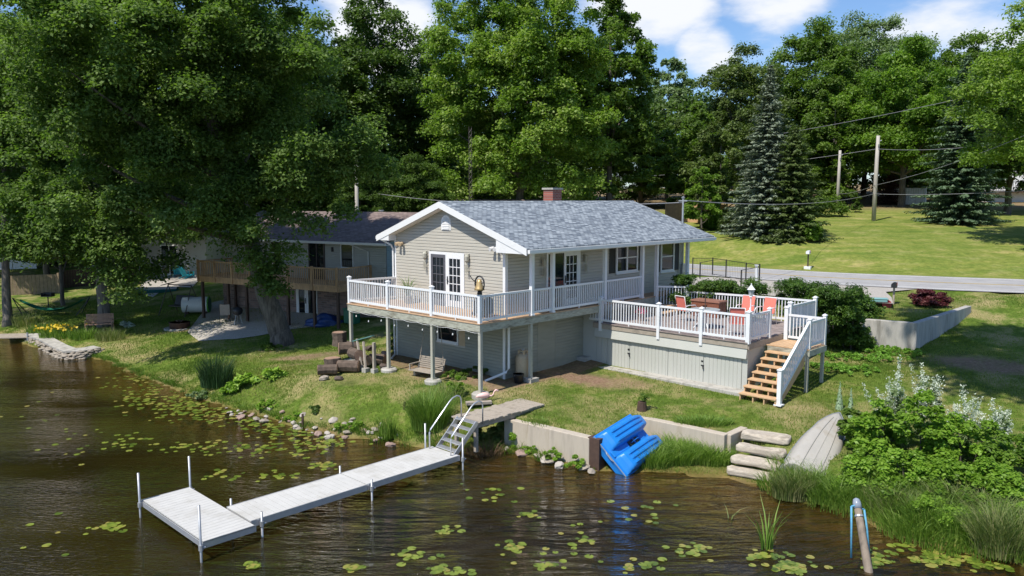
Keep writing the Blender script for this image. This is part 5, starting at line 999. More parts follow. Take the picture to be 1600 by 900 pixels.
# storage box, chairs, table and lamp on the lower deck
bx_ = at_house('storage_box', 'brown wicker storage box against the rear rail of the lower deck', 'storage box', 10.85, -2.25, ZL, 0)
b = MB(); b.box(-.3, -.62, .02, .3, .62, .62)
for k in range(9): b.box(-.306, -.625, .05 + k * .062, .306, .625, .095 + k * .062)
b.build('body', M['brown'], bx_); b = MB(); b.box(-.34, -.66, .62, .34, .66, .68); b.box(-.29, -.6, .68, .29, .6, .70); b.build('lid', pm('brown_lid', (.27, .13, .09), .5, .1, 4, bmp=.1), bx_, bev=.01); b = MB(); b.box(-.36, -.1, .5, -.31, .1, .55); b.build('handle', M['brown'], bx_)
def patio_chair(label, u, a, rz, cat='chair', group='coral chairs on the lower deck'):
    c = at_house('patio_chair', label, cat, u, a, ZL + .004, rz, group)
    b = MB(); b.bar((0, -.24, .42), (0, .24, .42), .46, .02); b.v = [(x_, y_, z_ + .03 * 0) for x_, y_, z_ in b.v]; b.build('seat', M['coral'], c)
    b = MB(); q = [(.22, -.25, .42), (.22, .25, .42), (.34, .25, .98), (.34, -.25, .98)]; b.slab(q, .02); b.build('backrest', M['coral'], c)
    for s in (-1, 1):
        y_ = s * .28; b = MB(); b.tube([(-.28, y_, .0), (-.3, y_, .3), (-.27, y_, .56), (-.2, y_, .64), (.1, y_, .65), (.28, y_, .62)], .017, 7); b.tube([(.36, y_ * .95, .0), (.25, y_, .4), (.36, y_ * .92, 1.0)], .017, 7); b.tube([(-.29, y_, .4), (.25, y_, .4)], .014, 6); b.build('frame', M['white'], c, smooth=True)
    b = MB(); b.tube([(.36, -.26, 1.0), (.36, .26, 1.0)], .017, 7); b.tube([(-.28, -.28, .05), (-.28, .28, .05)], .012, 6); b.build('crossbar', M['white'], c); return c
patio_chair('coral chair with white arms nearest the storage box, left of its twin', 10.6, -4.0, R(4)); patio_chair('coral chair with white arms beside the rear corner of the rail', 10.55, -4.85, R(-8)); patio_chair('coral chair seen from behind on the near side of the glass table', 9.2, -2.2, R(165)); patio_chair('coral chair low behind the front railing near the corner post', 7.6, -5.2, R(210))
tb_ = at_house('patio_table', 'low glass patio table with white curled legs behind the front railing', 'table', 8.2, -3.6, ZL + .004)
b = MB(); b.tube([(0, 0, .68), (0, 0, .7)], .55, 28); b.build('tabletop', M['lamp_glass'], tb_); b = MB()
for k in range(4): t = .78 + k * 1.571; b.tube([(.42 * math.cos(t) * q, .42 * math.sin(t) * q, z_) for q, z_ in ((1, 0), (.6, .2), (.5, .4), (.8, .6), (1, .67))], .018, 6)
b.build('legs', M['white'], tb_); b = MB(); b.tube([(0, 0, .7), (0, 0, 1.25)], .02, 8); b.build('umbrella_pole', M['darkwood'], tb_)
fp = at_house('flower_pot', 'pot of pink flowers behind the front railing of the lower deck', 'flower pot', 8.0, -.9, ZL + .004); b = MB(); b.lathe([(.12, 0), (.18, .26), (.2, .28), (.16, .27)], 14); b.build('pot', M['stone3'], fp); g_ = unit(rng.normal(size=(260, 3))); g_[:, 2] = np.abs(g_[:, 2]); leaves_obj('flowers', g_ * .24 + np.array([0, 0, .3]), unit(g_ + .3), rng.normal(size=(260, 3)), np.full(260, .06), np.full(260, .05), leafmat('pink_petal', [(.02, .1, .02), (.55, .03, .16), (.7, .1, .25)], .2), fp)
lp = at_house('lamp_post', 'small white lantern post at the corner of the lower deck', 'lamp post', 6.62, ARI + .02, ZL + 1.0)
b = MB(); b.tube([(0, 0, .0), (0, 0, .55)], .022, 10); b.lathe([(.05, 0), (.03, .05)], 10); b.lathe([(.06, .53), (.05, .56)], 10); b.build('pole', M['white'], lp); b = MB(); b.lathe([(.05, .57), (.1, .76), (.1, .78)], 6); b.build('lantern_glass', M['lamp_glass'], lp); b = MB(); b.lathe([(.15, .78), (.07, .87), (.02, .93), (.025, .96), (.005, .99)], 6)
for k in range(6): t = k * 1.047; b.bar((.052 * math.cos(t), .052 * math.sin(t), .56), (.108 * math.cos(t), .108 * math.sin(t), .79), .012, .012)
b.build('lantern_cap', M['white'], lp)
# porch: low grey planter box and a pale wicker chair half hidden behind the railing
o_ = at_house('grill_cart', 'dark grey grill with side shelf behind the front rail near the bell', 'grill', 1.25, 1.1, ZD + .004)
b = MB(); b.box(-.2, -.3, .1, .2, .3, .5); b.build('cabinet', M['shutter'], o_); b = MB(); b.tube([(0, -.28, .56), (0, .28, .56)], .17, 14); b.build('hood', M['black'], o_, smooth=True); b = MB(); b.box(-.18, .31, .5, .18, .55, .53); b.build('shelf', M['galv'], o_)
for s in (-1, 1): b = MB(); b.tube([(-.15, s * .31, .09), (-.15, s * .34, .09)], .09, 12); b.build('wheel', M['black'], o_)
pl = at_house('potted_plant', 'spiky potted plant on the porch left of the french door', 'plant', 1.6, 5.7, ZD); b = MB(); b.lathe([(.13, 0), (.17, .3), (.15, .3)], 12); b.build('pot', M['stone'], pl); V, F, r = blades(40, .08, .08, .85, .05, lean=.5); V[:, 2] += .28; npmesh('foliage', V, F, L['silver'], pl, r)
# flamingo and little board by the corner footing
x, y = HW(-.15, -.35); z = hz(x, y); fl = thing('flamingo_ornament', 'pale pink plastic flamingo beside the ladder top and corner post', 'ornament', (x, y, z), R(20))
b = MB(); b.tube([(-.3, 0, .22), (-.2, 0, .26), (-.02, 0, .27), (.12, 0, .25), (.17, 0, .24)], [.01, .06, .10, .08, .035], 12); b.tube([(.15, 0, .25), (.24, 0, .22), (.31, 0, .26), (.34, 0, .36), (.40, 0, .41), (.47, 0, .38), (.48, 0, .33)], [.035, .028, .024, .022, .03, .032, .01], 8); b.build('body', M['pink'], fl, smooth=True); b = MB(); b.tube([(-.02, .03, -.05), (-.02, .03, .2)], .008, 5); b.tube([(-.02, -.03, -.05), (-.02, -.03, .2)], .008, 5); b.build('legs', M['galv'], fl)
b = MB(); b.box(-.5, -.1, 0, .35, .12, .1); o_ = b.build('timber_block', M['oldwood'], bev=.01, loc=(x - .1, y - .12, z)); o_.rotation_euler = (0, 0, R(12)); tag(o_, 'short weathered timber lying at the corner footing under the flamingo', 'timber')
# stakes and stump
for px, py, h_, lab in ((632, 640, .3, 'short dark wooden stake in the lawn near the reeds'), (473, 665, .45, 'thin dark stake at the waterline stones')):
    x, y, z = PXG(px, py, .7, -.05); b = MB(); b.tube([(0, 0, 0), (.01, 0, h_)], [.045, .04], 7); tag(b.build('stake', M['darkwood'], loc=(x, y, z)), lab, 'stake')
x, y, z = PXG(1003, 642, .95, -.05); sp0 = thing('stump_planter', 'dark stump with a small green plant behind the blue pedal boat', 'planter', (x, y, z)); b = MB(); b.tube([(0, 0, 0), (0, 0, .34)], [.17, .14], 10); b.build('stump', M['darkwood'], sp0); cc = rng.normal(size=(9, 3)) * .09 + np.array([.06, 0, .42]); p, n, d, ln, wd, tn = clump_leaves(cc, np.full(9, .12), 34, .07); leaves_obj('foliage', p, n, d, ln, wd, L['mid'], sp0, tn)
x, y = G(330, 606, .25); b = MB(); b.tube([(-.55, .65, .75), (.22, -.35, -.1)], .035, 8); tag(b.build('pipe', M['trim'], loc=(x, y, .05)), 'slanting white pipe standing at the waterline by the dark rushes', 'pipe')
M['pile'] = pm('wet_pile_wood', (.25, .20, .15), .85, .4, 3, (1, 1, .4), bmp=.6, bscale=20, dirt=(.06, .05, .04), dscale=3, damt=.9); M['pilecap'] = pm('grey_cap', (.25, .29, .34), .3, .3, 6, bmp=0)
# piling with cap and two blue ropes at the lower right
pA = Vector(D(1341, 790, 17.2)); pB = Vector(D(1358, 905, 14.9)); pB.z = -.9; pA.z = 1.15
x, y = G(1340, 798, 1.0); tp_ = Vector((x, y, 1.05)); x, y = G(1357, 892, .0); bp_ = Vector((x, y, 0)); dd = (tp_ - bp_).normalized()
pg = thing('mooring_pile', 'leaning round mooring pile with a pale cap at the lower right edge of the pond', 'mooring pile', tuple(bp_)); b = MB(); b.tube([tuple(-dd * 1.6), (0, 0, 0), tuple((tp_ - bp_) * .5), tuple(tp_ - bp_)], [.09, .088, .08, .075], 14); b.build('shaft', M['pile'], pg, smooth=True)
b = MB(); q = tp_ - bp_; b.tube([tuple(q), tuple(q + dd * .12), tuple(q + dd * .2), tuple(q + dd * .23)], [.09, .088, .065, .01], 14); b.build('cap', M['pilecap'], pg, smooth=True); b = MB(); b.tube([tuple(q * .86), tuple(q * .89)], [.095, .095], 14); b.build('band', M['galv'], pg)
for sx, dz_ in ((-1, .05), (1, -.02)): b = MB(); s0 = q + Vector((sx * .14, 0, dz_)); b.tube([tuple(s0), tuple(s0 + Vector((sx * .03, -.12, -.4))), tuple(s0 + Vector((sx * .06, -.25, -1.05)))], .022, 7); b.tube([tuple(s0 + Vector((-sx * .1, 0, .02))), tuple(s0)], .02, 6); b.build('rope', M['rope'], pg, smooth=True)

# ================================================================== right side: hedges, shrub, small things by the road
def hedge(label, p0, p1, w, h, k, bz):
    p0 = Vector(p0); p1 = Vector(p1); L_ = (p1 - p0).length; root = thing('hedge', label, 'hedge', (p0.x, p0.y, bz), math.atan2(p1.y - p0.y, p1.x - p0.x), 'clipped hedges behind the lower deck')
    cc = np.stack([rng.random(k) * L_, rng.uniform(-w / 2, w / 2, k), h * rng.uniform(.15, .88, k)], 1); cc[:, 2] += .1 * np.sin(cc[:, 0] * 1.9); p, n, d, ln, wd, tn = clump_leaves(cc, rng.uniform(.28, .45, k), 330, .11, flat=.8, aspect=.35); p[:, 2] = np.clip(p[:, 2], 0, h + .25 * rng.random(len(p)) ** 3 + .06 * np.sin(p[:, 0] * 3)); leaves_obj('foliage', p, n, d, ln, wd, L['hedge'], root, tn)
    b = MB()
    for i in range(int(L_ / .6)): x = .3 + i * .6; b.tube([(x, 0, -.1), (x + .05, .05, h * .8)], .03, 5)
    b.build('stems', M['bark'], root)
def HP(px, py, y): q = D(px, py, y); return q
hedge('dark clipped hedge along the left half of the lower deck rear rail', HW(11.25, -.35), HW(12.75, -3.7), 1.15, 1.78, 130, 2.7)
hedge('dark clipped hedge right of the gap behind the lantern post', HW(12.9, -4.35), HW(13.3, -7.3), 1.4, 1.72, 120, 2.7)
x, y = 13.2, 33.6; bush('shrub', 'large leafy yew like shrub spilling over the retaining wall', (14.3, 33.0, 2.6), 1.5, 1.2, 1.25, L['hedge'], 44, 360, .13, cat='shrub')
bush('shrub', 'bright green shrub growing at the foot of the retaining wall beside the deck landing', (13.75, 31.2, 1.55), 1.05, .8, 1.75, L['mid'], 40, 330, .15, cat='shrub')
bush('red_maple', 'low dark red japanese maple on the upper lawn above the retaining wall', (19.3, 35.9, 2.75), 1.1, .9, .9, L['red'], 34, 300, .14, cat='shrub', aspect=.35, flat=.5)
def mailbox(name, label, px, py, z, h, m1, m2, base=None):
    x, y = G(px, py, z); z = hz(x, y); r_ = thing(name, label, 'mailbox', (x, y, z), R(-32)); b = MB(); b.box(-.04, -.04, -.1, .04, .04, h); b.build('post', m1, r_)
    b = MB(); n = 8; prof = [(-.11, 0), (.11, 0)] + [(.11 * math.cos(t), .13 + .1 * math.sin(t)) for t in np.linspace(0, math.pi, n)]; nn = len(prof)
    b.add([(x_, -.26, h + z_) for x_, z_ in prof] + [(x_, .26, h + z_) for x_, z_ in prof], [tuple(range(nn)), tuple(range(nn, 2 * nn))[::-1]] + [(i, nn + i, nn + (i + 1) % nn, (i + 1) % nn) for i in range(nn)]); o_ = b.build('box', m2, r_); b = MB(); b.box(.115, -.1, h + .1, .13, .05, h + .14); b.box(.115, .02, h + .1, .13, .05, h + .26); b.build('flag', M['red'], o_)
    if base: b = MB(); b.box(-.22, -.22, -.05, .22, .22, .2); b.build('base', base, r_, bev=.02)
    return r_
mailbox('mailbox', 'white mailbox on a dark post beyond the road', 1262, 421, 3.0, 1.05, M['darkbrownmetal'], M['white'], M['white']); mailbox('mailbox', 'black mailbox on a leaning wooden post at the near side of the driveway', 1396, 471, 2.95, .8, M['oldwood'], M['black'])
x, y = G(1372, 478, 2.85); gc = thing('garden_cart', 'small garden cart with turquoise tray and red wheel on the upper lawn', 'cart', (x, y, 2.75), R(-15)); b = MB(); b.box(-.55, -.2, .3, .35, .25, .42); b.box(-.6, -.22, .42, .4, .27, .46); b.build('tray', pm('pale_turquoise', (.2, .38, .38), .5, .1, 4, bmp=0), gc, bev=.02)
b = MB(); b.tube([(.35, -.12, .2), (.35, -.02, .2)], .2, 16); b.build('wheel', M['red'], gc); b = MB(); b.tube([(-.5, .0, .3), (-.55, 0, 0)], .03, 6); b.tube([(.3, .0, .3), (.6, 0, .2)], .025, 6); b.build('legs', M['black'], gc)
# black metal yard fence between house and road
ff_ = thing('metal_fence', 'thin black metal pet fence between the house end and the road', 'fence')
fpx = [(1082, 404, 432), (1113, 404, 432), (1134, 405, 436), (1165, 408, 442), (1186, 408, 445)]
fp3 = [(*G(px, pb_, 2.95), ) for px, pt_, pb_ in fpx]
for i, (x, y) in enumerate(fp3): b = MB(); b.box(x - .03, y - .03, 2.9, x + .03, y + .03, 4.12); b.build('fence_post', M['black'], ff_)
for i in range(len(fp3) - 1):
    p_, q_ = fp3[i], fp3[i + 1]; b = MB(); b.bar((*p_, 4.08), (*q_, 4.08), .03, .03); b.bar((*p_, 3.1), (*q_, 3.1), .02, .02)
    for k in range(1, 12): x = p_[0] + (q_[0] - p_[0]) * k / 12; y = p_[1] + (q_[1] - p_[1]) * k / 12; b.tube([(x, y, 3.1), (x, y, 4.08)], .004, 4)
    b.build('fence_panel', M['black'], ff_)
for (p_, q_) in ((fp3[4], (fp3[4][0] - 1.6, fp3[4][1] + -2.0)), (fp3[1], (fp3[1][0] - 1.2, fp3[1][1] - 1.8))): b = MB(); b.bar((*p_, 3.95), (*q_, 3.95), .03, .03); b.box(q_[0] - .03, q_[1] - .03, 2.85, q_[0] + .03, q_[1] + .03, 3.97); b.build('fence_panel', M['black'], ff_)
x, y = G(1181, 447, 2.9); o_ = thing('yard_post', 'white post with a small box behind the hedge gap', 'post', (x, y, 2.8)); b = MB(); b.box(-.06, -.06, 0, .06, .06, 1.25); b.build('post', M['white'], o_); b = MB(); b.box(-.09, -.09, 1.25, .09, .09, 1.29); b.build('cap', M['white'], o_)
# utility poles and wires
def pole(label, px, pbot, ptop, y, r=.16, extra=True):
    x, _, z0 = D(px, pbot, y); z0 = hz(x, y); z1 = D(px, ptop, y)[2]; p_ = thing('utility_pole', label, 'utility pole', (x, y, z0)); b = MB(); b.tube([(0, 0, -.5), (0, 0, (z1 - z0) * .5), (.02, 0, z1 - z0)], [r, r * .9, r * .75], 10); b.build('shaft', M['polew'], p_, smooth=True)
    if extra: b = MB(); b.tube([(r, -.05, z1 - z0 - .5), (r + .12, -.05, z1 - z0 - .42)], .05, 8); b.box(-.05, -r - .1, z1 - z0 - 1.0, .05, -r, z1 - z0 - .8); b.build('insulator', M['galv'], p_)
    return (x, y, z1)
T1 = pole('taller bare utility pole standing in the mown slope', 1365, 345, 212, 73, .2); T2 = pole('shorter utility pole at the wood edge left of the taller one', 1308, 330, 235, 84, .18); T3 = pole('pale utility pole rising behind the brown roof of the neighbour house', 558, 340, 249, 54, .15)
def wire(label, p, q, sag=.6, r=.02, n=20):
    p, q = Vector(p), Vector(q); b = MB(); b.tube([tuple(p.lerp(q, i / n) - Vector((0, 0, sag * 4 * (i / n) * (1 - i / n)))) for i in range(n + 1)], r, 5, cap=False); tag(b.build('power_line', pm('wire_grey', (.25, .25, .26), .5, .05, 3, bmp=0) if 'wire_grey' not in bpy.data.materials else bpy.data.materials['wire_grey'], None), label, 'power line')
wire('topmost power line crossing in front of the blue spruce tip', D(960, 238, 100), D(1700, 108, 52), 1.0); wire('power line passing the top of the taller pole', D(900, 281, 98), (T1[0], T1[1], T1[2] - 1.2), .5); wire('power line from the taller pole to the upper right', (T1[0], T1[1], T1[2] - 1.2), D(1720, 196, 50), .6)
wire('power line rising from the shorter pole towards the right edge', (T2[0], T2[1], D(1308, 303, 84)[2]), D(1365, 290, 73), .2); wire('steep power line from the taller pole up to the right edge', D(1365, 290, 73), D(1700, 168, 48), .5); wire('low power line from the roof mast to the taller pole', (*HW(14.1, 1.05), rz_(1.05) + 1.05), D(1365, 303, 73), .5); wire('low power line from the taller pole to the right edge', D(1365, 303, 73), D(1720, 288, 56), .3); wire('thin line behind the ridge to the roof mast', D(560, 298, 60), (*HW(14.1, 1.05), rz_(1.05) + .95), .5, .02)
an = thing('antenna_mast', 'thin lattice antenna mast rising before the cottonwood', 'antenna', spot(735, 50)); b = MB()
for k in range(3): t = k * 2.094; b.tube([(.14 * math.cos(t), .14 * math.sin(t), 0), (.11 * math.cos(t), .11 * math.sin(t), 9.7)], .016, 5)
for i in range(30):
    z = i * .32
    for k in range(3): t = k * 2.094; t2 = t + 2.094; b.tube([(.13 * math.cos(t), .13 * math.sin(t), z), (.13 * math.cos(t2), .13 * math.sin(t2), z + .32)], .009, 4)
b.build('lattice', M['darkbrownmetal'], an)
# fences and white house far right, tan fence
def panel_fence(name, label, p, q, h, m, z=None):
    p, q = Vector(p), Vector(q); n = max(1, int((q - p).length / 2.2)); f = thing(name, label, 'fence')
    for i in range(n + 1):
        c = p.lerp(q, i / n); zz_ = hz(c.x, c.y); b = MB(); b.box(c.x - .07, c.y - .07, zz_ - .2, c.x + .07, c.y + .07, zz_ + h + .08); b.build('fence_post', m, f)
        if i < n:
            e = p.lerp(q, (i + 1) / n); ze = hz(e.x, e.y); b = MB(); k = 14
            for j in range(k): a_ = c.lerp(e, (j + .04) / k); g_ = c.lerp(e, (j + .96) / k); za = zz_ + (ze - zz_) * j / k; b.slab([(a_.x, a_.y, za), (g_.x, g_.y, za), (g_.x, g_.y, za + h), (a_.x, a_.y, za + h)], .03)
            b.build('fence_panel', m, f)
tf = pm('tan_fence_wood', (.55, .34, .18), .8, .15, 4, bmp=.2)
panel_fence('wooden_fence', 'tan wooden fence panels beyond the far end of the roof', D(1040, 350, 78)[:2], D(1135, 350, 73)[:2], 1.8, tf); panel_fence('white_fence', 'white panel fence behind the tree trunk beyond the slope', D(1393, 310, 92)[:2], D(1446, 310, 90)[:2], 1.9, M['trim'])
wh = thing('white_house', 'white house with dark deck rail half hidden behind the right trees', 'house', spot(1590, 92, 0), R(-12)); b = MB(); b.box(-4, 0, -1, 6, 7, 4.6); b.build('wall', M['trim'], wh); b = MB(); b.slab([(-4.4, -.5, 4.5), (6.4, -.5, 4.5), (6.4, 3.5, 6.3), (-4.4, 3.5, 6.3)], .1); b.slab([(-4.4, 3.5, 6.3), (6.4, 3.5, 6.3), (6.4, 7.5, 4.5), (-4.4, 7.5, 4.5)], .1); b.build('roof', M['shingle_brown'], wh)
Pw = plane((-4, 0), (1, 0), (0, -1)); window(wh, Pw, 1.2, 2.2, 2.0, 3.2); window(wh, Pw, 5.0, 6.4, 1.8, 3.2, 2); b = MB(); b.bar((-4, -1.6, 2.3), (2, -1.6, 2.3), .06, .06)
for k in range(25): x = -4 + .25 * k; b.bar((x, -1.6, 1.3), (x, -1.6, 2.3), .03, .03, (1, 0, 0))
b.bar((-4, -1.6, 1.3), (2, -1.6, 1.3), .06, .06); b.build('deck_railing', M['black'], wh); b = MB(); b.box(-4, -1.6, 1.1, 2, 0, 1.25); b.build('balcony', M['darkwood'], wh)
o_ = thing('grey_roofed_house', 'low house behind the main roof, only its ridge showing under the cottonwood', 'house', spot(800, 62, 0), R(-10)); b = MB(); b.box(-5, 0, 0, 2.5, 6, 3.4); b.build('wall', M['siding_low'], o_); b = MB(); b.slab([(-5.4, -.4, 3.2), (2.9, -.4, 3.2), (2.9, 3, 4.7), (-5.4, 3, 4.7)], .1); b.slab([(-5.4, 3, 4.7), (2.9, 3, 4.7), (2.9, 6.4, 3.2), (-5.4, 6.4, 3.2)], .1); b.build('roof', M['shingle_brown'], o_)
# ================================================================== neighbour house (local x to the right along its front, y inwards)
NB = (-8.57, 38.38); NR = math.atan2(-.505, .863)
def NW(x, y): return (NB[0] + .863 * x + .505 * y, NB[1] - .505 * x + .863 * y)
nh = thing('neighbour_house', 'brown roofed house with brick lower storey and wooden deck, behind the great maple', 'house', (*NB, 0), NR)
X0, X1, YW, YB = -11.5, 1.0, 2.5, 9.5; NZR = 6.98; NSL = (NZR - 5.5) / 4.0; YR = 6.0
gs = pm('grey_siding', (.40, .40, .37), .6, .06, 1.5, bmp=0); bs = pm('blue_grey_siding', (.22, .31, .36), .6, .06, 1.5, bmp=0)
b = MB(); b.box(X0, YW, .6, X1, YB, 3.12); b.build('lower_wall', M['brick'], nh)
b = MB(); b.add([(X0, YW, 3.12), (X0, YB, 3.12), (X0, YB, 5.5), (X0, YR, 6.75), (X0, YW, 5.5), (X1, YW, 3.12), (X1, YB, 3.12), (X1, YB, 5.5), (X1, YR, 6.75), (X1, YW, 5.5)], [(0, 1, 2, 3, 4), (5, 9, 8, 7, 6), (0, 4, 9, 5), (1, 6, 7, 2)]); b.build('wall', gs, nh)
siding('siding', gs, nh, (X0, YW), (1, 0), (0, -1), 3.12, 5.5, 0, X1 - X0, [(-4.45 - X0, -3.2 - X0, 3.3, 5.4), (-2.1 - X0, -1.15 - X0, 4.0, 5.4), (-7.4 - X0, -6.4 - X0, 4.0, 5.4)])
siding('siding', bs, nh, (X1, YW), (0, 1), (1, 0), 1.2, 5.5, 0, 7)
PN = plane((0, YW), (1, 0), (0, -1)); 
window(nh, PN, -2.02, -1.25, 4.12, 5.3, 1, sash=False, w=.06); window(nh, PN, -7.3, -6.5, 4.12, 5.3, 1, w=.06)
fdn = MB(); frame_rect(fdn, PN, -4.35, -3.3, 3.35, 5.33, .07, 0, .05); pbox(fdn, PN, -3.85, -3.8, 3.35, 5.33, 0, .05); o_ = fdn.build('sliding_door', M['darkbrownmetal'], nh); g = MB(); pbox(g, PN, -4.35, -3.3, 3.35, 5.33, .004, .02); g.build('pane', M['glass'], o_)
fdn = MB(); frame_rect(fdn, PN, -5.35, -3.95, 1.1, 3.1, .09, 0, .06); o_ = fdn.build('french_door', M['trim'], nh); door_leaf(o_, PN, -5.35, -4.66, 1.12, 3.1, 1, 1, M['trim'], None, -4.7); door_leaf(o_, PN, -4.64, -3.95, 1.12, 3.1, 1, 1, M['trim'])
b = MB(); e_ = 2.0; b.slab([(X0 - .4, e_, NZR - (YR - e_) * NSL), (X1 + .4, e_, NZR - (YR - e_) * NSL), (X1 + .4, YR, NZR), (X0 - .4, YR, NZR)], .08); b.slab([(X0 - .4, YR, NZR), (X1 + .4, YR, NZR), (X1 + .4, 10, 5.5), (X0 - .4, 10, 5.5)], .08); ro2 = b.build('roof', M['shingle_brown'], nh)
b = MB(); b.box(X0 - .4, e_ - .11, 5.36, X1 + .42, e_ - .003, 5.48); b.build('gutter', M['trim'], ro2); b = MB(); b.box(X0 - .35, e_, 5.36, X1 + .4, YW, 5.39); b.build('soffit', M['trim'], ro2)
b = MB(); b.tube([(-.9, 1.95, 5.36), (-.5, 2.2, 5.15), (-.15, 2.43, 5.0), (-.12, 2.43, 3.2)], .04, 8); b.build('downspout', M['trim'], nh); b = MB(); b.lathe([(.12, 0), (.12, .25), (.16, .27), (.16, .33)], 10, (-2.7, 6.6, 6.75)); b.build('roof_vent', M['galv'], ro2)
for x_ in (-2.65, -5.6): b = MB(); pbox(b, PN, x_ - .05, x_ + .05, 4.9, 5.15, 0, .1); b.build('wall_lamp', M['black'], nh)
nd = thing('wooden_deck', 'brown wooden balcony deck on dark posts in front of the brown roofed house', 'deck', (*NB, 0), NR); FZ = 3.37
boards(-10.4, .0, .0, 2.45, FZ, along='x', w=.14).build('deck_boards', M['cedar'], nd)
b = MB(); b.box(-10.4, -.04, 3.12, 0, -.003, 3.38); b.box(-.0, -.04, 3.12, .04, 2.45, 3.38); b.box(-10.44, -.04, 3.12, -10.4, 2.45, 3.38); b.build('rim_joist', M['cedar'], nd)
rx = [-10.38, -9.0, -7.6, -6.2, -4.8, -3.4, -1.7, -.03]
for x_ in rx: rail_post(nd, x_, -.07, 3.14, 4.36, .09, M['cedar'], False)
for p_, q_ in zip(rx[:-1], rx[1:]): rail_panel(nd, (p_ + .05, -.06, FZ - .08), (q_ - .05, -.06, FZ - .08), 1.02, M['cedar'], .13, False, bal=.038)
rail_panel(nd, (.0, 0, FZ - .05), (.0, 2.4, FZ - .05), .98, M['cedar'], .13, False); rail_panel(nd, (-10.4, 0, FZ - .05), (-10.4, 2.4, FZ - .05), .98, M['cedar'], .13, False); rail_post(nd, .0, 2.42, 3.14, 4.3, .09, M['cedar'], False)
for x_, y_ in ((-8.1, .06), (-6.65, .06), (-3.55, .06), (-1.7, .06), (-.1, .06), (-10.2, 2.3), (-7.9, 2.3), (-10.2, .06)): w_ = NW(x_, y_); rail_post(nd, x_, y_, hz(*w_) - .1, 3.12, .13, M['darkwood'], False, 'support_post')
# gravel patio
gp = MB(); poly = [G(px, py, 1.05) for px, py in ((292, 511), (310, 522), (370, 524), (470, 516), (520, 515), (528, 480), (440, 470), (330, 480))]; b = MB(); b.v = [(x, y, hz(x, y) + .03) for x, y in poly]
cx_ = sum(p[0] for p in poly) / 8; cy__ = sum(p[1] for p in poly) / 8; b = MB(); rings = 6; n = 48; per = []
for i in range(n): f = i / n * 8; k = int(f); t = f - k; a_, c_ = poly[k], poly[(k + 1) % 8]; per.append((a_[0] * (1 - t) + c_[0] * t, a_[1] * (1 - t) + c_[1] * t))
for r_ in range(rings + 1):
    for (x, y) in per: x2 = cx_ + (x - cx_) * r_ / rings; y2 = cy__ + (y - cy__) * r_ / rings; b.v.append((x2, y2, hz(x2, y2) + .035))
for r_ in range(rings):
    for i in range(n): b.f.append((r_ * n + i, r_ * n + (i + 1) % n, (r_ + 1) * n + (i + 1) % n, (r_ + 1) * n + i))
tag(b.build('gravel_patio', pm('white_gravel', (.44, .40, .35), .95, .25, 16, bmp=.8, bscale=40, dirt=(.3, .27, .24), dscale=8, damt=.6)), kind='structure')
# ------------------------------------------------------------------ things on the left lawn
def at_px(name, label, cat, px, py, z, rz=0, group=None, dz=0):
    x, y, zz_ = PXG(px, py, z, dz); return thing(name, label, cat, (x, y, zz_), rz, group)
fpt = at_px('fire_pit', 'round rusty fire pit ring on a paved disc on the lawn', 'fire pit', 281, 513, .8); b = MB(); b.lathe([(.5, 0), (.52, .3), (.56, .34), (.5, .34), (.46, .05)], 22); b.build('ring', pm('rust', (.10, .05, .035), .8, .3, 6, bmp=.3), fpt, smooth=True); b = MB(); b.tube([(0, 0, -.05), (0, 0, .03)], .8, 22); b.build('base', M['concrete'], fpt)
b = MB()
for k in range(5): t = k * 1.3; b.tube([(.3 * math.cos(t), .3 * math.sin(t), .2), (-.2 * math.cos(t), -.2 * math.sin(t), .42)], .04, 6)
b.build('logs', M['darkwood'], fpt)
bn = at_px('garden_bench', 'brown slatted garden bench in front of the thick grey trunk', 'bench', 157, 517, .6, R(18)); slat_bench(bn, 1.35, pm('teak', (.42, .25, .17), .75, .2, 5, bmp=.2), True, .42, .45, .5)
gl_ = at_px('charcoal_grill', 'small black park grill on a post in the far lawn', 'grill', 76, 482, .9); b = MB(); b.tube([(0, 0, 0), (0, 0, .75)], .035, 8); b.build('post', M['black'], gl_); b = MB(); b.box(-.33, -.2, .75, .33, .2, .8); b.box(-.33, -.2, .8, -.3, .2, .98); b.box(.3, -.2, .8, .33, .2, .98); b.box(-.3, .17, .8, .3, .2, 1.0); b.build('fire_box', M['black'], gl_)
b = MB()
for k in range(8): b.tube([(-.29 + .08 * k, -.18, .93), (-.29 + .08 * k, .16, .93)], .008, 4)
b.build('grate', M['galv'], gl_)
hm = at_px('hammock', 'dark green hammock slung low between two stands on the left lawn', 'hammock', 82, 492, .8, R(6)); b = MB(); n = 16; W_h = 3.6
for i in range(n + 1):
    t = i / n; x = -W_h / 2 + W_h * t; z = .28 + .62 * (2 * t - 1) ** 2; w_ = .06 + .36 * math.sin(math.pi * t) ** .6; b.v += [(x, -w_, z + .06), (x, 0, z - .05), (x, w_, z + .06)]
for i in range(n): k = 3 * i; b.f += [(k, k + 1, k + 4, k + 3), (k + 1, k + 2, k + 5, k + 4)]
b.build('cloth', M['greenp'], hm); b = MB()
for s in (-1, 1): b.tube([(s * 1.8, 0, .9), (s * 2.05, 0, 1.0), (s * 2.2, 0, 1.05)], .015, 5); b.tube([(s * 2.2, -.0, 1.05), (s * 1.5, .35, 0)], .03, 6); b.tube([(s * 2.2, 0, 1.05), (s * 1.5, -.35, 0)], .03, 6)
b.build('stand', M['black'], hm)
sg = at_px('garden_swing', 'dark metal garden swing with canopy frame left of the wooden deck', 'swing', 283, 492, 1.0, R(-20))
b = MB()
for s in (-1, 1): b.tube([(s * .95, -.75, 0), (s * .85, 0, 1.75), (s * .95, .75, 0)], .03, 7)
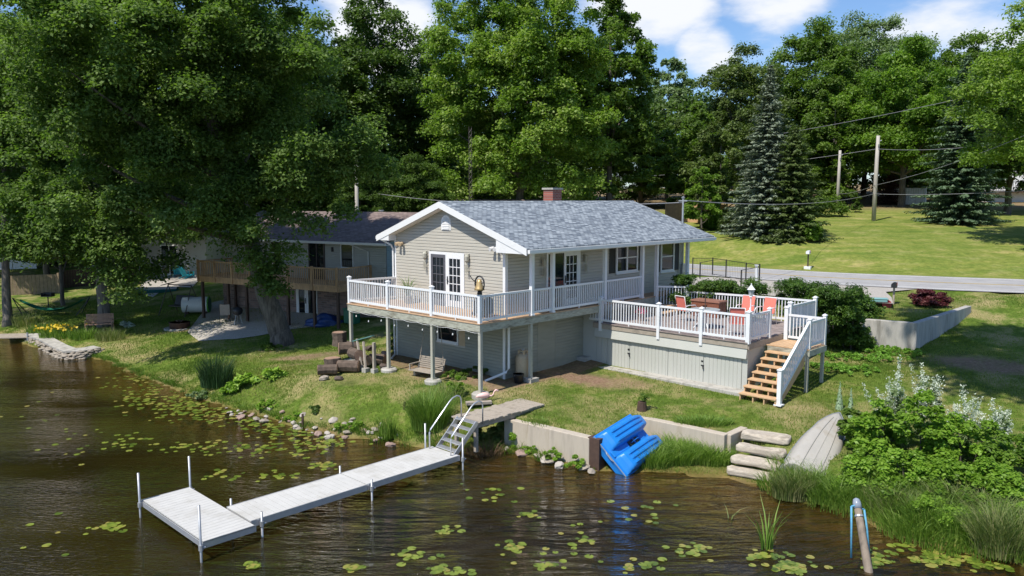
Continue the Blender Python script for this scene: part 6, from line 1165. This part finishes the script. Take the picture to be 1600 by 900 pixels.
b.tube([(-.85, 0, 1.75), (.85, 0, 1.75)], .03, 7); b.build('frame', M['darkbrownmetal'], sg); b = MB(); b.box(-.65, -.3, .5, .65, .2, .56); b.slab([(-.65, .2, .55), (.65, .2, .55), (.65, .42, 1.1), (-.65, .42, 1.1)], .04); b.build('seat', M['black'], sg)
b = MB(); b.slab([(-.95, -.5, 1.75), (-.4, -.5, 1.9), (-.4, .4, 1.95), (-.95, .4, 1.8)], .03); b.build('canopy', M['black'], sg)
def adirondack(label, px, py, rz):
    c = at_px('adirondack_chair', label, 'chair', px, py, 1.5, rz, 'turquoise adirondack chairs'); b = MB(); b.slab([(-.28, -.35, .38), (.28, -.35, .38), (.28, .25, .25), (-.28, .25, .25)], .03); b.build('seat', M['turq'], c); b = MB()
    for k in range(5): x = -.25 + .125 * k; b.bar((x, .22, .25), (x * 1.15, .5, .95 - abs(k - 2) * .05), .1, .02, (0, 1, 0))
    b.build('backrest', M['turq'], c)
    for s in (-1, 1): b = MB(); b.box(s * .38 - .06, -.42, .56, s * .38 + .06, .3, .59); b.box(s * .33 - .03, -.38, 0, s * .33 + .03, -.3, .56); b.bar((s * .31, -.3, .34), (s * .31, .55, .05), .03, .09); b.build('arm', M['turq'], c)
adirondack('turquoise adirondack chair facing away, nearest the wooden deck', 293, 436, R(150)); adirondack('turquoise adirondack chair behind its twin on the far patio', 279, 433, R(200))
b = MB(); poly = [G(px, py, 1.4) for px, py in ((212, 452), (232, 437), (320, 436), (300, 452), (262, 448), (238, 460))]; b.add([(x, y, hz(x, y) + .05) for x, y in poly], [tuple(range(6))]); tag(b.build('far_patio', gm), kind='structure')
cb_ = at_px('covered_boat', 'low covered boat with white top and turquoise side on the far patio', 'boat', 240, 458, 1.3, R(8)); secs = []
for i in range(11): f = i / 10; w_ = .55 * math.sin(math.pi * (.08 + .84 * f)) ** .5; secs.append([(-1.6 + 3.2 * f, g_ * w_, h_) for g_, h_ in ((-1, .3), (-.8, .02), (0, 0), (.8, .02), (1, .3))])
loft('hull', secs, pm('dark_turquoise', (.02, .14, .16), .5, .1, 4, bmp=0), cb_); loft('cover', [[(x, g_ * abs(s[0][1]), .3 + .12 * (1 - g_ * g_)) for g_ in (-1, -.5, 0, .5, 1) for x in [s[0][0]]] for s in secs], M['stone2'], cb_)
# white tank with green open end
tk = at_px('barrel_tank', 'white tank lying on its side with a green open end under the wooden deck', 'tank', 322, 489, 1.1, R(8)); b = MB(); b.tube([(-1.25, 0, .5), (.15, 0, .5)], .45, 22); b.build('shell', M['trim'], tk, smooth=False); b = MB(); b.tube([(.15, 0, .5), (.22, 0, .5)], .47, 22); b.build('rim', pm('bright_green_rim', (.08, .35, .03), .5, .1, 4, bmp=0), tk); b = MB(); b.tube([(.222, 0, .5), (.226, 0, .5)], .38, 22); b.build('opening', M['greenp'], tk); b = MB(); b.box(-1.1, -.35, 0, -.9, .35, .12); b.box(-.1, -.35, 0, .1, .35, .12); b.build('cradle', M['darkwood'], tk)
ch_ = at_px('sling_chair', 'white sling patio chair on the gravel under the wooden deck', 'chair', 352, 503, 1.1, R(200)); b = MB(); b.box(-.25, -.25, .4, .25, .25, .43); b.slab([(-.25, .25, .42), (.25, .25, .42), (.25, .4, 1.0), (-.25, .4, 1.0)], .02); b.build('seat', M['stone2'], ch_)
for s in (-1, 1): b = MB(); b.tube([(s * .27, -.3, 0), (s * .27, -.22, .62), (s * .27, .28, .62), (s * .27, .42, 1.02)], .015, 6); b.tube([(s * .27, .35, 0), (s * .27, .2, .4)], .015, 6); b.build('frame', M['black'], ch_)
gr_ = at_px('kettle_grill', 'black kettle grill on the gravel between the deck posts', 'grill', 372, 508, 1.1); b = MB(); b.lathe([(.05, .5), (.24, .62), (.28, .75), (.24, .9), (.06, .98)], 16); b.build('kettle', M['black'], gr_, smooth=True)
for k in range(3): t = k * 2.094; b = MB(); b.tube([(.1 * math.cos(t), .1 * math.sin(t), .56), (.26 * math.cos(t), .26 * math.sin(t), 0)], .014, 5); b.build('leg', M['galv'], gr_)
# tarp heap, bin
x, y, z = PXG(508, 508, 1.2, 0)
def heap(name, label, cat, x, y, z, sx, sy, sz_, m, seed):
    bm_ = bmesh.new(); bmesh.ops.create_icosphere(bm_, subdivisions=4, radius=1); r_ = random.Random(seed); ph = [r_.uniform(0, 6) for _ in range(8)]
    for v_ in bm_.verts: c = v_.co; k = 1 + .15 * math.sin(c.x * 5 + ph[0]) + .12 * math.sin(c.y * 6 + ph[1] + c.x * 3) + .06 * math.sin(c.z * 11 + ph[2] + c.y * 9); v_.co = Vector((c.x * k * sx, c.y * k * sy, max(-.05, c.z) * k * sz_))
    me_ = bpy.data.meshes.new(name); bm_.to_mesh(me_); bm_.free(); me_.materials.append(m); me_.polygons.foreach_set('use_smooth', [True] * len(me_.polygons)); o_ = bpy.data.objects.new(name, me_); COL.objects.link(o_); o_.location = (x, y, z); return tag(o_, label, cat)
heap('tarp', 'crumpled dark blue tarp heap beside the brick wall', 'tarp', x, y, z, .95, .6, .55, M['tarp'], 3)
x, y, z = PXG(550, 505, 1.2, 0); bn_ = thing('garden_bin', 'dark green plastic bin between tarp and stone pile', 'bin', (x, y, z), R(-30)); b = MB(); b.prism([(-.35, -.25), (.35, -.25), (.35, .25), (-.35, .25)], 0, .7); b.build('body', M['greenp'], bn_, bev=.03); b = MB(); b.box(-.39, -.29, .7, .39, .29, .78); b.build('lid', M['greenp'], bn_, bev=.02)
bkl = pm('rotten_log', (.11, .08, .06), .95, .4, 5, (1, 1, 1), bmp=1.0, bscale=10, dirt=(.03, .025, .02), dscale=4, damt=.8); cut = pm('log_cut', (.30, .19, .13), .9, .2, 8, bmp=.3)
for i, (px, py, s, hl, h_, ra, lab) in enumerate([(520, 572, .34, .5, 0, 0, 'upright stump with a reddish cut face at the left of the log pile'), (531, 556, .30, .55, .62, 0, 'stump block standing on top of the log pile'), (512, 580, .2, .7, .05, 1, 'short log lying at the left foot of the log pile'), (545, 574, .24, .8, .0, 1, 'dark log lying at the front of the log pile'), (556, 566, .22, .7, .3, 1, 'dark log lying across the middle of the log pile'), (570, 566, .2, .6, .1, 1, 'dark log behind the slanting props'), (590, 562, .22, .6, .0, 1, 'cut log right of the props with a pale end'), (540, 560, .26, .5, .35, 1, 'thick log in the middle of the log pile')]):
    x, y, z = PXG(px, py + 8, 1.1, 0); lg = thing('log' if ra else 'stump', lab, 'log' if ra else 'stump', (x, y, z + h_), R(random.uniform(-60, 20)), 'logs piled beside the porch deck'); b = MB()
    if ra: pp = [(-hl / 2, 0, s), (0, .02, s * 1.02), (hl / 2, 0, s)]
    else: pp = [(0, 0, 0), (.02, 0, hl * .5), (0, 0, hl)]
    b.tube(pp, [s, s * .94, s], 9); b.build('bark', bkl, lg); b = MB(); e0, e1_ = Vector(pp[-1]), Vector(pp[-1]) + (Vector(pp[-1]) - Vector(pp[0])).normalized() * .012; b.tube([tuple(e0), tuple(e1_)], s * .9, 9)
    if ra: b.build('cut_face', cut, lg); b = MB(); b.tube([pp[0], (pp[0][0] - .012, 0, pp[0][2])], s * .9, 9)
    b.build('cut_face', cut, lg)
for i, (px, py, s, h_, lab) in enumerate([(507, 590, .2, 0, 'small pale stone in front of the log pile'), (530, 590, .18, 0, 'dark stone at the foot of the log pile'), (603, 556, .22, .1, 'pinkish stone at the right end beside the deck post'), (580, 552, .26, .25, 'stone high at the back of the log pile'), (548, 552, .3, .4, 'stone behind the top stump of the pile'), (600, 572, .2, 0, 'flat stone at the right end of the pile')]):
    x, y, z = PXG(px, py + 4, 1.1, 0); rock(x, y, z + h_ + s * .3, s, lab, 'stones piled beside the porch deck', rock_mesh(20 + i, M['stone' if i == 0 else 'stone3' if i == 2 else 'darkstone']))
x, y, z = PXG(565, 578, 1.15, 0); pr_ = thing('prop_frame', 'old leaning timber props with a green plank beside the left deck post', 'timber frame', (x, y, z), R(-40)); b = MB(); b.bar((0, 0, .1), (-.55, .25, 1.1), .07, .07, (0, 1, 0)); b.bar((.35, -.1, .1), (-.1, .2, 1.05), .07, .07, (0, 1, 0)); b.bar((.75, 0, .1), (.75, 0, 1.15), .1, .1, (0, 1, 0)); b.build('props', M['oldwood'], pr_); b = MB(); b.bar((-.75, .25, 1.0), (.35, .3, 1.32), .14, .035); b.build('plank', pm('green_plank', (.1, .22, .2), .6, .1, 4, bmp=.1), pr_)
for px, py, s in ((0, 0, .2), (.4, -.12, .22), (.75, 0, .2)): b = MB(); b.box(px - s / 2, py - s / 2, -.05, px + s / 2, py + s / 2, .15); b.build('block', M['concrete'], pr_)
bush('ivy', 'dark green ivy climbing the lower wall behind the stone pile', (*HW(2.6, 7.75), 1.1), .5, .7, 2.0, L['dark'], 26, 240, .1, cat='climber', stems=2)
# small dock, cottage, fences at the far left
lk = thing('small_dock', 'short grey plank dock at the left edge by the pine', 'dock', (*G(-10, 524, .3), 0), R(8)); b = MB()
for k in range(16): b.box(-.3 + .16 * k, -.9, .26, -.15 + .16 * k, .5, .3)
b.build('planks', M['oldwood'], lk)
for x_ in (0, 2.1): b = MB(); b.tube([(x_, -.85, -1), (x_, -.85, .55)], .05, 8); b.build('post', M['galv'], lk)
gc_ = thing('grey_cottage', 'grey cottage behind the maple, only its wall and windows between the leaves', 'house', spot(235, 62, 0), R(-14)); b = MB(); b.box(-6, 0, -1, 5, 7, 3.6); b.build('wall', gs, gc_); b = MB(); b.slab([(-6.4, -.5, 3.4), (5.4, -.5, 3.4), (5.4, 3.5, 5.2), (-6.4, 3.5, 5.2)], .1); b.slab([(-6.4, 3.5, 5.2), (5.4, 3.5, 5.2), (5.4, 7.5, 3.4), (-6.4, 7.5, 3.4)], .1); b.build('roof', M['shingle_brown'], gc_); Pc = plane((-6, 0), (1, 0), (0, -1)); window(gc_, Pc, 2.2, 4.2, .9, 2.4, 2); window(gc_, Pc, 7.0, 8.4, .2, 2.4, 2)
wg = thing('white_garage', 'white garage glimpsed beyond the pine at the left edge', 'garage', spot(-5, 66, 0), R(8)); b = MB(); b.box(-3, 0, -1, 3, 5, 3.2); b.build('wall', M['trim'], wg); b = MB(); b.slab([(-3.3, -.4, 3.1), (3.3, -.4, 3.1), (3.3, 2.5, 4.6), (-3.3, 2.5, 4.6)], .1); b.build('roof', M['shingle_brown'], wg); Pg = plane((-3, 0), (1, 0), (0, -1)); fb = MB(); frame_rect(fb, Pg, 1.2, 4.0, -.5, 2.3, .1, 0, .05); [pbox(fb, Pg, 1.2, 4.0, -.5 + .7 * k, .17 + .7 * k, .01, .04) for k in range(4)]; fb.build('garage_door', M['trim'], wg)
of = pm('old_fence', (.26, .19, .12), .85, .25, 4, bmp=.3); panel_fence('wooden_fence', 'old brown picket fence behind the left lawn', D(8, 450, 54)[:2], D(92, 448, 55)[:2], 1.35, of)
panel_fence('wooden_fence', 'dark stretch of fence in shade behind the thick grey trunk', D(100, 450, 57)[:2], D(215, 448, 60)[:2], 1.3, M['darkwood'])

# ================================================================== flower bed, shore plants, grass
def gclump(label, px, py, z, n, rx, ry, h, w, m, name='grass_clump', cat='grass clump', group=None, dz=-.03, **k):
    x, y, zz_ = PXG(px, py, z, dz); return grass_clump(name, label, (x, y, max(zz_, -.1)), n, rx, ry, h, w, m, cat, group, **k)
gclump('pale green ornamental grass at the left end of the stone wall', 45, 508, .5, 420, .9, .5, .7, .03, L['dryreed']); gclump('tall day lily leaves left of the yellow flowers', 62, 520, .5, 300, .7, .4, .6, .035, L['reed'], 'daylily', 'plant')
gclump('day lily clump with yellow flowers on the stone wall', 92, 528, .5, 420, 1.0, .5, .55, .035, L['reed'], 'daylily', 'plant'); gclump('day lily clump right of the yellow flowers below the bench', 132, 528, .5, 360, .8, .5, .6, .035, L['reed'], 'daylily', 'plant'); gclump('fountain grass clump at the right end of the flower bed', 172, 530, .5, 520, .75, .6, .62, .02, L['dryreed'])
x, y, z = PXG(88, 528, .5, 0); n = 90; c = np.stack([rng.normal(0, .6, n), rng.normal(0, .3, n), rng.uniform(.45, .72, n)], 1); o_ = leaves_obj('yellow_flowers', c, unit(rng.normal(size=(n, 3)) + np.array([0, -.5, .6])), rng.normal(size=(n, 3)), np.full(n, .16), np.full(n, .14), L['yellow']); o_.location = (x, y, z); tag(o_, 'yellow day lily blossoms above the stone wall', 'flowers', kind='stuff')
def leafy(label, px, py, z, rx, ry, rz, mt, k, n, size, name='leafy_plant', cat='plant', aspect=.6, **kw):
    x, y, zz_ = PXG(px, py, z, -.02); return bush(name, label, (x, y, max(zz_, -.05)), rx, ry, rz, L[mt], k, n, size, cat=cat, aspect=aspect, stems=0, **kw)
leafy('variegated hosta beside the bench and thick trunk', 197, 511, .6, .45, .4, .35, 'whiteleaf', 8, 60, .22, 'hosta'); leafy('large hosta beside the thick trunk', 183, 508, .6, .4, .4, .35, 'hosta', 8, 60, .24, 'hosta')
leafy('wide yellow green hosta clump left part at the waterline', 385, 604, .45, .75, .5, .5, 'hosta', 14, 60, .26, 'hosta', aspect=.55); leafy('wide yellow green hosta clump right part below the maple', 425, 592, .6, .8, .5, .45, 'hosta', 14, 60, .26, 'hosta', aspect=.55); leafy('dark leafy plant between rushes and hostas', 362, 612, .3, .5, .4, .4, 'shrub', 12, 120, .13)
leafy('grey green water plants at the shore left of the hostas', 318, 625, .1, .9, .45, .22, 'silver', 16, 110, .12, 'shore_plant'); leafy('dark leafy ground cover round the maple trunk', 428, 546, .95, 1.1, .6, .3, 'mid', 14, 100, .12); leafy('flowering ground cover by the maple trunk with yellow blooms', 436, 540, .95, .5, .35, .45, 'dryreed' if 'dryreed' in L else 'shrub', 8, 90, .08)
gclump('dark rushes standing at the waterline by the white pipe', 338, 603, .35, 900, .6, .45, 1.25, .018, L['darkreed'], 'rushes', 'rushes', lean=.3)
gclump('big fine leaved grass clump between swing seat and ladder', 672, 668, .5, 1300, .6, .45, 1.35, .016, L['reed'], lean=.45); gclump('dry seed headed grass left of the walkway', 698, 630, .8, 160, .5, .3, .95, .014, L['dryreed'], lean=.5)
gclump('bright iris like leaves at the stones left of the dock', 606, 684, .15, 160, .28, .2, .75, .03, L['reed'], 'iris', 'plant', lean=.2); leafy('small dark rounded juniper at the waterline stones', 489, 645, .4, .28, .28, .38, 'dark', 10, 200, .07, 'juniper', 'shrub'); leafy('weedy plants beside the juniper at the stones', 415, 638, .4, .7, .4, .3, 'shrub', 14, 120, .09); leafy('weeds among the stones below the lawn', 455, 655, .2, .7, .3, .25, 'shrub', 14, 120, .08); leafy('weeds left of the iris leaves', 550, 668, .3, .8, .35, .25, 'shrub', 14, 120, .08)
leafy('leafy sapling beside the ladder top', 712, 620, .95, .3, .3, .75, 'shrub', 9, 90, .14, 'sapling'); leafy('rhubarb like ground cover under the swing seat', 715, 592, 1.2, .9, .5, .28, 'mid', 12, 100, .13); leafy('ground cover along the lower wall by the downspout', 740, 585, 1.2, .8, .35, .3, 'dark', 10, 100, .12)
leafy('weeds under the walkway beside the dock end', 760, 690, .1, .7, .4, .75, 'olive', 20, 170, .1); gclump('dry brown grass at the water below the walkway', 755, 712, .05, 380, .6, .3, .5, .016, leafmat('straw', [(.16, .10, .05), (.3, .2, .12)], .2), lean=.5)
for px, py, s, lab in ((800, 700, .4, 'weeds at the left foot of the seawall'), (830, 708, .35, 'weeds with a tall stalk below the left seawall'), (862, 722, .4, 'weeds below the middle of the left seawall'), (900, 735, .38, 'weeds beside the dark timber post')): leafy(lab, px, py, .05, s * 1.1, s * .6, s * 1.2, 'shrub', 12, 110, .07, 'weeds', group='weeds below the seawall')
for px, py, lab in ((1045, 708, 'long bright grass right of the pedal boat'), (1078, 716, 'long bright grass below the right seawall'), (1112, 722, 'long grass below the seawall corner'), (1060, 722, 'long grass at the waterline of the right seawall'), (1020, 725, 'long grass under the pedal boat bow')): gclump(lab, px, py, px * 0 + .1, 900, .65, .4, .62, .018, L['sedge'], group='long grass below the right seawall', lean=.6)
gclump('long grass tuft on top of the right seawall', 1100, 662, .95, 900, .9, .35, .28, .02, L['reed'], lean=.6)
gclump('olive reed clump standing in the water before the upturned boat', 1238, 778, .0, 1000, .5, .35, .72, .018, L['dryreed'], 'reeds', 'reeds', lean=.4); gclump('reeds at the right corner of the stone steps', 1268, 768, .1, 700, .5, .35, .6, .02, L['reed'], 'reeds', 'reeds', lean=.45)
gclump('lone reed stalks rising from open water', 1198, 862, .0, 16, .12, .08, 1.35, .05, L['reed'], 'reeds', 'reeds', lean=.35); gclump('bent broken reed lying on the water', 1140, 815, 0, 6, .06, .05, .55, .03, L['dryreed'], 'reeds', 'reeds', lean=.8)
gclump('tall pale reeds in the lower right corner', 1570, 862, .1, 1200, .7, .5, 1.05, .018, L['dryreed'], 'reeds', 'reeds', lean=.45); gclump('green sedge right of the stone steps at the water', 1305, 782, .15, 900, .7, .4, .55, .02, L['reed'], lean=.5)
for i, (px, py, z) in enumerate([(1340, 770, .2), (1395, 785, .2), (1450, 805, .2), (1505, 825, .2), (1540, 800, .3), (1590, 820, .3), (1420, 760, .3), (1480, 785, .3), (1370, 745, .3)]): leafy(['weedy bank growth behind the mooring pile', 'bank weeds right of the mooring pile', 'light green bank weeds under the big shrub', 'bank weeds above the lily pads', 'bank weeds left of the pale reeds', 'bank weeds at the right edge', 'weeds in front of the big shrub, middle', 'weeds before the right shrub', 'sedge like weeds left of the big shrub'][i], px, py, z, .8, .5, .5, ['shrub', 'bright', 'shrub'][i % 3], 18, 150, .09, 'weeds', group='weeds on the right bank'); gclump(['grass before the mooring pile bank', 'grass right of the pile on the bank', 'grass under the big shrub', 'grass above the lily pads', 'bank grass left of the pale reeds', 'bank grass at the right edge', 'grass in front of the big shrub, middle', 'grass before the right shrub', 'grass left of the big shrub'][i], px + 10, py + 8, z, 650, .8, .55, .6, .018, L[['sedge', 'dryreed', 'reed'][i % 3]], group='bank grass on the right', lean=.5)
for px, py, z, rx, ry, rz, mt, k, lab in [(1370, 720, .55, 1.0, .8, 1.5, 'shrub', 34, 'bright green shrub beside the upturned boat'), (1440, 735, .5, 1.1, .8, 1.5, 'shrub', 38, 'dense bright shrub in the middle of the right bank'), (1510, 735, .5, 1.1, .8, 1.35, 'shrub', 36, 'glossy green shrub right of the middle one'), (1580, 745, .45, 1.0, .8, 1.35, 'bright', 34, 'green shrub cut by the right edge'), (1335, 700, .7, .5, .5, .9, 'mid', 16, 'small dark shrub against the upturned boat')]:
    x, y, zz_ = PXG(px, py, z); bush('shrub', lab, (x, y, zz_), rx * random.uniform(.95, 1.25), ry * 1.1, rz * random.uniform(1.15, 1.6), L[mt], int(k * 1.15), 170, .125, hollow=.45, crr=(.16, .36), group='shrubs on the right bank', aspect=.55, stems=5)
for i, (px, py, r_, h_, lab) in enumerate([(1352, 752, .7, .9, 'low bright shrub at the waterside left of the big ones'), (1412, 762, .8, 1.05, 'low leafy shrub in front of the middle shrub'), (1478, 772, .8, 1.0, 'low leafy shrub before the glossy shrub'), (1548, 785, .85, 1.1, 'low leafy shrub at the right edge of the bank')]):
    x, y, zz_ = PXG(px, py, .4); bush('shrub', lab, (x, y, zz_), r_, r_ * .8, h_, L['shrub'], 30, 170, .11, group='shrubs on the right bank', aspect=.55, stems=4, hollow=.4)
for px, py, z, rx, rz, lab in [(1398, 704, .7, .6, 2.0, 'tall silvery white leaved shrub behind the bright shrub'), (1446, 694, .8, .55, 2.0, 'second silvery white shrub, right of the tallest'), (1492, 716, .7, .5, 1.6, 'silvery shrub spray on the right bank'), (1556, 708, .8, .5, 1.2, 'silvery sprig before the right lawn')]:
    x, y, zz_ = PXG(px, py, z); r_ = bush('silverberry', lab, (x, y, zz_), rx, rx, rz, L['silver'], 30, 220, .085, group='silvery shrubs on the right bank', aspect=.35, stems=5)
    nb_ = 26; base_ = rng.normal(size=(nb_, 3)) * np.array([rx * .42, rx * .42, rz * .16]) + np.array([0, 0, rz * .62]); ib = rng.integers(0, nb_, 1500); tt_ = rng.random((1500, 1)); dir_ = unit(base_ * np.array([.5, .5, 0]) + np.array([0, 0, 1.0])); c = base_[ib] + dir_[ib] * tt_ * rz * .3 + rng.normal(size=(1500, 3)) * .035; leaves_obj('pale_leaves', c, unit(rng.normal(size=(1500, 3)) + np.array([-.3, -.5, .6])), rng.normal(size=(1500, 3)) + np.array([0, 0, .8]), rng.uniform(.05, .09, 1500), rng.uniform(.02, .035, 1500), L['whiteleaf'], r_)
for px, py, lab in ((1311, 640, 'tall pale mullein spire left of the white leaved shrub'), (1328, 652, 'shorter mullein spire beside the bow of the upturned boat')):
    x, y, zz_ = PXG(px, py, 1.0); n = 260; t = rng.random(n); a_ = rng.random(n) * 6.28; rr = .10 * (1.1 - t); c = np.stack([rr * np.cos(a_), rr * np.sin(a_), t * .95], 1); nn_ = unit(np.stack([np.cos(a_), np.sin(a_), np.full(n, .5)], 1)); o_ = leaves_obj('mullein', c, nn_, np.stack([np.cos(a_), np.sin(a_), np.full(n, 1.0)], 1), .16 * (1.2 - t), .07 * (1.2 - t), leafmat('mullein_leaf%d' % px, [(.16, .26, .14), (.3, .4, .24)], .15)); o_.location = (x, y, zz_); tag(o_, lab, 'plant')
for i, (px, py, z) in enumerate([(1310, 558, 1.5), (1350, 560, 1.55), (1390, 560, 1.6), (1330, 540, 1.6), (1370, 548, 1.6), (1410, 552, 1.65), (1340, 580, 1.45), (1295, 575, 1.4)]): leafy(['ground cover right of the stair landing', 'ground cover below the retaining wall, middle', 'ground cover below the retaining wall near its corner', 'ground cover against the retaining wall', 'ground cover at the retaining wall foot under the shrub', 'ground cover at the wall corner', 'front edge of the ground cover patch', 'ground cover at the landing posts'][i], px, py, z, 1.15, .95, .22, 'lilac', 34, 170, .09, 'ground_cover', 'ground cover', group='ground cover below the retaining wall')

# lawn grass: real blades where the lawn is near enough to show them
def lawn(n, x0, x1, y0, y1, h, w, fn=None):
    P = np.stack([rng.uniform(x0, x1, n), rng.uniform(y0, y1, n)], 1); u_ = 800 + FPX * P[:, 0] / P[:, 1]; keep = (u_ > -20) & (u_ < 1620); P = P[keep]; sdp = poly_sd(P, POND); P = P[sdp > .1]
    hu = (P - C0) @ UU; ha = (P - C0) @ AA; ok = ~((hu > 2.0) & (hu < 14) & (ha > -.1) & (ha < 7.3)) & ~((hu > 6.2) & (hu < 12.2) & (ha > -6.3) & (ha < .3)) & (rng.random(len(P)) > dirt_at(P) * 1.05); rdist = np.min([seg_dist(P, np.array(a), np.array(b_)) for a, b_ in ROADC], axis=0); ok &= rdist > 4.6
    dense_ = .5 + .5 * np.sin(P[:, 0] * 1.3 + np.sin(P[:, 1] * .9) * 2) * np.sin(P[:, 1] * 1.1 + np.sin(P[:, 0] * .7) * 2); ok &= rng.random(len(P)) < (.45 + .55 * dense_); P = P[ok]; z = height(P)
    n = len(P); a_ = rng.random(n) * 3.1416; H_ = h * rng.uniform(.5, 1.4, n) * (.75 + .25 * np.sin(P[:, 0] * .8) * np.sin(P[:, 1] * .6)); W2 = w * .5; lx = rng.normal(0, .35, n) * H_; ly = rng.normal(0, .35, n) * H_
    V = np.stack([np.stack([P[:, 0] - np.cos(a_) * W2, P[:, 1] - np.sin(a_) * W2, z - .01], 1), np.stack([P[:, 0] + np.cos(a_) * W2, P[:, 1] + np.sin(a_) * W2, z - .01], 1), np.stack([P[:, 0] + lx, P[:, 1] + ly, z + H_], 1)], 1).reshape(-1, 3)
    tone = np.clip(.25 + .3 * np.sin(P[:, 0] * .9 + 1.3 * np.sin(P[:, 1] * .5)) * np.sin(P[:, 1] * .8) + rng.random(n) * .5, 0, 1); return V, tone
vs_, ts_ = zip(lawn(330000, -16, 19, 17, 34, .075, .022), lawn(160000, -30, -8, 27, 52, .085, .034), lawn(60000, 10, 30, 27, 42, .07, .03))
V = np.concatenate(vs_); F = np.arange(len(V)).reshape(-1, 3); tag(npmesh('grass', V, F, L['lawn'], None, np.concatenate(ts_)), 'short lawn grass around the house and along the shore', 'grass', kind='stuff')
# grass and sedge hanging over the waterline
def edge_grass(name, label, p0, p1, step, n, h, w, m, spread=.35, off=.12):
    Vs, Fs, Rs, k = [], [], [], 0; ii = [i for i in range(len(POND)) if True]
    for i in range(p0, p1):
        a_, c_ = POND[i], POND[i + 1]; L_ = np.linalg.norm(c_ - a_); nr = np.array([-(c_ - a_)[1], (c_ - a_)[0]]) / L_
        if poly_sd(np.array([(a_ + c_) / 2 + nr * .3]), POND)[0] < 0: nr = -nr
        for s_ in np.arange(0, L_, step):
            q = a_ + (c_ - a_) * s_ / L_ + nr * rng.uniform(-.03, off + spread); V_, F_, R_ = blades(n, spread, spread, h * rng.uniform(.5, 1.35), w, lean=.6, tilt=(-nr[0] * .5, -nr[1] * .5)); V_ = V_ + np.array([q[0], q[1], max(hz(q[0], q[1]), -.05) - .02]); Vs.append(V_); Fs.append(F_ + k); Rs.append(R_ * .7 + rng.random() * .3); k += len(V_)
    return tag(npmesh(name, np.concatenate(Vs), np.concatenate(Fs), m, None, np.concatenate(Rs)), label, 'grass', kind='stuff')
edge_grass('waterline_grass', 'fringe of grass along the waterline of the left lawn', 5, 13, .22, 60, .16, .018, L['reed'], .22, .1)
edge_grass('waterline_grass', 'rough grass and weeds between the stones by the walkway', 12, 17, .2, 70, .3, .018, L['reed'], .3, .35)
edge_grass('bank_sedge', 'light green sedge hanging over the right bank', 22, 27, .12, 120, .5, .018, L['sedge'], .45, .55)
# leaf mass closing the far wood
k = 900; P = np.stack([rng.uniform(-95, 110, k), rng.uniform(94, 124, k)], 1); zt = height(P); cc = np.stack([P[:, 0], P[:, 1], zt + rng.uniform(.3, 12.5, k)], 1)
k2 = 300; P2 = np.stack([rng.uniform(-75, 4, k2), rng.uniform(70, 86, k2)], 1); cc = np.concatenate([cc, np.stack([P2[:, 0], P2[:, 1], height(P2) + rng.uniform(.5, 7, k2)], 1)])
p, n, d, ln, wd, tn = clump_leaves(cc, rng.uniform(2.0, 3.2, len(cc)), 330, .46); tag(leaves_obj('forest_undergrowth', p, n, d, ln, wd, L['dark'], None, tn), 'dark undergrowth closing the far wood between the trunks', 'undergrowth', kind='stuff')
